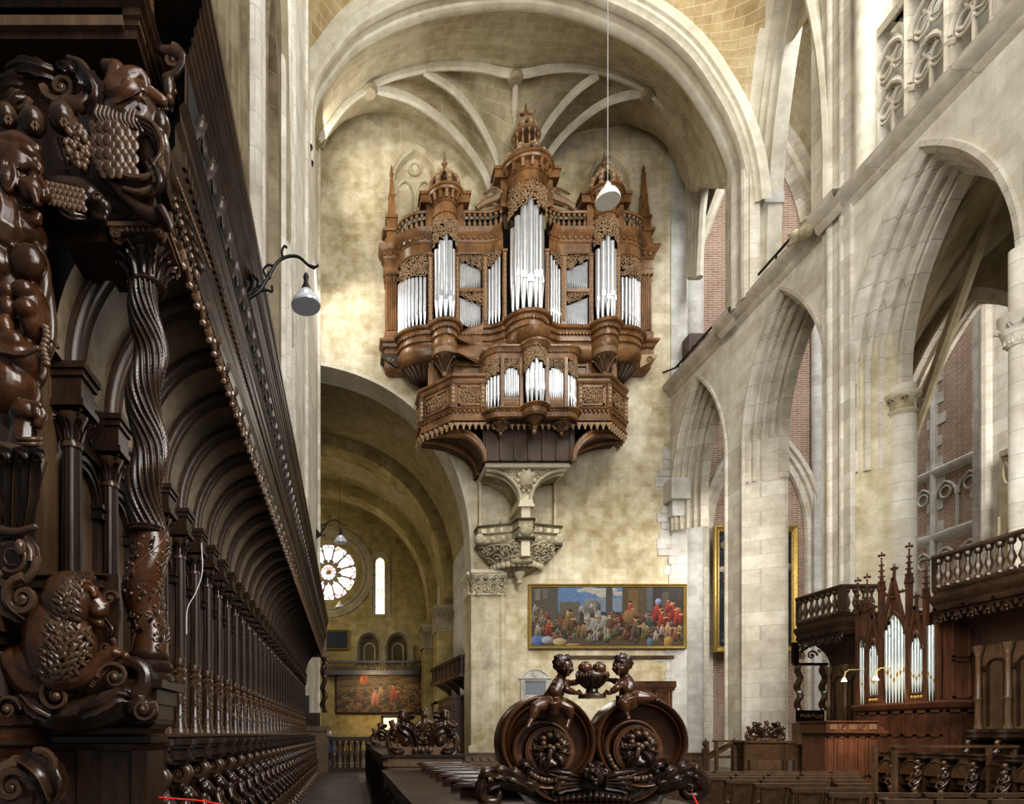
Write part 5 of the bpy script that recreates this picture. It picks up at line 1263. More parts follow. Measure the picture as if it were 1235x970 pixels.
# plain stage behind lion: desk moulding and panel
mb=MB().box(E(-70,868,.02),E(148,696,-.05)); ep(mb,'rear_panel','dark',None,0)
pth=[V(E(-70,0).x,YF_-.03,E(0,705).z),V(E(124,0).x,YF_-.03,E(0,705).z),V(E(124,0).x,yb,E(0,705).z)]
mb=MB().sweep(pth,[(.05,.05),(-.03,.05),(-.045,.035),(-.03,.02),(-.02,.015),(-.02,-.03),(.05,-.04)],(0,0,1)); ep(mb,'rear_moulding','dark',None,30)
mb=MB(); scroll(mb,E(132,722,.06),11*U,1.6,0,1,th=.22); scroll(mb,E(128,782,.06),13*U,1.6,1,-1,th=.22); leaf(mb,[E(126,745,.05),E(135,760,.07),E(130,775,.05)],.03,(0,-1,0),3); ep(mb,'panel_scrolls')
mb=MB().box(E(-70,760,.34),E(38,745,.0)); mb.box(E(-70,775,.30),E(30,760,.0)); mb.box(E(-70,790,.26),E(24,775,.0)); mb.lathe([(.19,-.24),(.19,0)],E(-8,790,.1),n=24); ep(mb,'console_ledge','dark',None,30)
# twisted column on its plinth
cx=E(176,0).x; yc=YF_+.02
mb=MB().box((E(146,0).x,YF_-.12,E(0,850).z),(E(197,0).x,yb-.02,E(0,832).z)); mb.box((E(142,0).x,YF_-.15,E(0,832).z),(E(205,0).x,yb,E(0,822).z)); mb.box((E(150,0).x,YF_-.1,E(0,868).z),(E(194,0).x,yb-.04,E(0,850).z)); ep(mb,'column_plinth','dark',None,0)
mb=MB().lathe([(.145,E(0,822).z),(.145,E(0,816).z),(.12,E(0,812).z),(.135,E(0,806).z),(.135,E(0,801).z),(.105,E(0,797).z),(.118,E(0,792).z),(.115,E(0,788).z)],(cx+.01,yc,0),n=26); ep(mb,'column_base','dark',None,40)
def twist(z0,z1,r,nfl,fl,tw,nz,name,mat,rfun=None):
    rows=[];n=nfl*6
    for j in range(nz+1):
        z=z0+(z1-z0)*j/nz; ph=2*PI*(z-2.0)/.56; am=.024
        c=V(cx+am*math.cos(ph),yc+am*math.sin(ph),z); rr=r*(rfun((z-z0)/(z1-z0)) if rfun else 1)
        rows.append([c+V(math.cos(a),math.sin(a),0)*rr*(1-fl*abs(math.cos((nfl*a-tw*z)/2))**3) for a in [2*PI*i/n for i in range(n)]])
    return ep(MB().loft(rows,True),name,mat,None,80)
zb,zm,zt=E(0,790).z,E(0,640).z,E(0,347).z
shaft=twist(zm,zt,.106,16,.20,-52,150,'twisted_shaft','carve',lambda t:1-.12*t-.12*max(0,(t-.85)/.15))
drum=twist(zb,zm,.107,8,.0,0,50,'vine_drum','carve_red',lambda t:1-.08*(1-t))
mb=MB(); rv=random.Random(8)
for k in range(120):
    z=rv.uniform(zb+.03,zm-.04);a=rv.uniform(PI*.85,PI*2.25);ph=2*PI*(z-2.0)/.56;c=V(cx+.024*math.cos(ph),yc+.024*math.sin(ph),z);e=V(math.cos(a),math.sin(a),0);tt=V(-math.sin(a),math.cos(a),0)
    if k%3==0: scroll(mb,c+e*.104,.026,1.3,rv.uniform(0,6),1,tuple(tt),(0,0,1),.22,10,False,5)
    elif k%3==1: leaf(mb,[c+e*.104,c+e*.112+tt*.02+V(0,0,.018),c+e*.106+tt*.03+V(0,0,.045)],.016,tuple(e),2,.3)
    else: mb.ell(c+e*.105,.011,6)
for q in (0,2.2,4.1):
    mb.tube([V(cx+.024*math.cos(2*PI*(z-2)/.56)+.106*math.cos(q+z*7),yc+.024*math.sin(2*PI*(z-2)/.56)+.106*math.sin(q+z*7),z) for z in frange(zb+.02,zm-.02,.02)],.007,5)
ep(mb,'vine_carving','carve',drum)
mb=MB().lathe([(.112,zm-.02),(.118,zm-.01),(.108,zm),(.116,zm+.012),(.105,zm+.02)],(cx-.01,yc,0),n=24); ep(mb,'column_ring','dark',None,60)
mb=MB(); o=V(cx+.0,yc,E(0,345).z); H=E(0,290).z-o.z
mb.lathe([(.095,-.01),(.108,0),(.098,.014),(.088,.02),(.092,H*.5),(.125,H*.78)],o,n=20)
mb.box(o+V(-.165,-.165,H*.88),o+V(.165,.165,H*.97)); mb.box(o+V(-.15,-.15,H*.8),o+V(.15,.15,H*.88))
for k in range(8):
    a=k*PI/4+PI/8; e=V(math.cos(a),math.sin(a),0)
    leaf(mb,[o+e*.09+V(0,0,.02),o+e*.11+V(0,0,H*.3),o+e*.15+V(0,0,H*.42),o+e*.165+V(0,0,H*.36)],.05,tuple(e),4)
    leaf(mb,[o+e*.1+V(0,0,H*.3),o+e*.12+V(0,0,H*.55),o+e*.165+V(0,0,H*.66)],.04,tuple(e),3)
for k in range(4):
    a=k*PI/2+PI/4; e=V(math.cos(a),math.sin(a),0); scroll(mb,o+e*.17+V(0,0,H*.72),.045,1.6,PI/2,-1,tuple(e),(0,0,1),.3,18)
for s in (-1,1): scroll(mb,o+V(s*.12,-.15,H*.76),.04,1.6,PI/2,-s,(1,0,0),(0,0,1),.3,18)
for k in range(5): mb.ell(o+V(-.06+k*.03,-.155,H*.82),.014,6)
ep(mb,'column_capital')
# entablature on the column
pth=[V(E(-70,0).x,YF_-.1,E(0,300).z),V(E(184,0).x,YF_-.1,E(0,300).z),V(E(184,0).x,yb,E(0,300).z)]
mb=MB().sweep(pth,[(.3,-.04),(0,-.04),(0,.02),(-.012,.025),(-.012,.055),(-.03,.07),(-.03,.10),(-.045,.115),(-.06,.15),(-.06,.165),(.3,.18)],(0,0,1)); ep(mb,'entablature','dark',None,30)
mb=MB().box(E(-70,268,-.12),E(188,60,-.3)); ep(mb,'frieze_ground','dark',None,0)
mb=MB().box(E(-90,720,-.36),E(66,255,-.4)); ep(mb,'backing_board','panel',None,0)
mb=MB().box(E(58,445,-.40),E(80,290,-.42)); ep(mb,'cove_end','cove',None,0)
pth=[V(E(-70,0).x,YF_-.1,E(0,66).z),V(E(172,0).x,YF_-.1,E(0,66).z),V(E(172,0).x,yb+.2,E(0,66).z)]
mb=MB().sweep(pth,[(.3,-.02),(0,-.02),(-.0,.03),(-.015,.04),(-.015,.07),(-.03,.08),(-.03,.12),(-.055,.135),(-.055,.165),(-.07,.18),(-.07,.2),(.3,.21)],(0,0,1)); ep(mb,'top_cornice','dark',None,30)
mb=MB().box(E(-70,30,.08),E(174,-80,-.3)); mb.box(E(-70,30,.13),E(178,22,-.3)); mb.box(E(148,30,.11),E(176,-80,.0)); ep(mb,'top_panel','panel',None,0)
mb=MB()
for k in range(14): mb.ell(V(E(176,0).x+.01,YF_-.02+(k%2)*.08,E(0,26-k*4.2).z),(.02,.035,.02),6)
ep(mb,'guilloche')
# satyr: head in profile, muscular torso
mb=MB(); d=.30
mb.ell(E(18,210,d),(24*U,.085,34*U),14); mb.ell(E(4,200,d),(26*U,.09,26*U),12); mb.ell(E(28,236,d),(15*U,.06,18*U),12)
tb(mb,[(38,196),(47,203),(44,210)],[7,6,4],8,d); mb.ell(E(36,190,d),(12*U,.07,9*U),10); tb(mb,[(26,203),(38,200),(46,205)],[3.5,4.5,4],7,d+.07)       # brow
tb(mb,[(40,206),(50,222),(57,234),(52,240),(46,238)],[5,5.5,6,4.5,3],8,d); mb.ell(E(48,237,d+.03),(4*U,.02,4*U),7)                                # hooked nose
mb.ell(E(36,228,d+.055),(13*U,.04,13*U),10); tb(mb,[(30,222),(40,232),(44,244)],[5,6,4],8,d+.075)  # cheek fold
tb(mb,[(36,245),(48,246)],[3.5,3],8,d); tb(mb,[(32,256),(45,257)],[3.5,3],8,d); tb(mb,[(16,250),(30,264),(43,266),(47,261)],[9,8,7,4.5],8,d)
mb.ell(E(41,212,d+.06),(5*U,.02,4*U),8)
tb(mb,[(12,205),(8,216),(12,228)],[5,7,4],8,d+.085); tb(mb,[(4,196),(2,214),(10,230),(18,214),(16,200)],[3,3,3,3,3],6,d+.09)
tb(mb,[(0,180),(22,174),(44,180)],[13,12,6],8,d); tb(mb,[(-10,240),(2,262),(0,282)],[24,24,28],12,d)
# torso
mb.ell(E(2,330,.2),(42*U,.17,62*U),16); mb.ell(E(33,318,.30),(21*U,.08,20*U),12); mb.ell(E(-10,318,.33),(22*U,.08,20*U),12)
mb.ell(E(28,286,.22),(26*U,.13,20*U),12)
for k,(x,y,rx,ry) in enumerate(((8,352,11,10),(28,350,12,10),(8,372,11,11),(30,372,12,10),(6,394,10,12),(14,412,14,12))): mb.ell(E(x,y,.335),(rx*U,.05,ry*U),10)
mb.ell(E(42,380,.24),(17*U,.11,34*U),12); mb.ell(E(18,440,.22),(34*U,.16,30*U),14); mb.ell(E(10,470,.22),(34*U,.17,34*U),14); tb(mb,[(10,470),(14,498),(22,510)],[26,18,12],12,.2)
satyr=sculpt(mb,'satyr_figure',M['carve_red'],end,.0065,3)
mb=MB()
tb(mb,[(20,272),(40,292),(52,318),(54,345),(50,372)],[4,6,7,8,6],8,.24); tb(mb,[(52,320),(58,350),(62,390),(60,420),(50,446)],[5,6,7,6,4],8,.2); tb(mb,[(0,424),(25,428),(45,420)],[4,4,3],6,.38)
for k in range(9): mb.ell(E(54+2*math.sin(k),395+k*5.5,.29),(5*U,.02,3.5*U),6)
scroll(mb,E(58,420,.28),11*U,1.5,0,1,th=.2); ep(mb,'drapery','carve',satyr)
# below: clenched hand in a cuff, acanthus cup, rosette scroll
mb=MB(); tb(mb,[(28,542),(30,522),(32,505)],[17,15,14],10,.24)
mb.ell(E(32,500,.25),(19*U,.09,14*U),12)
for k in range(4): tb(mb,[(20+k*8,500),(19+k*8,488+k),(23+k*8,483+k*2),(27+k*7,490)],[5,4.6,4.2,3.6],7,.3)
tb(mb,[(46,512),(52,500),(48,488)],[6,5.5,4],7,.28); mb.ell(E(18,555,.22),(24*U,.1,12*U),10)
hand=sculpt(mb,'clenched_hand',M['carve_red'],end,.006,2)
mb=MB()
for dz in (528,534): mb.tube([E(14+18*(1-math.cos(t*PI/8))*1.0,dz+2*math.sin(t*PI/8),.24+.09*math.sin(t*PI/8)) for t in range(9)],.012,6)
ep(mb,'cuff','carve',hand)
mb=MB()
for (x,w) in ((-8,.09),(14,.08),(34,.07)):
    leaf(mb,[E(x*.7+6,640,.28),E(x+2,600,.34),E(x+4,565,.38),E(x+10,548,.42),E(x+16,553,.43)],w,(.15,-1,0),5,.3)
tb(mb,[(0,560),(25,552),(44,562)],[6,7,5],8,.34); mb.lathe([(.02,0),(.13,.1),(.17,.3),(.2,.42)],E(8,645,.2),n=16)
ep(mb,'acanthus_cup')
mb=MB()
tb(mb,[(0,640),(20,642),(42,636)],[5,5,4],8,.33)
for r_,a0 in ((34,0),(26,2),(18,4),(10,1)): mb.tube([E(14+r_*.9*math.cos(a0+t*.45),672+r_*math.sin(a0+t*.45),.28+.05*(1-r_/34)) for t in range(11)],[r_*.17*U]*11,7)
mb.ell(E(14,672,.24),(32*U,.08,32*U),14); mb.ell(E(24,660,.36),(6*U,.03,9*U),8)
scroll(mb,E(28,722,.3),24*U,1.8,PI/2,1,th=.28); leaf(mb,[E(2,700,.28),E(10,730,.32),E(30,748,.3)],.08,(0,-1,0),4); ep(mb,'rosette_scroll')
# frieze carving: creature with scaly body, fruit, grapes, fish, acanthus
mb=MB()
tb(mb,[(172,128),(168,145),(155,160),(142,182),(135,205)],[18,30,34,28,18],14,.12)
mb.ell(E(185,185,.12),(20*U,.09,36*U),12); tb(mb,[(132,200),(142,225),(158,245),(172,256),(188,262)],[14,9,7,8,9],10,.2)
for k in range(4): tb(mb,[(186+k*3,258-k*2),(196+k*3,268+k*1.5),(200+k*2,278)],[5,4,2.5],7,.2+.02*k)
mb.ell(E(195,152,.14),(10*U,.06,14*U),10)
beast=sculpt(mb,'winged_beast',M['carve'],end,.006,2)
mb=MB()
for r_ in range(8):
    for c in range(6):
        x=112+c*9+(r_%2)*4.5; y=152+r_*8
        if 0<x-(110+max(0,r_-4)*5)<52-max(0,r_-4)*5: mb.ell(E(x,y,.275-.012*abs(c-2.5)),(6.0*U,.012,7.2*U),8)
for k in range(7): tb(mb,[(165+k*3,140+k*5),(185+k*2,150+k*9),(196-k*2,178+k*9),(180-k*3,205+k*5)],[2,3.2,3,1.5],6,.26-.01*k)
tb(mb,[(140,200),(150,212),(172,215),(195,205)],[3,4,4,2],6,.26); tb(mb,[(150,228),(170,232),(190,220)],[3,4,2],6,.24); leaf(mb,[E(180,190,.26),E(192,215,.28),E(188,235,.24)],.05,(0,-1,0),4)
for k in range(10): tb(mb,[(118+k*5,128+k*.6),(115+k*5,138+k),(120+k*5,146+k)],[2,3,1.5],6,.26)
ep(mb,'scales_and_plumes','carve',beast)
mb=MB()
for (x,y,r_) in ((8,140,13),(40,147,15),(75,143,16)): 
    mb.lathe([(.01,-r_*U),(r_*.7*U,-r_*.75*U),(r_*U,-.1*r_*U),(r_*.85*U,r_*.5*U),(r_*.4*U,r_*.9*U),(.01,r_*U)],E(x,y,.2),(.2,-.9,-.25),n=12)
    for k in range(6): a=k*PI/3; mb.ell(E(x+2+3.5*math.cos(a),y+5+3.5*math.sin(a),.2+r_*U*.95),(2*U,.012,2.4*U),5)
fruit=ep(mb,'pomegranate')
mb=MB(); rg=random.Random(4)
for k in range(60):
    t=k/60; y=152+t*50; w=14*math.sin(PI*(.2+.75*t))**.8; x=88+t*10+rg.uniform(-w,w); mb.ell(E(x,y,.24+.03*rg.random()),3.9*U,7)
tb(mb,[(84,150),(92,162),(98,185),(102,205)],[10,13,11,5],8,.2); leaf(mb,[E(95,138,.22),E(108,155,.26),E(112,180,.22)],.05,(.4,-1,0),4,.4); leaf(mb,[E(70,165,.22),E(78,185,.26),E(82,200,.24)],.05,(0,-1,0),3); leaf(mb,[E(78,205,.2),E(86,222,.24),E(98,210,.22)],.04,(0,-1,0),3)
ep(mb,'grape_cluster')
mb=MB(); tb(mb,[(52,228),(72,230),(95,236),(112,244),(126,250)],[9,14,17,15,8],12,.2); tb(mb,[(118,252),(128,258)],[6,4],8,.2); tb(mb,[(112,260),(126,264)],[5,3],8,.2); mb.ell(E(116,238,.28),(7*U,.02,7*U),10)
fish=sculpt(mb,'fish',M['carve'],end,.005,2)
mb=MB()
for r_ in range(4):
    for c in range(8): mb.ell(E(56+c*6+(r_%2)*3,222+r_*7+c*1.3,.272),(4.2*U,.009,4.4*U),7)
scroll(mb,E(116,238,.315),6*U,1.4,0,1,th=.25); leaf(mb,[E(70,248,.26),E(85,258,.3),E(105,262,.26)],.035,(0,-1,0),4); ep(mb,'fish_scales','carve',fish)
mb=MB()
scroll(mb,E(74,106,.2),21*U,1.7,PI,1,th=.28); tb(mb,[(80,128),(98,126),(108,110),(106,92),(98,78),(82,70)],[10,9,8,6,5,3],9,.2); leaf(mb,[E(100,132,.2),E(112,112,.25),E(104,90,.27),E(92,80,.24)],.09,(.3,-1,0),5)
leaf(mb,[E(66,88,.2),E(45,80,.24),E(25,76,.22),E(5,84,.2)],.055,(0,-1,-.3),6); leaf(mb,[E(30,96,.18),E(15,92,.2),E(-5,98,.18)],.05,(0,-1,-.2),5); leaf(mb,[E(90,95,.2),E(82,80,.24),E(68,75,.22)],.05,(0,-1,0),4)
scroll(mb,E(20,120,.2),15*U,1.6,0,-1,th=.28); leaf(mb,[E(5,135,.2),E(15,115,.24),E(30,112,.22)],.06,(0,-1,0),4); ep(mb,'acanthus_scroll')
mb=MB(); tb(mb,[(128,80),(140,88),(140,104),(128,116),(116,112)],[7,12,14,11,7],10,.18); tb(mb,[(140,112),(158,98),(172,98),(176,112)],[16,14,9,5],10,.18); leaf(mb,[E(120,118,.2),E(140,112,.27),E(160,100,.27),E(174,104,.22)],.1,(0,-1,.2),4); tb(mb,[(165,112),(182,116),(196,122)],[10,9,6],8,.16); leaf(mb,[E(150,128,.22),E(165,118,.26),E(176,128,.22)],.07,(0,-1,0),4); ep(mb,'curling_leaf','carve_red')
# corner bracket with scroll and mask, and leaf drops at the corner below
mb=MB(); scroll(mb,E(208,72,-.05),16*U,1.6,PI/2,-1,th=.3); tb(mb,[(196,62),(214,66),(222,76),(214,90),(200,96)],[6,8,8,7,6],9,-.05); mb.ell(E(204,108,-.03),(9*U,.05,16*U),10); tb(mb,[(206,104),(211,112)],[3,4],6,-.03); mb.ell(E(205,122,-.03),(6*U,.04,5*U),8)
for k in range(5): leaf(mb,[E(194+k*3,135,-.05),E(196+k*2.5,128,-.04),E(200+k*2,118,-.03)],.03,(.3,-1,0),3)
ep(mb,'corner_bracket')
mb=MB()
for k in range(6):
    x=204+k*6; y=205+k*20; leaf(mb,[E(x,y,-.1),E(x+6,y+14,-.07),E(x+4,y+28,-.1)],.05,(.6,-1,0),4); mb.ell(E(x+3,y+26,-.1),(5*U,.03,8*U),7)
for k in range(30): mb.ell(E(186+k*2.3,142+k*6.2,-.08),(2.5*U,.02,2.5*U),5)
ep(mb,'leaf_drop')
# ============================================================ NEAR BENCH END WITH TWO CHERUBS
YG=3.85; UG=YG/F
def G(px,py,d=0): return P(px,py,YG-d)
be=thing('bench_end','dark carved bench end with two roundels and two cherubs holding a fruit bowl','bench end',G(715,970,-.1))
def gb(mb,name,mat='carve_red',parent=None,smooth=60): return mb.build(name,M[mat],parent or be,smooth)
def tg(mb,pts,r,n=10,d=.1,nn=5,fn=None,u=None):
    fn=fn or G; u=u or UG
    q=catmull([fn(a,b,(c[0] if c else d)) for a,b,*c in pts],nn)
    if hasattr(r,'__len__'):
        rr=[];m=len(q)
        for i in range(m):
            t=i/(m-1)*(len(r)-1); k=min(int(t),len(r)-2); rr.append((r[k]+(r[k+1]-r[k])*(t-k))*u)
        r=rr
    else: r=r*u
    return mb.tube(q,r,n,ball=True)
AXY=(0,-1,0)
for (cx,cy,r,ix,iy,sg) in ((658.4,895.5,57.5,663,906,1),(770.5,895.5,55.5,769,904,-1)):
    o=G(cx,cy,0); r*=UG
    mb=MB().lathe([(r*.2,-.14),(r*.96,-.14),(r,-.12),(r*1.0,.035),(r*.975,.055),(r*.95,.06),(r*.90,.05),(r*.875,.03),(r*.85,.035),(r*.82,.045),(r*.80,.03),(r*.77,.012),(r*.74,.005),(r*.3,.0)],o,AXY,64)
    rd=gb(mb,'roundel',smooth=40)
    # spiral moulding that winds into an offset inner ring
    i0=G(ix,iy,.02); ri=28.5*UG; mb=MB()
    for (k,t_) in ((1.0,.010),(.90,.016),(.80,.009)): mb.tube([i0+V(ri*k*math.cos(a),0 if k>.85 else -.005,ri*k*math.sin(a)) for a in frange(0,2*PI,PI/24)],t_,6)
    pts=[]
    for q in range(31):
        t=q/30; a=-PI/2+sg*(2*PI*.62)*(-1)*t; rr=ri+(r*.80-ri)*(1-t)**1.3*.0+ (r*.78-ri)*0
        c0=G(cx,cy,.03).lerp(G(ix,iy,.03),t); rad=(r*.80)*(1-t)+ri*t; pts.append(c0+V(sg*rad*math.cos(a),0,rad*math.sin(a)))
    mb.tube(pts,[.020-.010*q/30 for q in range(31)],7)
    gb(mb,'spiral_moulding','carve_red',rd)
    mb=MB()   # leafy medallion
    for k in range(11):
        a=k*2*PI/11+.3; e=V(math.cos(a),0,math.sin(a)); c=G(ix+1,iy-2,.03)
        leaf(mb,[c+e*.02,c+e*.06+V(0,-.035,0),c+e*.10+V(0,-.02,0),c+e*.118],.055,AXY,4,.5)
    c=G(ix+1,iy-2,.05); 
    for k in range(7):
        a=k*2*PI/7; mb.ell(c+V(.055*math.cos(a),-.02,.05+.035*math.sin(a)),(.02,.025,.018),7)
    mb.ell(c+V(.0,-.03,.005),(.022,.03,.022),8); tg(mb,[(ix+1,iy,.09),(ix-1,iy+8,.09),(ix-3,iy+14,.06)],[3,3.4,2.4],8); leaf(mb,[c+V(-.01,0,-.02),c+V(-.03,-.03,-.07),c+V(-.05,-.01,-.12)],.06,AXY,4); leaf(mb,[c+V(.01,0,-.02),c+V(.05,-.03,-.07),c+V(.06,-.01,-.12)],.06,AXY,4)
    for s in (-1,1): tg(mb,[(ix,iy-3,.06),(ix+s*9,iy-5,.07),(ix+s*17,iy-2,.05),(ix+s*19,iy-8,.04)],[2.2,2.4,2,1],7)
    gb(mb,'medallion','carve',rd)
    mb=MB()   # string of berries below it
    for k in range(14):
        t=k/13; a=-PI*.80+PI*.52*t if sg>0 else -PI*.92+PI*.55*t
        mb.ell(G(ix,iy,.045)+V((ri*1.0+.035)*math.cos(a),-.01*(k%2),(ri+.035)*math.sin(a)),.019-.004*abs(t-.5),8)
    gb(mb,'berry_garland','carve',rd)
# plinth body between and below the roundels
mb=MB(); q=[G(628,930,.0),G(640,950,.0),G(656,968,.0),G(700,976,0),G(770,976,0),G(795,960,0),G(812,935,0),G(800,915,0),G(770,925,0),G(735,915,0),G(714,900,0),G(695,915,0),G(660,928,0),G(640,920,0)]
mb.prism([p+V(0,-.0,0) for p in q],(0,.13,0)); gb(mb,'lower_body','carve_red',None,0)
mb=MB()
for s,x0 in ((-1,632),(1,800)):
    leaf(mb,[G(x0,928,.03),G(x0-s*8,948,.05),G(x0-s*24,962,.05),G(x0-s*48,970,.04)],.13,AXY,5,.4); leaf(mb,[G(x0+s*2,932,.05),G(x0-s*2,924,.09),G(x0-s*10,928,.08)],.07,AXY,3)
    for k in range(4): leaf(mb,[G(716+s*14,938+k*3,.06),G(716+s*(30+k*4),934+k*6,.08),G(716+s*(58-k*5),930+k*9,.05)],.045,AXY,3,.3)
for k in range(13): leaf(mb,[G(676+k*6.8,972-abs(k-6)*.5,.05),G(676+k*6.8,962+abs(k-6)*.6,.08),G(676+k*6.8+(k-6)*.4,953+abs(k-6)*1.3,.06)],.05,AXY,2,.4)
gb(mb,'wing_feathers','carve')
mb=MB(); mb.ell(G(718,936,.11),(10*UG,.05,12*UG),14); mb.ell(G(718,934,.15),(3*UG,.03,3.5*UG),8); mb.ell(G(717.5,941,.145),(3.6*UG,.02,1.4*UG),8); mb.ell(G(717.5,945,.14),(4*UG,.02,2.5*UG),8)
for s in (-1,1): mb.ell(G(718+s*4.5,939,.14),(3.2*UG,.02,3.2*UG),8); mb.ell(G(718+s*4,931,.155),(2.2*UG,.012,1.2*UG),7); tg(mb,[(718+s*1.5,928,.155),(718+s*6,928,.15)],[1,1],6)
rh=random.Random(6)
for k in range(46):
    a=rh.uniform(-.3,PI+.3); rr=rh.uniform(9.5,14); mb.ell(G(718+rr*1.05*math.cos(a),934-rr*1.*math.sin(a),.07+rh.uniform(0,.04)),rh.uniform(2.2,3.4)*UG,7)
sculpt(mb,'seraph_head',M['carve'],be,.004,2)
for (sx,pts,rr) in ((-1,[(640,950,.02),(622,944,.03),(604,940,.03),(588,943,.03),(580,955,.03),(586,966,.03),(598,966,.03),(602,957,.03)],[12,11,11.5,11,9,7,6,4.5]),(1,[(796,948,.02),(812,942,.03),(828,936,.03),(842,940,.03),(846,952,.03),(838,960,.03),(826,958,.03),(824,950,.03)],[12,13,14,12,10,7.5,6,4.5])):
    mb=MB(); tg(mb,pts,rr); tg(mb,[(p[0],p[1]-3,.06) for p in pts[:5]],[r*.45 for r in rr[:5]]); ft=sculpt(mb,'scroll_foot',M['carve'],be,.005,2); mb=MB()
    for k in range(3): a_,b_,c_=pts[k],pts[k+1],pts[k+2]; leaf(mb,[G(a_[0],a_[1]-5,.07),G(b_[0],b_[1]-9,.10),G(c_[0],c_[1]-11,.06)],.07,(0,-1,.6),4,.4)
    leaf(mb,[G(pts[2][0],pts[2][1]+2,.085),G(pts[3][0],pts[3][1]+4,.09),G(pts[4][0],pts[4][1]+3,.06)],.06,(0,-1,0),4,.4); gb(mb,'foot_leaves','carve',ft)
# cherubs
def cherub(hd,sh,hip,legs,arms,look,dd):
    mb=MB(); u=UG
    hx,hy=hd
    tg(mb,[(sh[0],sh[1],dd),((sh[0]+hip[0])/2+1,(sh[1]+hip[1])/2,dd+.02),(hip[0],hip[1],dd)],[8.5,10,11],14,dd)          # trunk
    mb.ell(G((sh[0]*.45+hip[0]*.55),(sh[1]*.45+hip[1]*.55),dd+.035),(8*u,.04,8*u),10)                                    # belly
    for s in (-1,1): mb.ell(G(sh[0]+s*5,sh[1]+3,dd+.03),(5*u,.03,4.5*u),9)
    tg(mb,[(sh[0],sh[1]-4,dd),(hx,hy+7,dd)],[5.5,5],10)
    mb.ell(G(hx,hy,dd+.005),(10*u,.052,12*u),16); mb.ell(G(hx+look*2.5,hy+4,dd+.03),(7*u,.03,7*u),12)                   # head, cheeks
    fx=hx+look*4
    mb.ell(G(fx,hy+3,dd+.066),(1.9*u,.013,2.2*u),8); tg(mb,[(fx-look*.5,hy-2,dd+.056),(fx+look*.6,hy+2.6,dd+.066)],[1.2,1.5],7)
    for s in (-1,1):
        mb.ell(G(fx+s*4.3,hy+4,dd+.045),(3.1*u,.018,3.1*u),9); mb.ell(G(fx+s*3.6,hy-.4,dd+.054),(1.7*u,.008,1.1*u),7); tg(mb,[(fx+s*1.6,hy-3.2,dd+.056),(fx+s*5.2,hy-2.8,dd+.048)],[.9,.8],6)
        mb.ell(G(hx+s*9.6-look*1.5,hy+1.5,dd+.005),(1.6*u,.012,3*u),8)
    mb.ell(G(fx,hy+6.6,dd+.060),(2.4*u,.009,.9*u),8); mb.ell(G(fx,hy+8.2,dd+.058),(2.*u,.009,.9*u),8); mb.ell(G(fx,hy+10.2,dd+.052),(3*u,.014,1.9*u),8)
    for kn,ft,toe,w in legs:
        mid=((kn[0]+ft[0])/2,(kn[1]+ft[1])/2,(kn[2]+ft[2])/2)
        tg(mb,[(hip[0]+(kn[0]-hip[0])*.15,hip[1]+4,dd+.02),((hip[0]+kn[0])/2,(hip[1]+kn[1])/2+1,(dd+kn[2])/2+.02),kn],[9.5*w,9.2*w,6.6*w],12)
        tg(mb,[kn,mid,ft],[6.5*w,6.2*w,3.6*w],12); mb.ell(G(*kn),(6.2*u*w,.03,5.8*u*w),9)
        tg(mb,[ft,toe],[3.5*w,2.6*w],9)
        for t in range(5): 
            b=Vector((toe[0],toe[1],toe[2])); mb.ell(G(toe[0]+(t-2)*1.15,toe[1]+.8+abs(t-1)*.2,toe[2]+.012),(.75*u,.008,.85*u),6)
    for el,wr,fing,w in arms:
        a0=(sh[0]+(5 if el[0]>sh[0] else -5),sh[1]+1,dd+.005)
        tg(mb,[a0,((a0[0]+el[0])/2,(a0[1]+el[1])/2,(a0[2]+el[2])/2),el],[5.2*w,5.3*w,4.2*w],11); tg(mb,[el,((el[0]+wr[0])/2,(el[1]+wr[1])/2,(el[2]+wr[2])/2),wr],[4.6*w,4.4*w,2.7*w],11)
        sx=1 if fing[0]>wr[0] else -1
        mb.ell(G(wr[0]+sx*2.2,wr[1]+.3,wr[2]),(3.*u,.013,2.4*u),9)
        for t in range(4):
            y=wr[1]-1.7+t*1.15; L=4.6 if t in (1,2) else 3.8
            tg(mb,[(wr[0]+sx*4,y,wr[2]+.004),(wr[0]+sx*(4+L*.55),y-.2,wr[2]+.008),(wr[0]+sx*(4+L),y+.8,wr[2]+.002)],[.78,.72,.55],6)
        tg(mb,[(wr[0]+sx*1.5,wr[1]-1.5,wr[2]+.01),(wr[0]+sx*4,wr[1]-3.4,wr[2]+.014),(wr[0]+sx*6,wr[1]-3.6,wr[2]+.012)],[.95,.85,.6],6)
    return mb
def curls(hx,hy,dd,look,seed):
    mb=MB(); r=random.Random(seed); mb.ell(G(hx-look*2.2,hy-2.8,dd-.006),(10.3*UG,.056,10.6*UG),14)
    for k in range(90):
        a=r.uniform(-.45,PI+.45); q=r.uniform(.2,1.); zz=(1-q*q)**.5
        x=hx-look*1.5+11*q*math.cos(a); y=hy-2.5-11.5*q*math.sin(a)
        if abs(x-(hx+look*3.5))<6 and y>hy-6.5: continue
        scroll(mb,G(x,y,dd+.012+.045*zz*(1 if y<hy-3 else .4)),2.9*UG,1.3,r.uniform(0,6),1,(1,0,0),(0,0,1),.42,9,True,5)
    for k in range(10): mb.ell(G(hx-look*2+r.uniform(-8,8),hy-10+r.uniform(-2,3),dd+r.uniform(0,.045)),3.4*UG,8)
    return mb
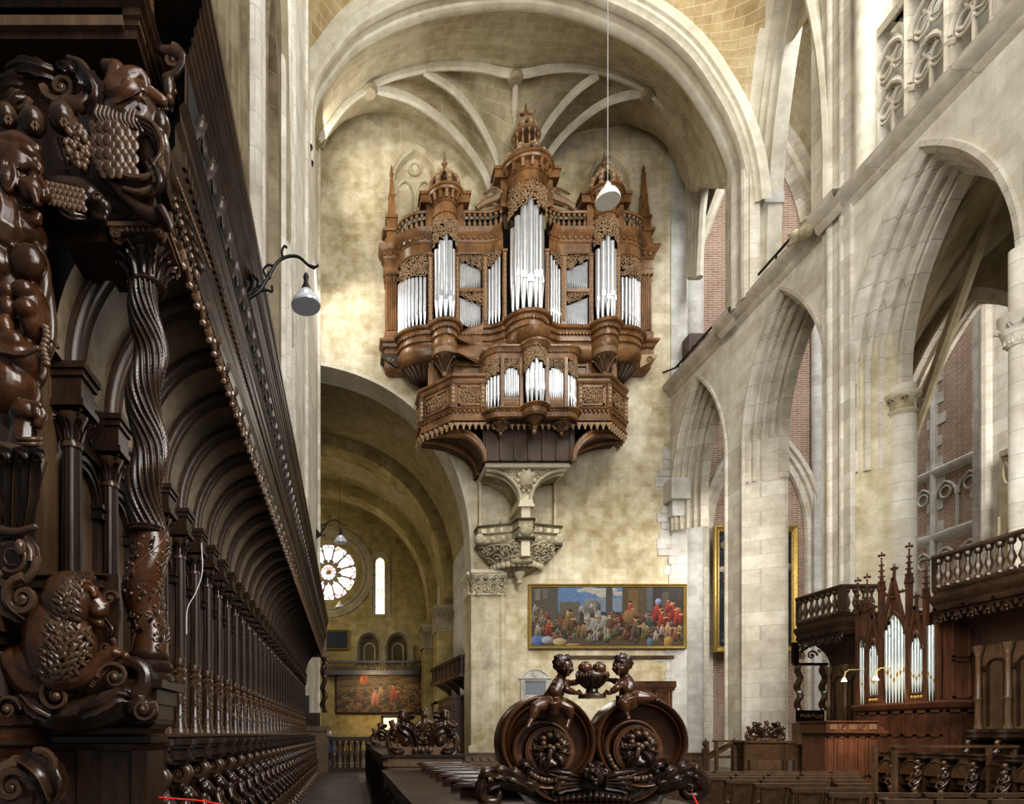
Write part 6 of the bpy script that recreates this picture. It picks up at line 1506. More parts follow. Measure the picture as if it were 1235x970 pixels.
c1=sculpt(cherub((680.5,804),(675,823),(664,845),[((646,853,.15),(641,868,.17),(637,876,.2),1.),((686,855,.16),(686,868,.15),(683.5,876,.18),.95)],[((683,832,.12),(694,836,.11),(700,837,.11),.95),((690,824,.04),(700,822,.03),(704,824,.03),.85)],1,.06),'cherub',M['carve_red'],be,.0030,2)
sculpt(curls(680.5,804,.06,1,1),'curly_hair',M['carve'],c1,.0032,1)
c2=sculpt(cherub((749.5,803),(755,822),(758,841),[((752,849,.17),(755,860,.17),(758,866,.2),.95),((779,842,.13),(788,842,.1),(794,844,.1),1.)],[((744,830,.12),(736,836,.11),(731,837,.11),.95),((746,823,.05),(736,820,.03),(732,821,.03),.9)],-1,.06),'cherub',M['carve_red'],be,.0030,2)
sculpt(curls(749.5,803,.06,-1,2),'curly_hair',M['carve'],c2,.0032,1)
for c,hx,hy,s in ((c1,668,843,1),(c2,757,838,-1)):
    mb=MB()
    for k in range(6): tg(mb,[(hx-13,hy+2+k*2.2,.10),(hx-3,hy+6+k*2.4,.175-.006*k),(hx+8,hy+4+k*2.2,.16-.004*k),(hx+16,hy+k*2.,.08)],[1.5,2.3,2.2,1.2],7)
    sculpt(mb,'loincloth',M['carve_red'],c,.0035,2)
bo=G(714,840,.05)
mb=MB().lathe([(.02,-.012),(15.5*UG,-.012),(15.8*UG,.0),(15*UG,.012),(9*UG,.016),(7*UG,.03),(6.5*UG,.045),(12*UG,.075),(16*UG,.10),(17*UG,.125),(16*UG,.135),(.01,.12)],bo,n=32)
for k in range(16): a=k*PI/8; e=V(math.cos(a),math.sin(a),0); leaf(mb,[bo+e*7*UG+V(0,0,.05),bo+e*12.5*UG+V(0,0,.075),bo+e*17.5*UG+V(0,0,.11)],.03,tuple(e)if True else AXY,2)
bw=gb(mb,'fruit_bowl','carve',None,50)
rf=random.Random(9)
for (x,y,r_) in ((705.5,806,8),(722.5,806.5,8),(714,814,7),(700,815,6),(729,815,6),(708,818,5),(720,819,5.5)):
    m2=MB(); m2.lathe([(.003,-r_*UG),(r_*.6*UG,-r_*.85*UG),(r_*UG,-.1*r_*UG),(r_*.9*UG,r_*.5*UG),(r_*.5*UG,r_*.88*UG),(.004,r_*.8*UG)],G(x,y,.055),(rf.uniform(-.3,.3),-.5,.8),n=16)
    for k in range(5): m2.ell(G(x+r_*.35*math.cos(k*1.26),y-r_*.3+r_*.3*math.sin(k*1.26),.055+r_*UG*.75),.006,5)
    gb(m2,'fruit','carve_red',bw)
m2=MB()
for k in range(9): leaf(m2,[G(700+k*3.5,822,.10),G(699+k*3.7,815,.13),G(698+k*3.9,809+(k%3)*2,.11)],.028,AXY,3,.4)
gb(m2,'fruit_leaves','carve',bw)
# ============================================================ LOW STALL ROWS ALONG THE AISLE
def lowdesk(label,x0,x1,y0,y1,z,panels):
    t=thing('stall_desk',label,'desk',((x0+x1)/2,(y0+y1)/2,0))
    MB().box((x0,y0,0),(x0+.06,y1,z-.04)).build('front_panel',M['dark'],t,0)
    MB().box((x0-.03,y0-.03,z-.04),(x1,y1+.03,z)).build('top_board',M['dark'],t,0)
    MB().box((x0-.02,y0-.02,0),(x0+.08,y1,.14)).build('plinth',M['dark'],t,0)
    mb=MB().box((x0+.06,y0,0),(x1-.03,y0+.05,z-.04)); mb.box((x0-.01,y0-.025,z-.16),(x1-.02,y0,z-.10)); mb.box((x0+.1,y0-.015,.25),(x0+.2,y0,z-.2)); mb.box((x1-.22,y0-.015,.25),(x1-.12,y0,z-.2)); mb.build('end_panel',M['panel'] if z>1.15 else M['dark'],t,0)
    MB().box((x0+.06,y1-.05,0),(x1-.03,y1,z-.04)).build('end_panel',M['dark'],t,0)
    mb=MB()
    n=max(2,int((y1-y0)/.62))
    for i in range(n):
        a=y0+(y1-y0)*(i+.12)/n;b=y0+(y1-y0)*(i+.88)/n
        for (p,q,r_,s) in ((a,b,z-.2,z-.16),(a,b,.2,.24),(a,a+.04,.2,z-.16),(b-.04,b,.2,z-.16)): mb.box((x0-.018,p,r_),(x0,q,s))
    mb.build('panel_moulding',M['dark'],t,0); return t
lowdesk('low dark stall desk beside the aisle, next to the cherub bench end',.40,2.05,3.72,7.3,1.085,5)
lowdesk('low dark stall desk beside the aisle, under the second carved bench end',.46,1.56,8.55,13.4,1.225,5)
lowdesk('low dark stall desk beside the aisle, farthest of the three, near the gate',.5,1.6,13.7,19.5,1.26,5)
asrc=None
for i,y in enumerate((4.15,4.62,5.1,5.62,6.08,6.56,6.92,7.18)):
    if asrc is None:
        t=thing('armrest','x','armrest',(0,0,0))
        m=MB(); prof=[(-.045,0),(-.04,.022),(-.02,.034),(.02,.034),(.04,.022),(.045,0)]
        m.loft([[V(x,a*w,b*w) for a,b in prof] for x,w in ((-.25,.35),(-.22,.75),(-.1,1),(.1,1),(.25,1),(.27,.6))]); m.build('arm_rail',M['carve_red'],t,50)
        MB().box((-.2,-.015,-.07),(.25,.015,.0)).build('arm_support',M['dark'],t,0); asrc=(t,tree_of(t))
    else: t=dup(asrc[0],(0,0,0),'x',tree=asrc[1])
    t.location=(.66+.27+.012*i,y,1.155); t['label']='polished wooden armrest on the low desk by the aisle, %s counting from the viewer'%ords[i]; t['group']='armrests on the near low desk'
# second bench end: twin volutes with three cherub heads
def bench2():
    t=thing('bench_end','x','bench end',(0,0,0))
    mb=MB()
    for s in (-1,1):
        c=V(s*.28,0,.20)
        q=spiral(c,.20,.03,2.1,PI/2 if s<0 else PI/2,40,(1,0,0),(0,0,1),-s); mb.tube(q,[.05*(1-.55*i/40) for i in range(41)],7)
        mb.lathe([(.15,-.06),(.155,.01),(.13,.03),(.06,.05),(.035,.09),(.001,.10)],c,AXY,20)
        for k in range(6): a=PI*.15+k*PI*.18; e=V(s*math.cos(a),0,math.sin(a)); leaf(mb,[c+e*.14+V(0,-.04,0),c+e*.22+V(0,-.1,0),c+e*.29+V(0,-.05,0)],.1,AXY,4,.5)
        leaf(mb,[V(s*.1,-.05,.1),V(s*.14,-.1,.3),V(s*.3,-.1,.42),V(s*.44,-.05,.40)],.15,AXY,6,.4); leaf(mb,[V(s*.3,-.07,.05),V(s*.42,-.12,.02),V(s*.54,-.06,.08)],.1,AXY,4); scroll(mb,V(s*.52,-.02,.07),.08,1.6,0,s)
        mb.tube(catmull([V(s*.5,0,.02),V(s*.56,0,.2),V(s*.48,0,.36),V(s*.52,0,.5)],4),.05,7)
    for k in range(5): mb.ell(V(-.12+k*.06,-.08,.06+.02*(k%2)),.05,8)
    mb.box((-.5,-.04,0),(.5,.1,.16)); mb.build('volute_body',M['carve'],t,60)
    for i,x in enumerate((-.33,.03,.37)):
        m=MB(); h=V(x,-.03,.56+(.03 if i==1 else 0))
        m.ell(h,(.06,.06,.07),12); m.ell(h+V(0,-.05,-.015),(.014,.016,.018),6); m.ell(h+V(0,-.05,-.04),(.018,.012,.008),6)
        for s in (-1,1): m.ell(h+V(s*.03,-.04,-.02),(.022,.02,.022),7); m.ell(h+V(s*.023,-.05,.006),(.011,.008,.008),6)
        r=random.Random(i)
        for k in range(22): a=r.uniform(0,6.28);b=r.uniform(.1,1.3); m.ell(h+V(.06*math.cos(a)*math.sin(b),.02+.055*math.sin(a)*math.sin(b),.03+.05*math.cos(b)),.021,6)
        m.tube([h+V(0,.01,-.05),h+V(.0,.0,-.13),h+V((.12,-.05,-.14)[i],0,-.2)],[.04,.07,.07],9,ball=True)
        m.tube(catmull([h+V(.05,0,-.1),h+V(.13,-.03,-.15),h+V(.2,-.03,-.12)],4),[.03]*8+[.02],8,ball=True); m.tube(catmull([h+V(-.05,0,-.1),h+V(-.12,-.04,-.16),h+V(-.17,-.05,-.2)],4),[.03]*8+[.02],8,ball=True)
        sculpt(m,'cherub_bust',M['carve_red'],t,.0085,2)
        m=MB()
        if i!=1: leaf(m,[h+V(.03,.03,-.08),h+V(.13 if i==0 else -.13,.03,.0),h+V(.2 if i==0 else -.2,.0,.0)],.09,AXY,5,.4); m.build('wing',M['carve'],t,60)
    return t
b2=bench2(); trb=tree_of(b2); b2.location=(1.0,8.7,1.225); b2.scale=(.84,.84,.94); b2['label']='dark carved bench end with twin volutes and cherub heads, middle distance by the aisle'
dup(b2,(.92,13.8,1.26),'small dark carved bench end half hidden behind the twin-volute one',scale=(.8,.8,.75),tree=trb)
lowdesk('low panelled desk carrying the lone carved bench end before the pale pier',11.85,13.05,18.75,19.3,1.28,2)
dup(b2,(12.45,18.9,1.28),'carved bench end standing alone in front of the pale pier at the right',scale=(1,1,.92),tree=trb)
# gate at the end of the aisle
gt=thing('wooden_gate','low brown wooden gate with turned balusters at the end of the aisle','gate',P(420,931,24.6))
yg=24.6
def gbx(px0,py0,px1,py1,d0=-.06,d1=.06): a=P(px0,py1,yg);b=P(px1,py0,yg); return (a+V(0,d0,0),b+V(0,d1,0))
MB().box(*gbx(393,889,449,894)).build('top_rail',M['dark'],gt,0); MB().box(*gbx(393,926,449,931)).build('bottom_rail',M['dark'],gt,0)
for x in (394,447): MB().box(*gbx(x-2,888,x+2,932,-.07,.07)).build('gate_post',M['dark'],gt,0)
for k in range(7):
    a=P(400+k*7,926,yg); b=P(400+k*7,894,yg); MB().lathe(baluster_prof(b.z-a.z,.075),a,n=8).build('baluster',M['dark'],gt)
# red barrier cords
def cord(pts,label):
    o=MB().tube(catmull(pts,8),.006,6).build('red_cord',M['red'],None); tag(o,label,'cord')
cord([E(192,962,-.1),P(215,964,3.9),P(240,966,4.1),P(275,972,4.3)],'thin red barrier cord hanging low beside the left carved stall end')
cord([G(832,950,.03),G(836,960,.06),G(842,972,.08)],'thin red barrier cord tied to the right foot of the cherub bench end')
# ============================================================ CHAIRS
ch=thing('wooden_chair','x','chair',(0,0,0))
for s in (-1,1):
    MB().tube([V(s*.19,.0,0),V(s*.19,.0,.44)],.017,6).build('leg',M['chair'],ch)
    MB().tube(catmull([V(s*.19,-.38,0),V(s*.19,-.37,.44),V(s*.2,-.43,.86)],3),.018,6).build('leg',M['chair'],ch)
m=MB().box((-.21,-.4,.43),(.21,.03,.46)); m.build('seat',M['chair'],ch,0)
m=MB().box((-.235,-.47,.82),(.235,-.40,.865)); m.build('top_rail',M['chair'],ch,0)
m=MB()
m.prism([V(-.12,-.40,.5),V(.12,-.40,.5),V(.10,-.405,.62),(.13,-.42,.80),(-.13,-.42,.80),(-.10,-.405,.62)],(0,.012,0)); m.build('splat',M['chair'],ch,0)
for z,y in ((.15,-.375),(.25,0)): MB().tube([V(-.19,y,z),V(.19,y,z)],.011,5).build('stretcher',M['chair'],ch)
MB().box((-.2,-.395,.46),(.2,-.37,.52)).build('back_rail',M['chair'],ch,0)
trc=tree_of(ch); first=True; rc=random.Random(12)
def seats(x0,n,rows,y0,dy,gname,place):
    global first
    for r in range(rows):
        for c in range(n):
            lab='brown wooden chair, %s from the left in row %s of %s'%(ords[c],ords[r],place)
            if place=='the right block' and 422+(x0+.5*c)*F/(y0+dy*r)>1015 and y0+dy*r>7.6: continue
            loc=V(x0+.50*c+rc.uniform(-.02,.02),y0+dy*r+rc.uniform(-.03,.03),0)
            if first: ch.location=loc; ch['label']=lab; ch['group']=gname; first=False
            else: dup(ch,loc,lab,gname,rz=rc.uniform(-.05,.05),tree=trc)
seats(5.45,12,8,6.6,.66,'chairs filling the right foreground','the right block')
seats(2.6,5,7,9.2,.85,'chairs behind the cherub bench end','the middle block')
# ============================================================ RIGHT STALLS
def rstalls(x,z,sc,ys,label,group):
    for i,y in enumerate(ys): dup(stall0[i%3],V(x,y,z),label%ords[i],group,rz=PI,scale=(1,1,sc),tree=trs[i%3])
rstalls(12.48,1.11,.76,[16.2-.613*i for i in range(9)],'dark low choir stall with carved arm, %s from the far end of right row','low choir stalls on the right')
rstalls(13.25,1.60,1.05,[13.42-.613*i for i in range(4)],'dark high choir stall under right canopy, %s counting towards the viewer','high choir stalls under the right canopy')
rstalls(13.9,1.62,1.05,[18.7-.613*i for i in range(3)],'dark high choir stall left of the small gothic organ, %s from far end','high choir stalls beyond the gothic organ')
# curved seat backs of the low row
for i in range(8):
    y=16.2-.613*i-.31; m=MB().loft([[V(12.62-.08*math.sin(a),y+.27*math.cos(a),z) for a in frange(0,PI,PI/10)] for z in (.45,1.0)])
    ap=[V(12.50,y+.25*math.cos(a),.60+.32*math.sin(a)) for a in frange(0,PI,PI/12)]
    m.tube(ap,.025,6); m.add(ap,[tuple(range(len(ap)))]); o=m.build('seat_back',M['chair'],None,50); tag(o,'rounded brown seat back of the low right stalls, %s from far end'%ords[i],'seat back','seat backs of the low right stalls')
m=MB().box((12.945,10.9,0),(12.965,13.7,.9)); m.box((12.945,10.9,.9),(12.985,13.7,.94)); o=m.build('stall_back_wall',M['dark'],None,0); tag(o,'long dark panel behind the low right choir stalls','panel')
FX=13.3
def rcanopy(y0,y1,label,end):
    t=thing('stall_canopy',label,'canopy',(13.8,(y0+y1)/2,1.5))
    fr=[(y0,y1)]
    pr=[(0.12,4.2),(.02,4.22),(.0,4.30),(-.02,4.34),(-.02,4.42),(-.08,4.5),(-.10,4.58),(-.10,4.62),(.0,4.66),(.0,4.72),(1.3,4.72)]
    path=[V(FX,y1,0),V(FX,y0,0)]+([V(FX+1.1,y0,0)] if end else [])
    MB().sweep(path,[(d,z) for d,z in pr],(0,0,1)).build('cornice',M['dark'],t,30)
    MB().sweep(path,[(.08,4.72),(-.02,4.72),(-.04,4.78),(-.01,4.82),(.08,4.82)],(0,0,1)).build('plinth_rail',M['dark'],t,30)
    MB().sweep(path,[(.10,5.45),(-.03,5.45),(-.06,5.50),(-.04,5.56),(.10,5.58)],(0,0,1)).build('handrail',M['dark'],t,30)
    n=int((y1-y0)/.2); bs=None
    for i in range(n):
        y=y1-.1-(y1-y0-.15)*i/(n-1)
        if bs is None: bs=MB().lathe(baluster_prof(.63,.078),(FX+.03,y,4.82),n=9).build('baluster',M['chair'],t); by=y
        else: inst(bs,t,bs.location+V(0,y-by,0))
    if end:
        for k in range(4): inst(bs,t,bs.location+V(.14+.22*k,y0+.02-by,0))
        MB().box((FX-.04,y0-.05,4.8),(FX+.1,y0+.09,5.5)).build('newel',M['dark'],t,0)
    for y in (y1-.04,y0+.06): MB().box((FX-.03,y-.05,4.8),(FX+.08,y+.05,5.5)).build('newel',M['dark'],t,0)
    fs=None; y=y1-.15
    while y>y0:
        if fs is None:
            m=MB().lathe([(.005,-.2),(.03,-.16),(.015,-.13),(.05,-.08),(.02,-.03),(.05,.02)],(FX+.04,y,4.2),n=6)
            for s in (-1,1): m.tube([V(FX+.04,y+s*.03,4.2),V(FX+.04,y+s*.09,4.08),V(FX+.04,y+s*.15,4.13),V(FX+.04,y+s*.16,4.22)],.025,5); m.ell(V(FX+.04,y+s*.09,4.06),.035,5)
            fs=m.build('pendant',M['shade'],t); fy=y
        else: inst(fs,t,fs.location+V(0,y-fy,0))
        y-=.34
    cv=[(FX+.12+.95*(1-math.cos(a*PI/2)),4.25-.75*(1-math.sin((1-a)*PI/2))) for a in frange(0,1,.08)]
    cv=[(14.3-.02-(1.0)*math.cos(a*PI/2)*1.0+.0,3.5+.78*math.sin(a*PI/2)) for a in frange(0,1,.08)]
    cv=[(14.28-1.05*(1-math.cos(a*PI/2)),3.5+.78*math.sin(a*PI/2)) for a in frange(0,1,.08)]
    MB().loft([[V(x,y0,z) for x,z in cv],[V(x,y1,z) for x,z in cv]]).build('cove',M['covedark'],t)
    MB().box((14.3,y0,1.6),(14.4,y1,4.7)).build('back_wall',M['dark'],t,0)
    k=0; y=y1-.1; cs=None
    while y>y0-.02:
        if cs is None:
            o=V(14.18,y,0); m=MB(); m.lathe([(.08,1.62),(.08,1.7),(.06,1.72),(.06,2.25),(.075,2.3),(.055,2.34),(.05,3.25),(.065,3.28),(.06,3.3),(.1,3.42),(.11,3.5)],o,n=10)
            cs=m.build('column',M['panel'],t); cy=y
            m=MB().sweep([V(x-.0,y,z) for x,z in cv],[(.0,-.06),(.05,-.05),(.07,0),(.05,.05),(0,.06)],(0,1,0)); rs_=m.build('cove_rib',M['dark'],t)
            m=MB().box((14.27,y-.62,1.62),(14.3,y,3.5)); ps=m.build('back_panel',M['panel'],t,0)
            m=MB(); q=parch(y-.31,.2,3.0,.2,8); m.sweep([V(14.27,q[0][0],1.7)]+[V(14.27,u,z) for u,z in q]+[V(14.27,q[-1][0],1.7)],[(-.05,-.0),(-.04,-.04),(0,-.04),(.01,0)],(1,0,0)); m.box((14.2,y-.56,2.94),(14.3,y-.48,3.04)); m.box((14.2,y-.14,2.94),(14.3,y-.06,3.04)); pa_=m.build('panel_arch',M['dark'],ps)
        else:
            d=V(0,y-cy,0); inst(cs,t,cs.location+d); inst(rs_,t,rs_.location+d)
            if y-.6>y0-.1: q_=inst(ps,t,ps.location+d); w_=pa_.copy(); C.objects.link(w_); w_.parent=q_
        y-=.62
    return t
c1=rcanopy(10.6,13.75,'dark wooden stall canopy with baluster railing at the right edge','')
c1.location.x-=.57; c1.scale=(1,1,.957)
c2=rcanopy(17.05,18.75,'dark wooden stall canopy with baluster railing between tall painting and gothic organ',True)
# open end of the far canopy: twisted columns, pierced bracket, low panel
t=thing('stall_end','dark open stall end with two twisted columns, left of gothic organ','stall end',(13.9,18.9,0))
ye=18.9
def FQ(px,py,d=0): p=P(px,py,ye); p.y-=d; return p
MB().box(FQ(958,898,-.1)-V(0,0,1.2),FQ(995,872,.1)).build('base',M['panel'],t,0)
mb=MB().box(FQ(961,871,-.05),FQ(993,857,.04))
for k in range(6): scroll(mb,FQ(965+k*5,864,.06),.07,1.4,k,(-1)**k,th=.28,n=12)
mb.build('carved_rail',M['carve'],t,50)
for x in (963,993):
    c0=FQ(x,857); barley(c0,FQ(x,803).z-c0.z,.085,.035,.5).build('twisted_column',M['carve'],t)
mb=MB().box(FQ(958,803,-.08),FQ(997,800,.08)); scroll(mb,FQ(978,791,.03),.17,1.6,0,1); scroll(mb,FQ(966,792,.03),.12,1.6,2,-1); scroll(mb,FQ(987,785,.03),.1,1.6,2,-1); mb.tube([FQ(960,800),FQ(966,786),FQ(976,779),FQ(994,775)],.05,6); mb.box(FQ(956,800,-.06),FQ(962,775,.06)); mb.build('pierced_bracket',M['carve'],t)
# ============================================================ GOTHIC CHOIR ORGAN
go=thing('choir_organ','reddish brown gothic choir organ with pinnacles, gables and silver pipes at right','organ',(13.6,15.05,0))
GXF=13.0; yc0=15.05
def gp_(mb,name,mat='redwood',parent=None,smooth=35): return mb.build(name,M[mat],parent or go,smooth)
mb=MB().box((GXF+.05,13.85,0),(14.25,16.25,2.15)); gp_(mb,'base_case',smooth=0)
mb=MB().sweep([V(GXF,16.3,2.15),V(GXF,13.8,2.15),V(14.25,13.8,2.15)],[(.2,.1),(-.02,.1),(-.05,.06),(-.03,.0),(0,-.06),(.1,-.08)],(0,0,1)); gp_(mb,'base_moulding')
for i in range(7):
    y1=16.2-.335*i; m=MB()
    for a,b,z0,z1 in ((y1,y1-.05,.9,2.05),(y1-.27,y1-.32,.9,2.05),(y1,y1-.32,.9,.96),(y1,y1-.32,1.99,2.05),(y1,y1-.32,1.45,1.5)): m.box((GXF+.02,b,z0),(GXF+.06,a,z1))
    gp_(m,'panelled_door',smooth=0)
for i in range(3):
    m=MB()
    x0=GXF+.1+.38*i
    for a,b,z0,z1 in ((x0,x0+.05,.9,2.05),(x0+.28,x0+.33,.9,2.05),(x0,x0+.33,.9,.96),(x0,x0+.33,1.99,2.05)): m.box((a,13.81,z0),(b,13.86,z1))
    gp_(m,'panelled_door',smooth=0)
mb=MB().box((GXF+.35,13.95,2.2),(14.25,16.15,4.3)); mb.box((GXF+.12,13.86,2.2),(14.25,13.95,4.2)); mb.box((GXF+.12,16.15,2.2),(14.25,16.24,4.2)); 
for a in (2.3,3.2): 
    for x in (GXF+.25,GXF+.75): 
        for q in ((x,x+.4,a,a+.04),(x,x+.4,a+.8,a+.84),(x,x+.04,a,a+.84),(x+.36,x+.4,a,a+.84)): mb.box((q[0],13.83,q[2]),(q[1],13.87,q[3]))
gp_(mb,'upper_case',smooth=0)
def pinnacle(x,y,w,z0,z1):
    m=MB().box((x-w/2,y-w/2,z0),(x+w/2,y+w/2,z1-.9)); p=gp_(m,'buttress',smooth=0)
    m=MB().lathe([(w*.62,z1-.92),(w*.62,z1-.88),(w*.45,z1-.85),(.012,z1-.16)],(x,y,0),n=4,xd=(1,1,0))
    for s in (-1,1):
        for u in (V(0,s,0),V(s,0,0)): m.prism([V(x,y,z1-.95)+u*w*.55+V(-u.y,u.x,0)*w*.5,V(x,y,z1-.95)+u*w*.55-V(-u.y,u.x,0)*w*.5,V(x,y,z1-.72)+u*w*.5],u*.03)
    for k in range(4):
        z=z1-.75+k*.14; r=w*.42*(1-k*.22)
        for a in range(4): e=V(math.cos(a*PI/2+PI/4),math.sin(a*PI/2+PI/4),0); m.ell(V(x,y,z)+e*(r+.02),(.022,.022,.026),6)
    m.ell(V(x,y,z1-.16),(.03,.03,.02),7); m.bar(V(x-.0,y-.075,z1-.09),V(x,y+.075,z1-.09),.035,.035); m.bar(V(x-.075,y,z1-.09),V(x+.075,y,z1-.09),.035,.035)
    for u in (V(0,.07,0),V(0,-.07,0),V(.07,0,0),V(-.07,0,0)): m.ell(V(x,y,z1-.09)+u,.026,6)
    m.ell(V(x,y,z1-.03),(.022,.022,.04),6); gp_(m,'pinnacle',parent=p)
for dy,w,z1 in ((-.38,.10,5.97),(.38,.10,5.97),(-.81,.085,5.53),(.81,.085,5.55),(-1.1,.08,4.9),(1.1,.08,5.53)): pinnacle(GXF+.02,yc0+dy,w,2.25,z1)
def gable(ya,yb,zs,za,zg,big):
    c=(ya+yb)/2; h=abs(ya-yb)/2-.015
    q=parch(c,h,zs,za-zs,10); mb=MB()
    pa=[V(GXF,u,z) for u,z in q]
    mb.sweep(pa,[(-.03,.0),(-.03,-.04),(.02,-.03),(.045,.0),(.045,.08)],(1,0,0))
    # spandrel plate between the arch and the gable
    top=[V(GXF+.02,u,min(zg-(zg-zs-.05)*abs(u-c)/h,zg)) for u,z in q]
    mb.loft([[V(GXF+.02,u,max(z,0)) for u,z in q],[V(p.x,p.y,max(p.z,q[i][1]+.001)) for i,p in enumerate(top)]])
    a=gp_(mb,'arch')
    m=MB()
    for s in (-1,1):
        m.bar(V(GXF-.02,c,zg+.03),V(GXF-.02,c+s*(h+.02),zs+.1),.07,.05,(1,0,0))
        for k in range(1,5):
            t=k/5; p=V(GXF-.02,c+s*(h+.03)*t,zg+(zs+.1-zg)*t+.05); m.ell(p,(.03,.035,.035),6); m.ell(p+V(0,s*.03,.02),(.02,.02,.02),5)
    m.bar(V(GXF,c,zg),V(GXF,c,zg+.28),.045,.045); m.bar(V(GXF,c-.09,zg+.24),V(GXF,c+.09,zg+.24),.04,.04); m.bar(V(GXF-.08,c,zg+.24),V(GXF+.08,c,zg+.24),.04,.04); m.ell(V(GXF,c,zg+.32),(.03,.03,.045),7); 
    gp_(m,'crocketed_gable',parent=a)
    m=MB(); z=(za+zg)/2+.02; r=h*.26
    m.tube([V(GXF-.01,c+r*math.cos(k*PI/10),z+r*math.sin(k*PI/10)) for k in range(21)],.02,6)
    for k in range(4): m.tube([V(GXF-.01,c+r*.5*math.cos(k*PI/2)+r*.4*math.cos(j*PI/5),z+r*.5*math.sin(k*PI/2)+r*.4*math.sin(j*PI/5)) for j in range(11)],.012,5)
    m.cur=0; gp_(m,'rosette',parent=a)
    m=MB().lathe([(r*.9,0),(r*.9,.01)],V(GXF+.01,c,z),(1,0,0),16)
    for s in (-1,1): m.prism([V(GXF+.005,c+s*h*.35,zg-(zg-zs)*.42),V(GXF+.005,c+s*h*.72,zs+(zg-zs)*.22),V(GXF+.005,c+s*h*.5,za-.02)],(.01,0,0))
    gp_(m,'gilt_ground','gold',a,0)
    m=MB()
    for s in (-1,1): m.tube([V(GXF+.03,c+s*h,zs+.1),V(GXF+.03,c+s*h*.55,zs+.02),V(GXF+.03,c+s*h*.5,zs+.22),V(GXF+.03,c+s*h*.12,za-.12)],.02,5); m.ell(V(GXF+.03,c+s*h*.5,zs+.03),.03,6)
    gp_(m,'cusp',parent=a)
gable(yc0-.33,yc0+.33,3.85,4.42,5.22,1); gable(yc0-.78,yc0-.4,3.45,3.85,4.42,0); gable(yc0+.4,yc0+.78,3.45,3.85,4.42,0); gable(yc0+.83,yc0+1.07,3.7,4.1,4.6,0)
def GO(u,d,z): return V(GXF+.04+d,yc0+u,z)
def gpipe(u,r,z0,zm,z1,d=0):
    o=GO(u,d,0); m=MB().lathe([(r*.25,z0),(r,zm),(r,z1),(r*.85,z1)],o,n=10); 
    p=m.build('pipe',M['tinb'],go,40)
    m=MB().prism([o+V(-r*.95,-r*.6,zm+.01),o+V(-r*.95,r*.6,zm+.01),o+V(-r*.95,r*.6,zm+r*2),o+V(-r*.95,0,zm+r*3),o+V(-r*.95,-r*.6,zm+r*2)],(-.008,0,0)); m.build('gilt_mouth',M['gold'],p,0)
for k in range(7): gpipe((k-3)*.088,.042,2.25,2.75+.07*abs(k-3)+.02*((k*7)%3),4.38-.12*abs(k-3))
for s in (-1,1):
    for k in range(5): gpipe(s*.59+(k-2)*.07,.033,2.45 if True else 2.25,2.75+.05*abs(k-2),3.8-.08*abs(k-2))
    for k in range(3): gpipe(s*.95+(k-1)*.075,.035,2.25,2.65+.08*k,3.95)
    m=MB().box((GXF-.02,yc0+s*.59-.17,2.25),(GXF+.2,yc0+s*.59+.17,2.30)); m.box((GXF-.03,yc0+s*.59-.18,2.42),(GXF+.2,yc0+s*.59+.18,2.46)); gp_(m,'pipe_sill',smooth=0)
    for k in range(4): MB().ell(V(GXF,yc0+s*.59-.12+k*.08,2.36),(.03,.035,.05),8).build('gilt_boss',M['gold'],go)
for a,b in ((yc0-.37,yc0+.37),(yc0-.8,yc0-.37),(yc0+.37,yc0+.8)):
    m=MB(); hz=4.95 if abs((a+b)/2-yc0)<.1 else 4.35
    m.tube([V(GXF+.08,a,hz-.06),V(GXF+.08,b,hz-.06)],.03,6)
    for k in range(7):
        y=a+(b-a)*(k+.5)/7; scroll(m,V(GXF+.08,y,hz+.06*math.sin(k*2)),.05,1.3,k,1,(0,1,0),(0,0,1),.3,9,True,5)
    gp_(m,'cresting')
# swan neck lamps in front of it
for i,(px,py,Yl) in enumerate(((1054,808,16.1),(1092,806,15.2))):
    t=thing('organ_lamp',('brass swan-neck lamp with small shade at the left of the gothic organ','brass swan-neck lamp with small shade before the middle gothic pipes')[i],'lamp',P(px,py,Yl))
    a=P(px,py,Yl);
    MB().tube([a,P(px-30+6*i*0,py+(0),Yl-.1),P(px-34,py+3,Yl-.1),P(px-36,py+9,Yl-.1)],.018,7).build('arm',M['brass'],t)
    MB().lathe([(.02,.0),(.05,-.05),(.075,-.12),(.07,-.125)],P(px-36,py+9,Yl-.1),n=12).build('shade',M['white'],t); MB().ell(a,.045,8).build('mount',M['brass'],t)
# organ console
oc=thing('organ_console','warm lit panelled organ console with a sloping lid below the gothic organ','console',P(1028,960,13.4)-V(0,0,.2))
yo=13.4
def OC(px,py,d=0): p=P(px,py,yo); p.y-=d; return p
a=OC(994,870);b=OC(1058,870)
MB().box(V(a.x+.03,yo,0),V(b.x-.03,yo+.7,1.55)).build('body',M['redwood'],oc,0)
m=MB().prism([V(a.x,yo-.06,1.56),V(a.x,yo-.06,1.76),V(b.x-.05,yo-.06,1.76),V(b.x+.12,yo-.06,1.6),V(b.x+.12,yo-.06,1.56)],(0,.8,0)); m.build('lid',M['redwood'],oc,0)
m=MB().box(V(a.x-.03,yo-.1,1.76),V(b.x-.04,yo+.78,1.79)); m.box(V(a.x-.03,yo-.1,1.53),V(b.x+.15,yo+.78,1.57)); m.build('lid_moulding',M['redwood'],oc,0)
for k in range(5):
    x=a.x+.06+k*.21; m=MB()
    m.tube([V(x+.08+.06*math.cos(j*PI/8),yo-.07,1.66+.06*math.sin(j*PI/8)) for j in range(17)],.01,5) if k%2 else m.box((x,yo-.075,1.6),(x+.16,yo-.06,1.72))
    m.build('lid_panel',M['panel'],oc,30)
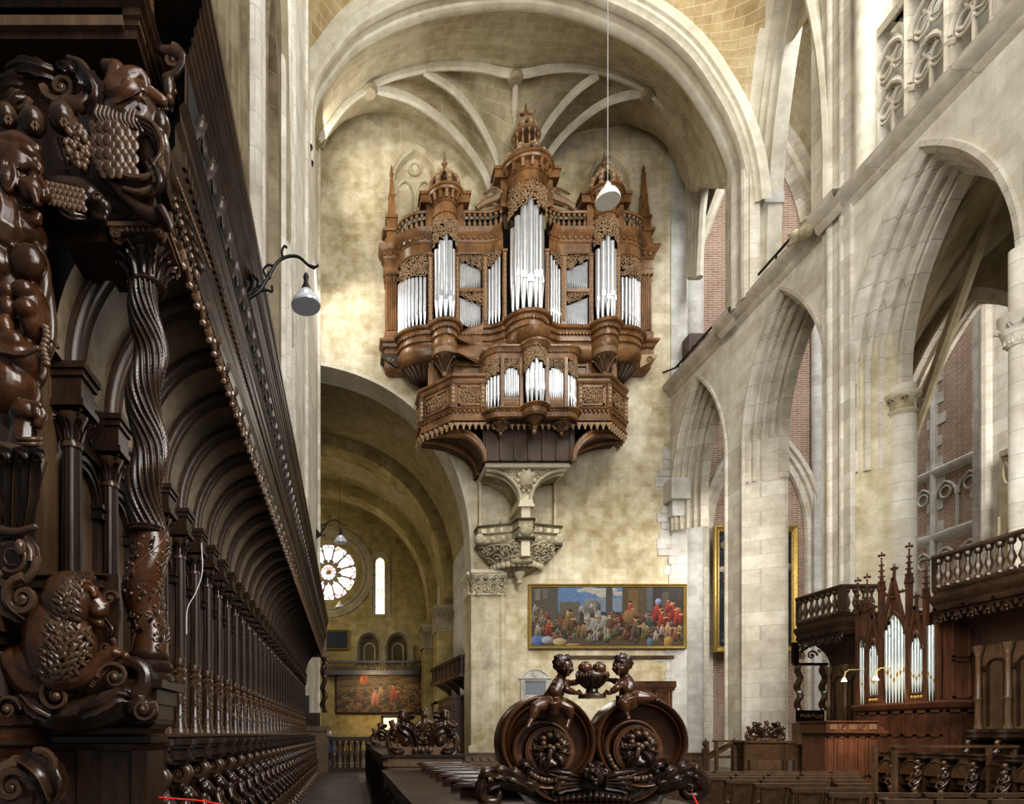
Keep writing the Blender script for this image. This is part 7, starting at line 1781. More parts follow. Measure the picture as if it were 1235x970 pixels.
for k in range(5):
    x=a.x+.05+k*.22; m=MB()
    for q in ((x,x+.18,1.42,1.46),(x,x+.18,.6,.64),(x,x+.03,.6,1.46),(x+.15,x+.18,.6,1.46)): m.box((q[0],yo-.02,q[2]),(q[1],yo,q[3]))
    m.build('body_panel',M['redwood'],oc,0)
# ============================================================ FURNITURE BEHIND THE CHAIRS
def bench(px0,px1,py,Y,h,label,panel=False,diag=False):
    a=P(px0,py,Y);b=P(px1,py,Y); z=a.z; t=thing('wooden_bench' if not panel else 'reading_desk',label,'bench' if not panel else 'desk',V((a.x+b.x)/2,Y,0))
    for x in (a.x,b.x):
        for y in (Y,Y+.45): MB().box((x-.035,y-.035,0),(x+.035,y+.035,z-.02)).build('leg',M['chair'],t,0)
    MB().box((a.x-.06,Y-.06,z-.05),(b.x+.06,Y+.1 if not panel else Y+.5,z)).build('top_rail',M['chair'],t,0)
    MB().box((a.x,Y-.02,z-.5),(b.x,Y+.03,z-.42)).build('rail',M['chair'],t,0)
    MB().box((a.x-.03,Y-.03,.4),(b.x+.03,Y+.5,.44)).build('seat',M['chair'],t,0)
    if panel: MB().box((a.x+.04,Y,z-.42),(b.x-.04,Y+.03,z-.06)).build('front_panel',M['chair'],t,0)
    if diag: MB().bar(V(a.x,Y+.4,z-.4),V(b.x,Y+.4,z-.05),.05,.08).build('brace',M['chair'],t,0)
    return t
bench(864,896,893,17.2,.9,'open wooden bench frame with sloping brace in front of the pale pier',False,True)
bench(899,960,894,16.6,.9,'panelled wooden reading desk standing before the pale pier',True)
bench(964,1046,898,14.6,.9,'long low wooden bench left of the organ console')
b=bench(1079,1222,899,11.9,.9,'long wooden kneeling bench in front of the right stalls')
for c_ in kids(b):
    if c_.name.startswith(('rail','seat')): bpy.data.objects.remove(c_)
# low wooden screen beyond the chairs
ls=thing('low_screen','low brown wooden screen with scalloped panels along the foot of organ wall','screen',P(720,930,24)-V(0,0,.3))
ysn=24.
a=P(560,0,ysn).x;b=P(850,0,ysn).x
MB().box((a,ysn,.72),(b,ysn+.25,.80)).build('top_rail',M['chair'],ls,0); MB().box((a,ysn+.05,.0),(b,ysn+.15,.72)).build('panel',M['panel'],ls,0)
m=MB(); x=a
while x<b-.3: m.tube([V(x+.15+.15*math.cos(k*PI/6),ysn+.03,.62-.13*math.sin(k*PI/6)) for k in range(7)],.03,5); x+=.3
m.build('scalloped_edge',M['chair'],ls)
for px in (851,): 
    o=P(px,929,ysn); MB().box((o.x-.1,ysn-.1,0),(o.x+.1,ysn+.1,.95)).build('newel',M['panel'],ls,0); MB().lathe([(.1,0),(.06,.06),(.12,.16),(.11,.24),(.04,.32),(.02,.4)],(o.x,ysn,.95),n=10).build('finial',M['chair'],ls)
o=P(851,929,ysn); MB().prism([V(o.x+.1,ysn-.04,.5),V(o.x+.1,ysn-.04,.7),V(o.x+1.1,ysn-.04,1.35),V(o.x+1.1,ysn-.04,1.1)],(0,.08,0)).build('handrail',M['panel'],ls,0)
# ============================================================ PAINTINGS
def canvas(name,w,h,fn,parent,place):
    """small flat grid with painted vertex colours; fn(canvas) paints in unit coordinates"""
    px=[[(.05,.04,.03)]*(w+1) for _ in range(h+1)]
    class K:
        def rect(s,x0,y0,x1,y1,c,v=.04):
            for j in range(max(0,int(y0*h)),min(h,int(y1*h))+1):
                for i in range(max(0,int(x0*w)),min(w,int(x1*w))+1): k=1+rp_.uniform(-v,v); px[j][i]=tuple(q*k for q in c)
        def ell(s,x,y,rx,ry,c,v=.05,shade=.9):
            for j in range(max(0,int((y-ry)*h)),min(h,int((y+ry)*h)+1)+1):
                for i in range(max(0,int((x-rx)*w)),min(w,int((x+rx)*w)+1)+1):
                    if j>h or i>w: continue
                    u=(i/w-x)/rx;t=(j/h-y)/ry
                    if u*u+t*t<1: k=(1+rp_.uniform(-v,v))*(1-shade*.5*(u+t)); px[j][i]=tuple(max(0,q*k) for q in c)
        def fig(s,x,y,hh,c,skin=(.45,.26,.15),lean=0.):
            asp=w/h
            s.ell(x,y+.12*hh,hh*.30/asp,hh*.40,[q*.35 for q in c]); s.ell(x-.04*hh/asp,y-.1*hh,hh*.17/asp,hh*.30,c); s.ell(x-.16*hh/asp,y+.25*hh,hh*.11/asp,hh*.30,[q*.8 for q in c]); s.ell(x+.12*hh/asp,y+.22*hh,hh*.10/asp,hh*.32,[q*.6 for q in c]); s.ell(x+hh*.22/asp,y-.12*hh,hh*.17/asp,hh*.05,skin); s.ell(x+lean*hh/asp,y-hh*.52,hh*.12/asp,hh*.14,skin); s.ell(x+lean*hh/asp,y-hh*.6,hh*.13/asp,hh*.07,(.04,.025,.015))
    rp_=random.Random(len(name)*7+w); fn(K(),rp_)
    me=bpy.data.meshes.new(name); vs=[];fs=[];o0,eu,ev=place; off=Vector((0,0,0)); q=parent
    while q: off+=q.location; q=q.parent
    for j in range(h+1):
        for i in range(w+1): vs.append(o0+eu*(i/w)+ev*(j/h)-off)
    for j in range(h):
        for i in range(w): a=j*(w+1)+i; fs.append((a,a+w+1,a+w+2,a+1))
    me.from_pydata(vs,[],fs); ca=me.color_attributes.new('paint','FLOAT_COLOR','POINT')
    flat=[]
    for j in range(h+1):
        for i in range(w+1): flat+=[*px[j][i],1.]
    ca.data.foreach_set('color',flat); me.materials.append(M['paint']); me.update()
    o=bpy.data.objects.new(name,me); C.objects.link(o); o.parent=parent; return o
def picture(label,px0,py0,px1,py1,Y,fw,fmat,w,h,fn,depth=.12,fname='frame'):
    a=P(px0,py0,Y);b=P(px1,py1,Y); t=thing('framed_painting',label,'painting',V((a.x+b.x)/2,Y,b.z))
    path=[V(a.x,Y,b.z),V(b.x,Y,b.z),V(b.x,Y,a.z),V(a.x,Y,a.z)]
    # N=-Y: tangent +X gives inward = +Z
    MB().sweep(path,[(0,-.02),(0,depth),(fw*.25,depth+.03),(fw*.4,depth),(fw*.7,depth*.6),(fw*.85,depth*.7),(fw,depth*.35),(fw,-.02)],(0,-1,0),closed=True,cprof=True).build('frame',M[fmat],t,30)
    canvas('canvas',w,h,fn,t,(V(a.x+fw*.8,Y-.03,a.z-fw*.8),V(b.x-a.x-fw*1.6,0,0),V(0,0,-(a.z-b.z-fw*1.6)))); return t
def crowd(k,r):
    k.rect(0,0,1,1,(.06,.05,.04)); k.rect(0,0,.2,.6,(.10,.09,.075)); k.rect(.03,.05,.06,.22,(.2,.19,.17)); k.rect(.08,.05,.11,.2,(.16,.15,.13))
    k.rect(.18,0,.62,.42,(.13,.22,.42)); 
    for x,y,a in ((.38,.05,.05),(.44,.08,.06),(.52,.06,.05),(.33,.07,.03),(.48,.14,.05),(.58,.12,.04)): k.ell(x,y,a,a*.9,(.42,.42,.40),.1,.3)
    k.rect(.36,.2,.62,.4,(.20,.25,.33)); k.rect(.19,.26,.32,.6,(.13,.12,.10)); k.ell(.4,.34,.06,.12,(.15,.15,.15)); k.rect(.495,.02,.535,.5,(.09,.085,.08)); k.rect(.6,0,.78,.6,(.10,.08,.05)); k.rect(.64,.05,.7,.4,(.17,.11,.05)); k.rect(.76,0,.80,.6,(.11,.12,.13)); k.rect(.8,0,1,.6,(.045,.035,.03)); k.rect(.86,.1,.9,.4,(.09,.08,.07))
    k.rect(0,.78,1,1,(.10,.075,.05))
    pal=[(.16,.11,.07),(.22,.15,.08),(.12,.11,.10),(.28,.2,.12),(.10,.07,.05),(.3,.27,.22),(.2,.06,.04)]
    for i in range(170):
        x=r.uniform(.01,.99); y=r.uniform(.45,.86) if not .3<x<.5 else r.uniform(.62,.86); k.fig(x,y,r.uniform(.10,.19),[q*r.uniform(.5,1.) for q in pal[r.randrange(7)]],(.32,.19,.11),lean=r.uniform(-.2,.2))
    for x,y in ((.365,.52),(.435,.48)):           # two pale horses
        g=(.30,.30,.285); k.ell(x+.035,y+.1,.045,.10,g,.05); k.ell(x+.005,y+.03,.022,.12,g,.05)
        for t in range(6): k.ell(x-.004-.004*t,y-.06-.022*t,.014-.001*t,.04,g,.05,.3)
        k.ell(x-.034,y-.16,.012,.035,(.33,.32,.30),.05); k.ell(x-.044,y-.13,.007,.03,(.28,.27,.26),.05); k.ell(x-.02,y-.2,.004,.03,(.2,.19,.18)); k.ell(x-.008,y-.13,.008,.07,(.16,.15,.14))
        for dx,dy in ((-.01,.16),(.012,.18),(.05,.2),(.07,.19)):
            for t in range(7): k.ell(x+dx-.006*(t%4)*(dx<.03),y+dy+.028*t,.0055,.022,(.27,.26,.25),.05)
        k.rect(x-.016,y+.04,x+.03,y+.06,(.24,.11,.035))
    k.fig(.65,.4,.24,(.26,.045,.035)); k.ell(.66,.5,.06,.12,(.2,.12,.06)); k.fig(.52,.58,.2,(.35,.33,.3)); k.ell(.52,.62,.03,.09,(.12,.07,.04))
    k.fig(.255,.58,.3,(.18,.11,.06)); k.fig(.245,.46,.13,(.4,.28,.1)); k.fig(.69,.7,.3,(.12,.09,.07)); k.fig(.35,.75,.22,(.2,.13,.08)); k.fig(.58,.72,.2,(.1,.08,.06))
    for x,y,q in ((.83,.42,.3),(.93,.42,.3),(.86,.55,.26),(.965,.5,.28),(.90,.33,.2)): k.fig(x,y,q,(.30,.045,.032))
    k.ell(.835,.25,.02,.05,(.25,.28,.45)); k.fig(.9,.72,.24,(.34,.22,.15)); k.fig(.82,.82,.18,(.3,.28,.25)); k.ell(.9,.92,.03,.09,(.3,.19,.07)); k.ell(.78,.93,.02,.08,(.10,.16,.2)); k.fig(.86,.72,.17,(.32,.27,.22)); k.fig(.95,.8,.22,(.2,.1,.06))
    k.fig(.12,.68,.22,(.3,.05,.035)); k.ell(.05,.9,.05,.09,(.10,.16,.33)); k.ell(.11,.89,.04,.06,(.3,.33,.4)); k.ell(.19,.92,.045,.06,(.38,.32,.16)); k.fig(.05,.72,.2,(.3,.27,.22)); k.fig(.03,.38,.17,(.27,.23,.2)); k.fig(.08,.56,.18,(.2,.17,.14)); k.ell(.28,.97,.05,.025,(.3,.2,.1))
def dark_altar(k,r):
    k.rect(0,0,1,1,(.028,.03,.036),.25)
    for i in range(40): k.ell(r.random(),r.random(),r.uniform(.05,.2),r.uniform(.02,.06),(.04,.042,.05))
    for x,y,a,b,c in ((.13,.12,.1,.04,(.2,.17,.12)),(.2,.17,.08,.03,(.3,.26,.22)),(.15,.33,.16,.03,(.35,.32,.28)),(.25,.36,.1,.02,(.3,.25,.2)),(.2,.43,.13,.045,(.28,.03,.02)),(.22,.48,.04,.03,(.3,.18,.11)),(.5,.3,.2,.1,(.12,.1,.08)),(.86,.1,.06,.03,(.28,.24,.19)),(.82,.05,.05,.02,(.2,.17,.12)),(.88,.31,.14,.035,(.34,.30,.24)),(.8,.35,.08,.03,(.3,.26,.2)),(.5,.6,.16,.14,(.16,.10,.07)),(.86,.68,.05,.05,(.2,.16,.13)),(.87,.75,.05,.03,(.28,.2,.15)),(.86,.97,.1,.02,(.2,.13,.05)),(.15,.94,.12,.02,(.09,.12,.16))): k.ell(x,y,a,b,c)
def brown_crowd(k,r):
    k.rect(0,0,1,1,(.17,.11,.04),.2)
    for i in range(30): k.ell(r.random(),r.uniform(0,.35),r.uniform(.05,.15),r.uniform(.04,.1),(.17,.12,.055))
    k.ell(.3,.12,.05,.13,(.6,.2,.08)); k.rect(.293,.02,.307,.14,(.6,.04,.02))
    for i in range(110): k.fig(r.random(),r.uniform(.45,.9),r.uniform(.15,.3),r.choice([(.1,.06,.03),(.2,.11,.05),(.06,.05,.04),(.14,.05,.025),(.16,.1,.04)]),(.3,.18,.1))
    k.fig(.42,.62,.42,(.55,.2,.18)); k.fig(.62,.5,.4,(.34,.08,.04)); k.fig(.48,.45,.3,(.4,.28,.12))
def gloom(k,r): k.rect(0,0,1,1,(.018,.02,.03),.3)
picture('wide old painting of a crowd with white horses on the pale organ wall',637,705,827,783,33.88,.16,'gold',300,124,crowd)
picture('tall dark painting in a wide gold frame behind the pale pier',860,635,961,787,36.3,.34,'gold',70,110,dark_altar,.16)
picture('wide brown painting of a crowd under the dark balcony of old nave',404,813,520,861,56.8,.16,'walnutd',140,60,brown_crowd)
picture('small dark painting in a thin gold frame left of the twin niches',392,760,421,784,56.85,.14,'gold',12,12,gloom)
o=MB().box(P(673,795,33.97)-V(0,.1,0),P(812,791,33.97)); o=o.build('wall_rail',M['chair'],None,0); tag(o,'thin brown wooden rail on the wall just below the wide crowd painting','rail')
# memorial plaque with a slate panel of small illegible lettering
pq=thing('memorial_plaque','grey stone memorial plaque with pediment and slate panel, left of the cherubs','plaque',P(645,845,33.9))
a=P(629,843,33.99);b=P(662,818,33.99)
MB().sweep([V(a.x,a.y,a.z),V(b.x,a.y,a.z),V(b.x,a.y,b.z),V(a.x,a.y,b.z)],[(-.08,0),(-.08,.1),(-.03,.13),(.05,.1),(.12,.12),(.2,.05)],(0,-1,0),closed=True).build('frame',M['pale'],pq,30)
MB().box(P(633,839,33.97),P(658,823,34.0)).build('slate_panel',M['slate'],pq,0)
m=MB().prism([P(627,818,33.99),P(664,818,33.99),P(652,808,33.99),P(639,808,33.99)],(0,-.12,0)); m.tube([P(626,818,33.85),P(665,818,33.85)],.06,6); m.tube([P(626,818,33.85),P(639,808,33.85),P(652,808,33.85),P(665,818,33.85)],.05,6)
m.prism([P(642,810,33.86),P(650,810,33.86),P(649,815,33.86),P(646,817,33.86),P(643,815,33.86)],(0,-.06,0)); m.build('pediment',M['pale'],pq,30)
# brown door behind the cherubs
a=P(764,830,33.9);b=P(809,823,33.9)
mb=MB().box((a.x,33.75,0),(b.x,34.02,a.z)); mb.box((a.x-.1,33.6,a.z),(b.x+.15,34.02,a.z+.35)); mb.box((a.x-.05,33.66,a.z-.15),(b.x+.1,34.,a.z)); st(mb,'door_1',M['redwood'],0)
dd=bpy.data.objects['door_1']
for i in range(2):
    x0=a.x+.15+i*.95
    for z0 in (.4,1.6,2.9):
        m=MB()
        for q in ((x0,x0+.75,z0,z0+.06),(x0,x0+.75,z0+.9,z0+.96),(x0,x0+.06,z0,z0+.96),(x0+.69,x0+.75,z0,z0+.96)): m.box((q[0],33.7,q[2]),(q[1],33.76,q[3]))
        m.build('door_panel',M['walnut'],dd,0)
# small dark door on the gallery and its black handrail
a=P(823,447,33.9);b=P(847,412,33.9)
mb=MB().box((a.x,33.2,20.45),(b.x,33.9,b.z)); st(mb,'door_2',M['redwood'],0); d2=bpy.data.objects['door_2']
for z0 in (20.6,21.4): MB().box((a.x+.12,33.17,z0),(b.x-.12,33.2,z0+.6)).build('door_panel',M['dark'],d2,0)
hr=thing('gallery_handrail','thin black iron handrail along the top of right string course','handrail',(XR+.1,28,20.4))
MB().tube([V(XR+.05,22.7,21.0),V(XR+.05,33.5,21.0),V(XR-.5,33.8,20.9)],.055,6).build('rail',M['iron'],hr)
for y in (23,25.6,28.2,30.8,33.2): MB().tube([V(XR+.05,y,20.3),V(XR+.05,y,21.0)],.04,6).build('post',M['iron'],hr)
# ============================================================ LAMPS
pl=thing('pendant_lamp','white dome pendant lamp on a long cable in front of the organ','lamp',P(733,235,24))
o=P(733,243,24)
MB().lathe([(.45,.0),(.46,.03),(.43,.16),(.33,.33),(.18,.44),(.12,.48),(.12,.62),(.07,.68),(.04,.74)],o,n=28).build('shade',M['white'],pl)
MB().lathe([(.40,.02),(.36,.16),(.2,.34),(.1,.4)],o,n=24).build('reflector',M['tin'],pl); MB().ell(o+V(0,0,.2),(.12,.12,.16),10).build('bulb',M['bulb'],pl)
MB().tube([o+V(0,0,.7),V(o.x,o.y,35.)],.018,5).build('cable',M['tin'],pl)
o3=P(409.5,733,48)
p2=thing('pendant_lamp','small pale lamp shade hanging in the old nave below the rose window','lamp',o3)
MB().lathe([(.32,0),(.3,.1),(.2,.28),(.08,.38),(.06,.5)],o3,n=18).build('shade',M['white'],p2); MB().tube([o3+V(0,0,.45),V(o3.x,o3.y,21.2)],.012,5).build('cable',M['iron'],p2)
def wall_lamp(label,Y,pix,sc,base):
    L=lambda x,y:base+V((x-303.6)*5.5/F*sc,0,(359-y)*5.5/F*sc)
    t=thing('wall_lamp',label,'lamp',base); u=5.5/F*sc
    def tb_(pts,r,n=7): return MB().tube(catmull([L(*p) for p in pts],5),r,n)
    q=catmull([L(*p) for p in ((300,359),(312,352),(320,340),(327,328),(335,316),(347,309.5),(360,310),(372,320),(380,324))],5)
    MB().tube(q,[2.6*u*(1-.45*i/len(q)) for i in range(len(q))],8).build('arm',M['iron'],t)
    m=MB()
    for pts in (((322,336),(318,326),(323,320),(330,321)),((312,352),(322,350),(328,352),(328,345)),((318,345),(306,345),(300,335),(296,333)),((341,310),(340,303),(343,297),(346,299)),((372,320),(380,322),(384,320))): m.tube(catmull([L(*p) for p in pts],5),1.5*u,6)
    m.ell(L(325,332),(3*u,3*u,5*u),8); leaf(m,[L(300,356)+V(0,-.03,0),L(306,345)+V(0,-.05,0),L(300,334)+V(0,-.03,0)],10*u,(0,-1,0),4); m.build('scrolls',M['iron'],t)
    MB().lathe([(2*u,24*u),(3.5*u,20*u),(2.5*u,16*u),(3*u,12*u),(6*u,6*u),(7*u,3*u)],L(369,354),n=10).build('socket',M['iron'],t)
    MB().lathe([(6*u,4*u),(11*u,-2*u),(16*u,-9*u),(18*u,-14*u),(17.5*u,-16*u)],L(369,354),n=24).build('shade',M['bulb'],t)
    MB().ell(L(369,362),(5*u,5*u,7*u),10).build('bulb',M['white'],t)
wall_lamp('black scrolled iron wall lamp with glass shade on the left canopy cornice',5.5,None,1,P(303.6,359,5.5))
wall_lamp('small iron wall lamp with glass shade on far left pier, before rose window',30,None,2.6,P(381,650,31.5))
# ============================================================ OLD NAVE FURNITURE
bal=thing('nave_balcony','long black wooden balcony with balusters across the old nave end wall','balcony',P(455,812,56)); yb_=55.9
a=P(392,812,yb_);b=P(517,797,yb_)
MB().box(V(a.x,yb_,b.z-.15),V(b.x,yb_+.15,b.z)).build('rail',M['shade'],bal,0); MB().box(V(a.x,yb_-.1,a.z-.0),V(b.x,57,a.z+.25)).build('floor_beam',M['shade'],bal,0); MB().box(V(a.x,yb_-.05,a.z-.15),V(b.x,56.7,a.z)).build('lower_beam',M['shade'],bal,0)
bs=None; n=44
for i in range(n):
    x=a.x+(b.x-a.x)*(i+.5)/n
    if bs is None: bs=MB().lathe(baluster_prof(b.z-a.z-.4,.075),(x,yb_+.06,a.z+.25),n=6).build('baluster',M['shade'],bal); bx=x
    else: inst(bs,bal,bs.location+V(x-bx,0,0))
wb=thing('wooden_gallery','brown wooden gallery with panelled railing on the right of the old nave','balcony',V(6.5,40,5))
A1,A2=V(6.35,36,0),V(5.67,44,0)
def wbox(t0,t1,z0,z1,w=.12,o=0):
    d=(A2-A1); p=A1+d*t0+V(o,0,0);q=A1+d*t1+V(o,0,0); return MB().prism([p+V(0,0,z0),q+V(0,0,z0),q+V(0,0,z1),p+V(0,0,z1)],(w,0,0))
wbox(0,1,5.85,6.05,.3,-.08).build('handrail',M['dark'],wb,0); wbox(0,1,5.0,5.15,.2,-.05).build('bottom_rail',M['dark'],wb,0); wbox(0,1,4.82,5.0,1.2,-.1).build('floor_beam',M['redwood'],wb,0)
for k in range(8):
    wbox(k/8+.012,(k+1)/8-.012,5.2,5.82,.04,.03).build('rail_panel',M['dark'],wb,0); wbox(k/8-.01,k/8+.01,5.1,5.9,.14,-.02).build('rail_post',M['dark'],wb,0)
MB().box((6.3,35.9,5.0),(7.15,36.05,5.12)).build('bottom_rail',M['dark'],wb,0); MB().box((6.3,35.85,5.9),(7.15,36.1,6.05)).build('handrail',M['dark'],wb,0)
for k in range(3): MB().lathe(baluster_prof(.78,.09),(6.5+.24*k,35.98,5.12),n=8).build('baluster',M['dark'],wb)
for k in range(4):
    d=A1+(A2-A1)*((k+.3)/4); MB().prism([d+V(-.0,0,4.82),d+V(1.1,0,4.82),d+V(1.1,0,3.9),d+V(.8,0,4.3)],(0,.25,0)).build('bracket',M['dark'],wb,0)
cb=thing('panelled_cabinet','tall dark panelled wooden cabinet under the wooden gallery in old nave','cabinet',V(6.6,42,0))
MB().box((6.1,37,0),(7.05,47,3.6)).build('body',M['walnutd'],cb,0)
MB().box((6.0,36.9,3.6),(7.05,47.1,3.8)).build('cornice',M['dark'],cb,0)
for k in range(8): MB().box((6.04,37.2+k*1.2,.4),(6.1,38.2+k*1.2,3.3)).build('door',M['dark'],cb,0)
# lit doorway at the end wall
mb=MB(); 
for q in ((459.5,462.5,864,900),(479,482,864,900),(459.5,482,862,866)): mb.box(P(q[0],q[3],56.7),P(q[1],q[2],56.95))
st(mb,'door_3',M['dark'],0)
M['warmglow']=plain('glow_panel',(.9,.7,.45),.8,0,.35,1.2,(1,.72,.4),1.1)
st(MB().box(P(462,905,56.9),P(479,865,56.95)),'doorway_glow',M['warmglow'],0)  # glowing panel, light beyond the doorway put into its emission
sf=thing('gilt_statue','small gilt statue glowing in the lit doorway at far end','statue',P(473,895,56.3)-V(0,0,.2))
m=MB(); c=P(473,884,56.4); m.tube([c+V(0,0,-1.0),c+V(0,0,-.3),c+V(0,0,.3),c+V(0,0,.6)],[.3,.22,.26,.1],8,ball=True); m.ell(c+V(0,0,.85),(.15,.15,.2),8); m.tube([c+V(-.2,0,.4),c+V(-.45,-.1,.1),c+V(-.3,-.2,-.1)],.08,6,ball=True); m.tube([c+V(.2,0,.4),c+V(.45,-.1,.7)],.08,6,ball=True)
o=sculpt(m,'body',M['gold'],sf,.05,2); MB().box(c+V(-.4,-.3,-2.),c+V(.4,.3,-1.1)).build('pedestal',M['nave'],sf,0)
# notice board on the pier behind the far stalls
nbd=thing('notice_board','dark grey notice board with pale lettering behind the far left stalls','board',P(364,860,23.9)-V(0,.0,0))
yn=23.95
MB().box(P(357,862,yn),P(373,839,yn)+V(0,.04,0)).build('board',M['board'],nbd,0)
m=MB()
for k in range(5): m.box(P(361,845+k*3.2,yn)-V(0,.01,0),P(366+((k*5)%4),844+k*3.2,yn))
m.build('lettering',M['gold'],nbd,0)
# visitor behind the gate and two far chairs
pv=thing('person','grey haired person in dark blue jacket standing behind the aisle gate','person',P(397,931,26.5)*1)
pv.location=V(P(398,0,26.5).x,26.5,0)
x=pv.location.x; y=26.5
m=MB(); hz=1.50
m.ell((x,y,hz+.02),(.075,.095,.12),12); m.ell((x+.02,y-.09,hz),(.018,.025,.025),6); m.tube([V(x,y,hz-.1),V(x,y+.01,hz-.2)],.055,8)
m.ell((x-.03,y-.085,hz+.035),(.014,.01,.01),5); m.ell((x+.04,y-.085,hz+.035),(.014,.01,.01),5); m.ell((x,y-.088,hz-.06),(.03,.012,.01),5)
for s in (-1,1): m.ell((x+s*.08,y,hz),(.012,.025,.035),6)
m.tube([V(x,y,hz-.18),V(x,y,hz-.4),V(x,y,hz-.65)],[.14,.17,.15],10,ball=True)
for s in (-1,1):
    m.tube([V(x+s*.17,y,hz-.24),V(x+s*.22,y+.02,hz-.5),V(x+s*.2,y-.08,hz-.74)],[.055,.046,.034],8,ball=True); h=V(x+s*.2,y-.1,hz-.8); m.ell(h,(.03,.02,.05),7)
    for f in range(4): m.tube([h+V((f-1.5)*.015,-.01,-.04),h+V((f-1.5)*.016,-.02,-.09+.008*abs(f-1))],.009,5,ball=True)
    m.tube([h+V(-s*.025,-.01,0),h+V(-s*.045,-.03,-.04)],.010,5,ball=True)
    m.tube([V(x+s*.09,y,hz-.64),V(x+s*.1,y-.01,hz-1.05),V(x+s*.1,y+.01,hz-1.42)],[.09,.065,.045],8,ball=True); m.tube([V(x+s*.1,y,.045),V(x+s*.12,y-.16,.035)],[.05,.04],7,ball=True)
body=sculpt(m,'body',M['skin'],pv,.016,2)
m=MB().tube([V(x,y,hz-.17),V(x,y,hz-.4),V(x,y,hz-.72)],[.16,.19,.17],12,ball=True)
for s in (-1,1): m.tube([V(x+s*.17,y,hz-.24),V(x+s*.22,y+.02,hz-.5),V(x+s*.2,y-.08,hz-.72)],[.07,.06,.05],8,ball=True)
sculpt(m,'jacket',M['cloth'],body,.018,2)
m=MB()
for s in (-1,1): m.tube([V(x+s*.085,y,hz-.66),V(x+s*.1,y-.01,hz-1.05),V(x+s*.1,y+.01,hz-1.38)],[.115,.085,.07],9,ball=True)
sculpt(m,'trousers',M['trouser'],body,.018,2)
m=MB().ell((x,y+.02,hz+.06),(.088,.1,.1),10); sculpt(m,'hair',M['hair'],body,.02,1)
for i,px in enumerate((409,425)): dup(ch,V(P(px,0,27.5).x,27.5,0),('brown chair behind the aisle gate, left of two','brown chair behind the aisle gate, right of two')[i],'chairs behind the aisle gate',rz=.2,scale=(1.2,1.2,1.35),tree=trc)
# loose white cable on the stall columns
o=MB().tube(catmull([P(243,655,5.3),P(244,690,5.3),P(236,715,5.3),P(226,735,5.3),P(225,765,5.3)],6),.004,5).build('white_cable',M['white'],None); tag(o,'thin white cable hanging against the left stall columns','cable')
# ============================================================ CAMERA AND LIGHT
cam=bpy.data.cameras.new('camera'); co=bpy.data.objects.new('camera',cam); C.objects.link(co)
co.location=(0,0,EYE); co.rotation_euler=(PI/2,0,0)
cam.sensor_fit='HORIZONTAL'; cam.sensor_width=36; cam.lens=F/1235*36
cam.shift_x=(617.5-VX)/1235; cam.shift_y=(VY-485)/1235; cam.clip_end=300; cam.clip_start=.05
bpy.context.scene.camera=co
def area(name,loc,target,size,power,col=(1,1,1),sy=None,spread=None):
    l=bpy.data.lights.new(name,'AREA'); l.energy=power; l.color=col; l.size=size
    if sy: l.shape='RECTANGLE'; l.size_y=sy
    if spread: l.spread=math.radians(spread)
    o=bpy.data.objects.new(name,l); C.objects.link(o); o.location=loc
    o.rotation_euler=(Vector(target)-Vector(loc)).to_track_quat('-Z','Y').to_euler(); return o
w=bpy.data.worlds.new('World'); bpy.context.scene.world=w; w.use_nodes=True
sp=bpy.data.lights.new('east_sunbeam','SPOT'); sp.energy=26000; sp.color=(1,.95,.84); sp.spot_size=math.radians(26); sp.spot_blend=1.; sp.shadow_soft_size=1.2
so=bpy.data.objects.new('east_sunbeam',sp); C.objects.link(so); so.location=(7,-3,19); so.rotation_euler=(Vector((15,34,6.5))-so.location).to_track_quat('-Z','Y').to_euler()
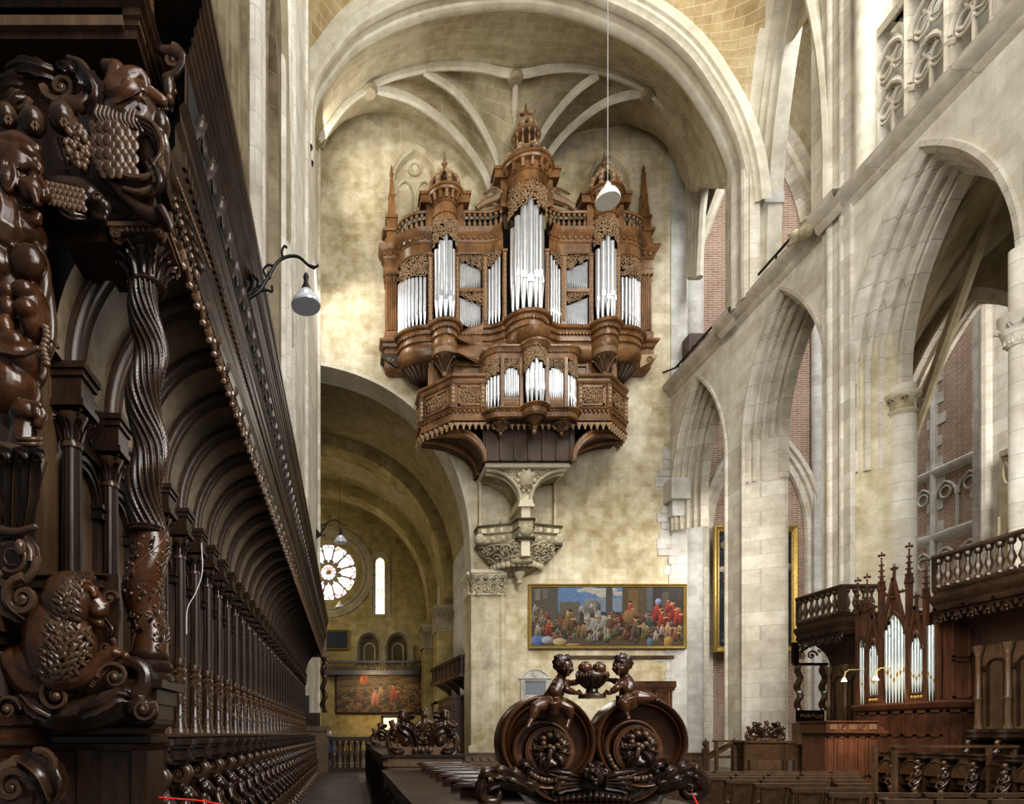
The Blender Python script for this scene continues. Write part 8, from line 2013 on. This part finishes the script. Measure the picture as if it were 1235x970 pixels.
def spot(name,loc,tgt,power,col,ang,soft=.1):
    sp=bpy.data.lights.new(name,'SPOT'); sp.energy=power; sp.color=col; sp.spot_size=math.radians(ang); sp.spot_blend=.9; sp.shadow_soft_size=soft
    so=bpy.data.objects.new(name,sp); C.objects.link(so); so.location=loc; so.rotation_euler=(Vector(tgt)-so.location).to_track_quat('-Z','Y').to_euler()
spot('nave_picture_light',(2.4,49,6.4),(2.6,56.8,4.6),1500,(1,.72,.36),62)
spot('organ_lamp_glow',(10.4,11.6,3.4),(10.9,13.6,1.3),420,(1,.70,.40),60)
spot('organ_base_glow',(11.2,14.2,3.9),(13.2,15.6,1.2),240,(1,.72,.45),70)
bg=w.node_tree.nodes['Background']; bg.inputs[0].default_value=(.82,.90,1.,1); bg.inputs[1].default_value=.17
# choir windows: high on the left behind the viewer, high on the right; then added fill lamps
area('left_clerestory',(-1.,10,27),(17,24,12),7,2300,(1,.97,.9),10)
area('right_clerestory',(16.5,15,31),(6,34,16),7,2200,(1,.96,.88),8)
area('east_windows',(8,-4,16),(8,30,12),12,2600,(.97,.98,1),14)
area('low_east',(5,-3,5),(7,14,1),6,160,(1,.96,.9),4)  # added low fill from the viewer side, no window
area('stall_fill',(2.6,.6,5.5),(-1.4,4.5,3.0),2.5,150,(1,.95,.86),2.5)  # added lamp to brighten the carved stall end
area('choir_right_fill',(7,9,6.5),(13,14,1.2),3,620,(1,.95,.88),4)
area('aisle_fill',(2.5,11,4.5),(-1.3,10,1.2),1.5,70,(1,.95,.86),8)

# aisle and chapel windows
area('aisle_window',(22,24,34),(23,37,18),5,2000,(.95,.97,1),8)
area('chapel_window',(25.2,19,15),(29,27,11),4,1000,(1,.98,.95),6)
area('aisle_floor',(20.5,30,12),(21,37,5),2.5,330,(1,.97,.92),4)
# old nave: rose window side and an upward light inside
area('nave_window',(-9,46,14),(5,55,9),5,520,(1,.86,.55),5)
area('nave_gap',(3,40,3),(6,42,12),2.5,110,(1,.92,.75))
area('arch_sun',(-.6,31.5,25),(2,34,18),1.,150,(1,.98,.95),3)
area('bay_left_window',(-1.2,31,31),(8,30,33),2,330,(1,.97,.9),4)
vs=bpy.context.scene.view_settings
vs.view_transform='Standard'; vs.exposure=.2
try: vs.look='Medium High Contrast'
except Exception: vs.look='None'
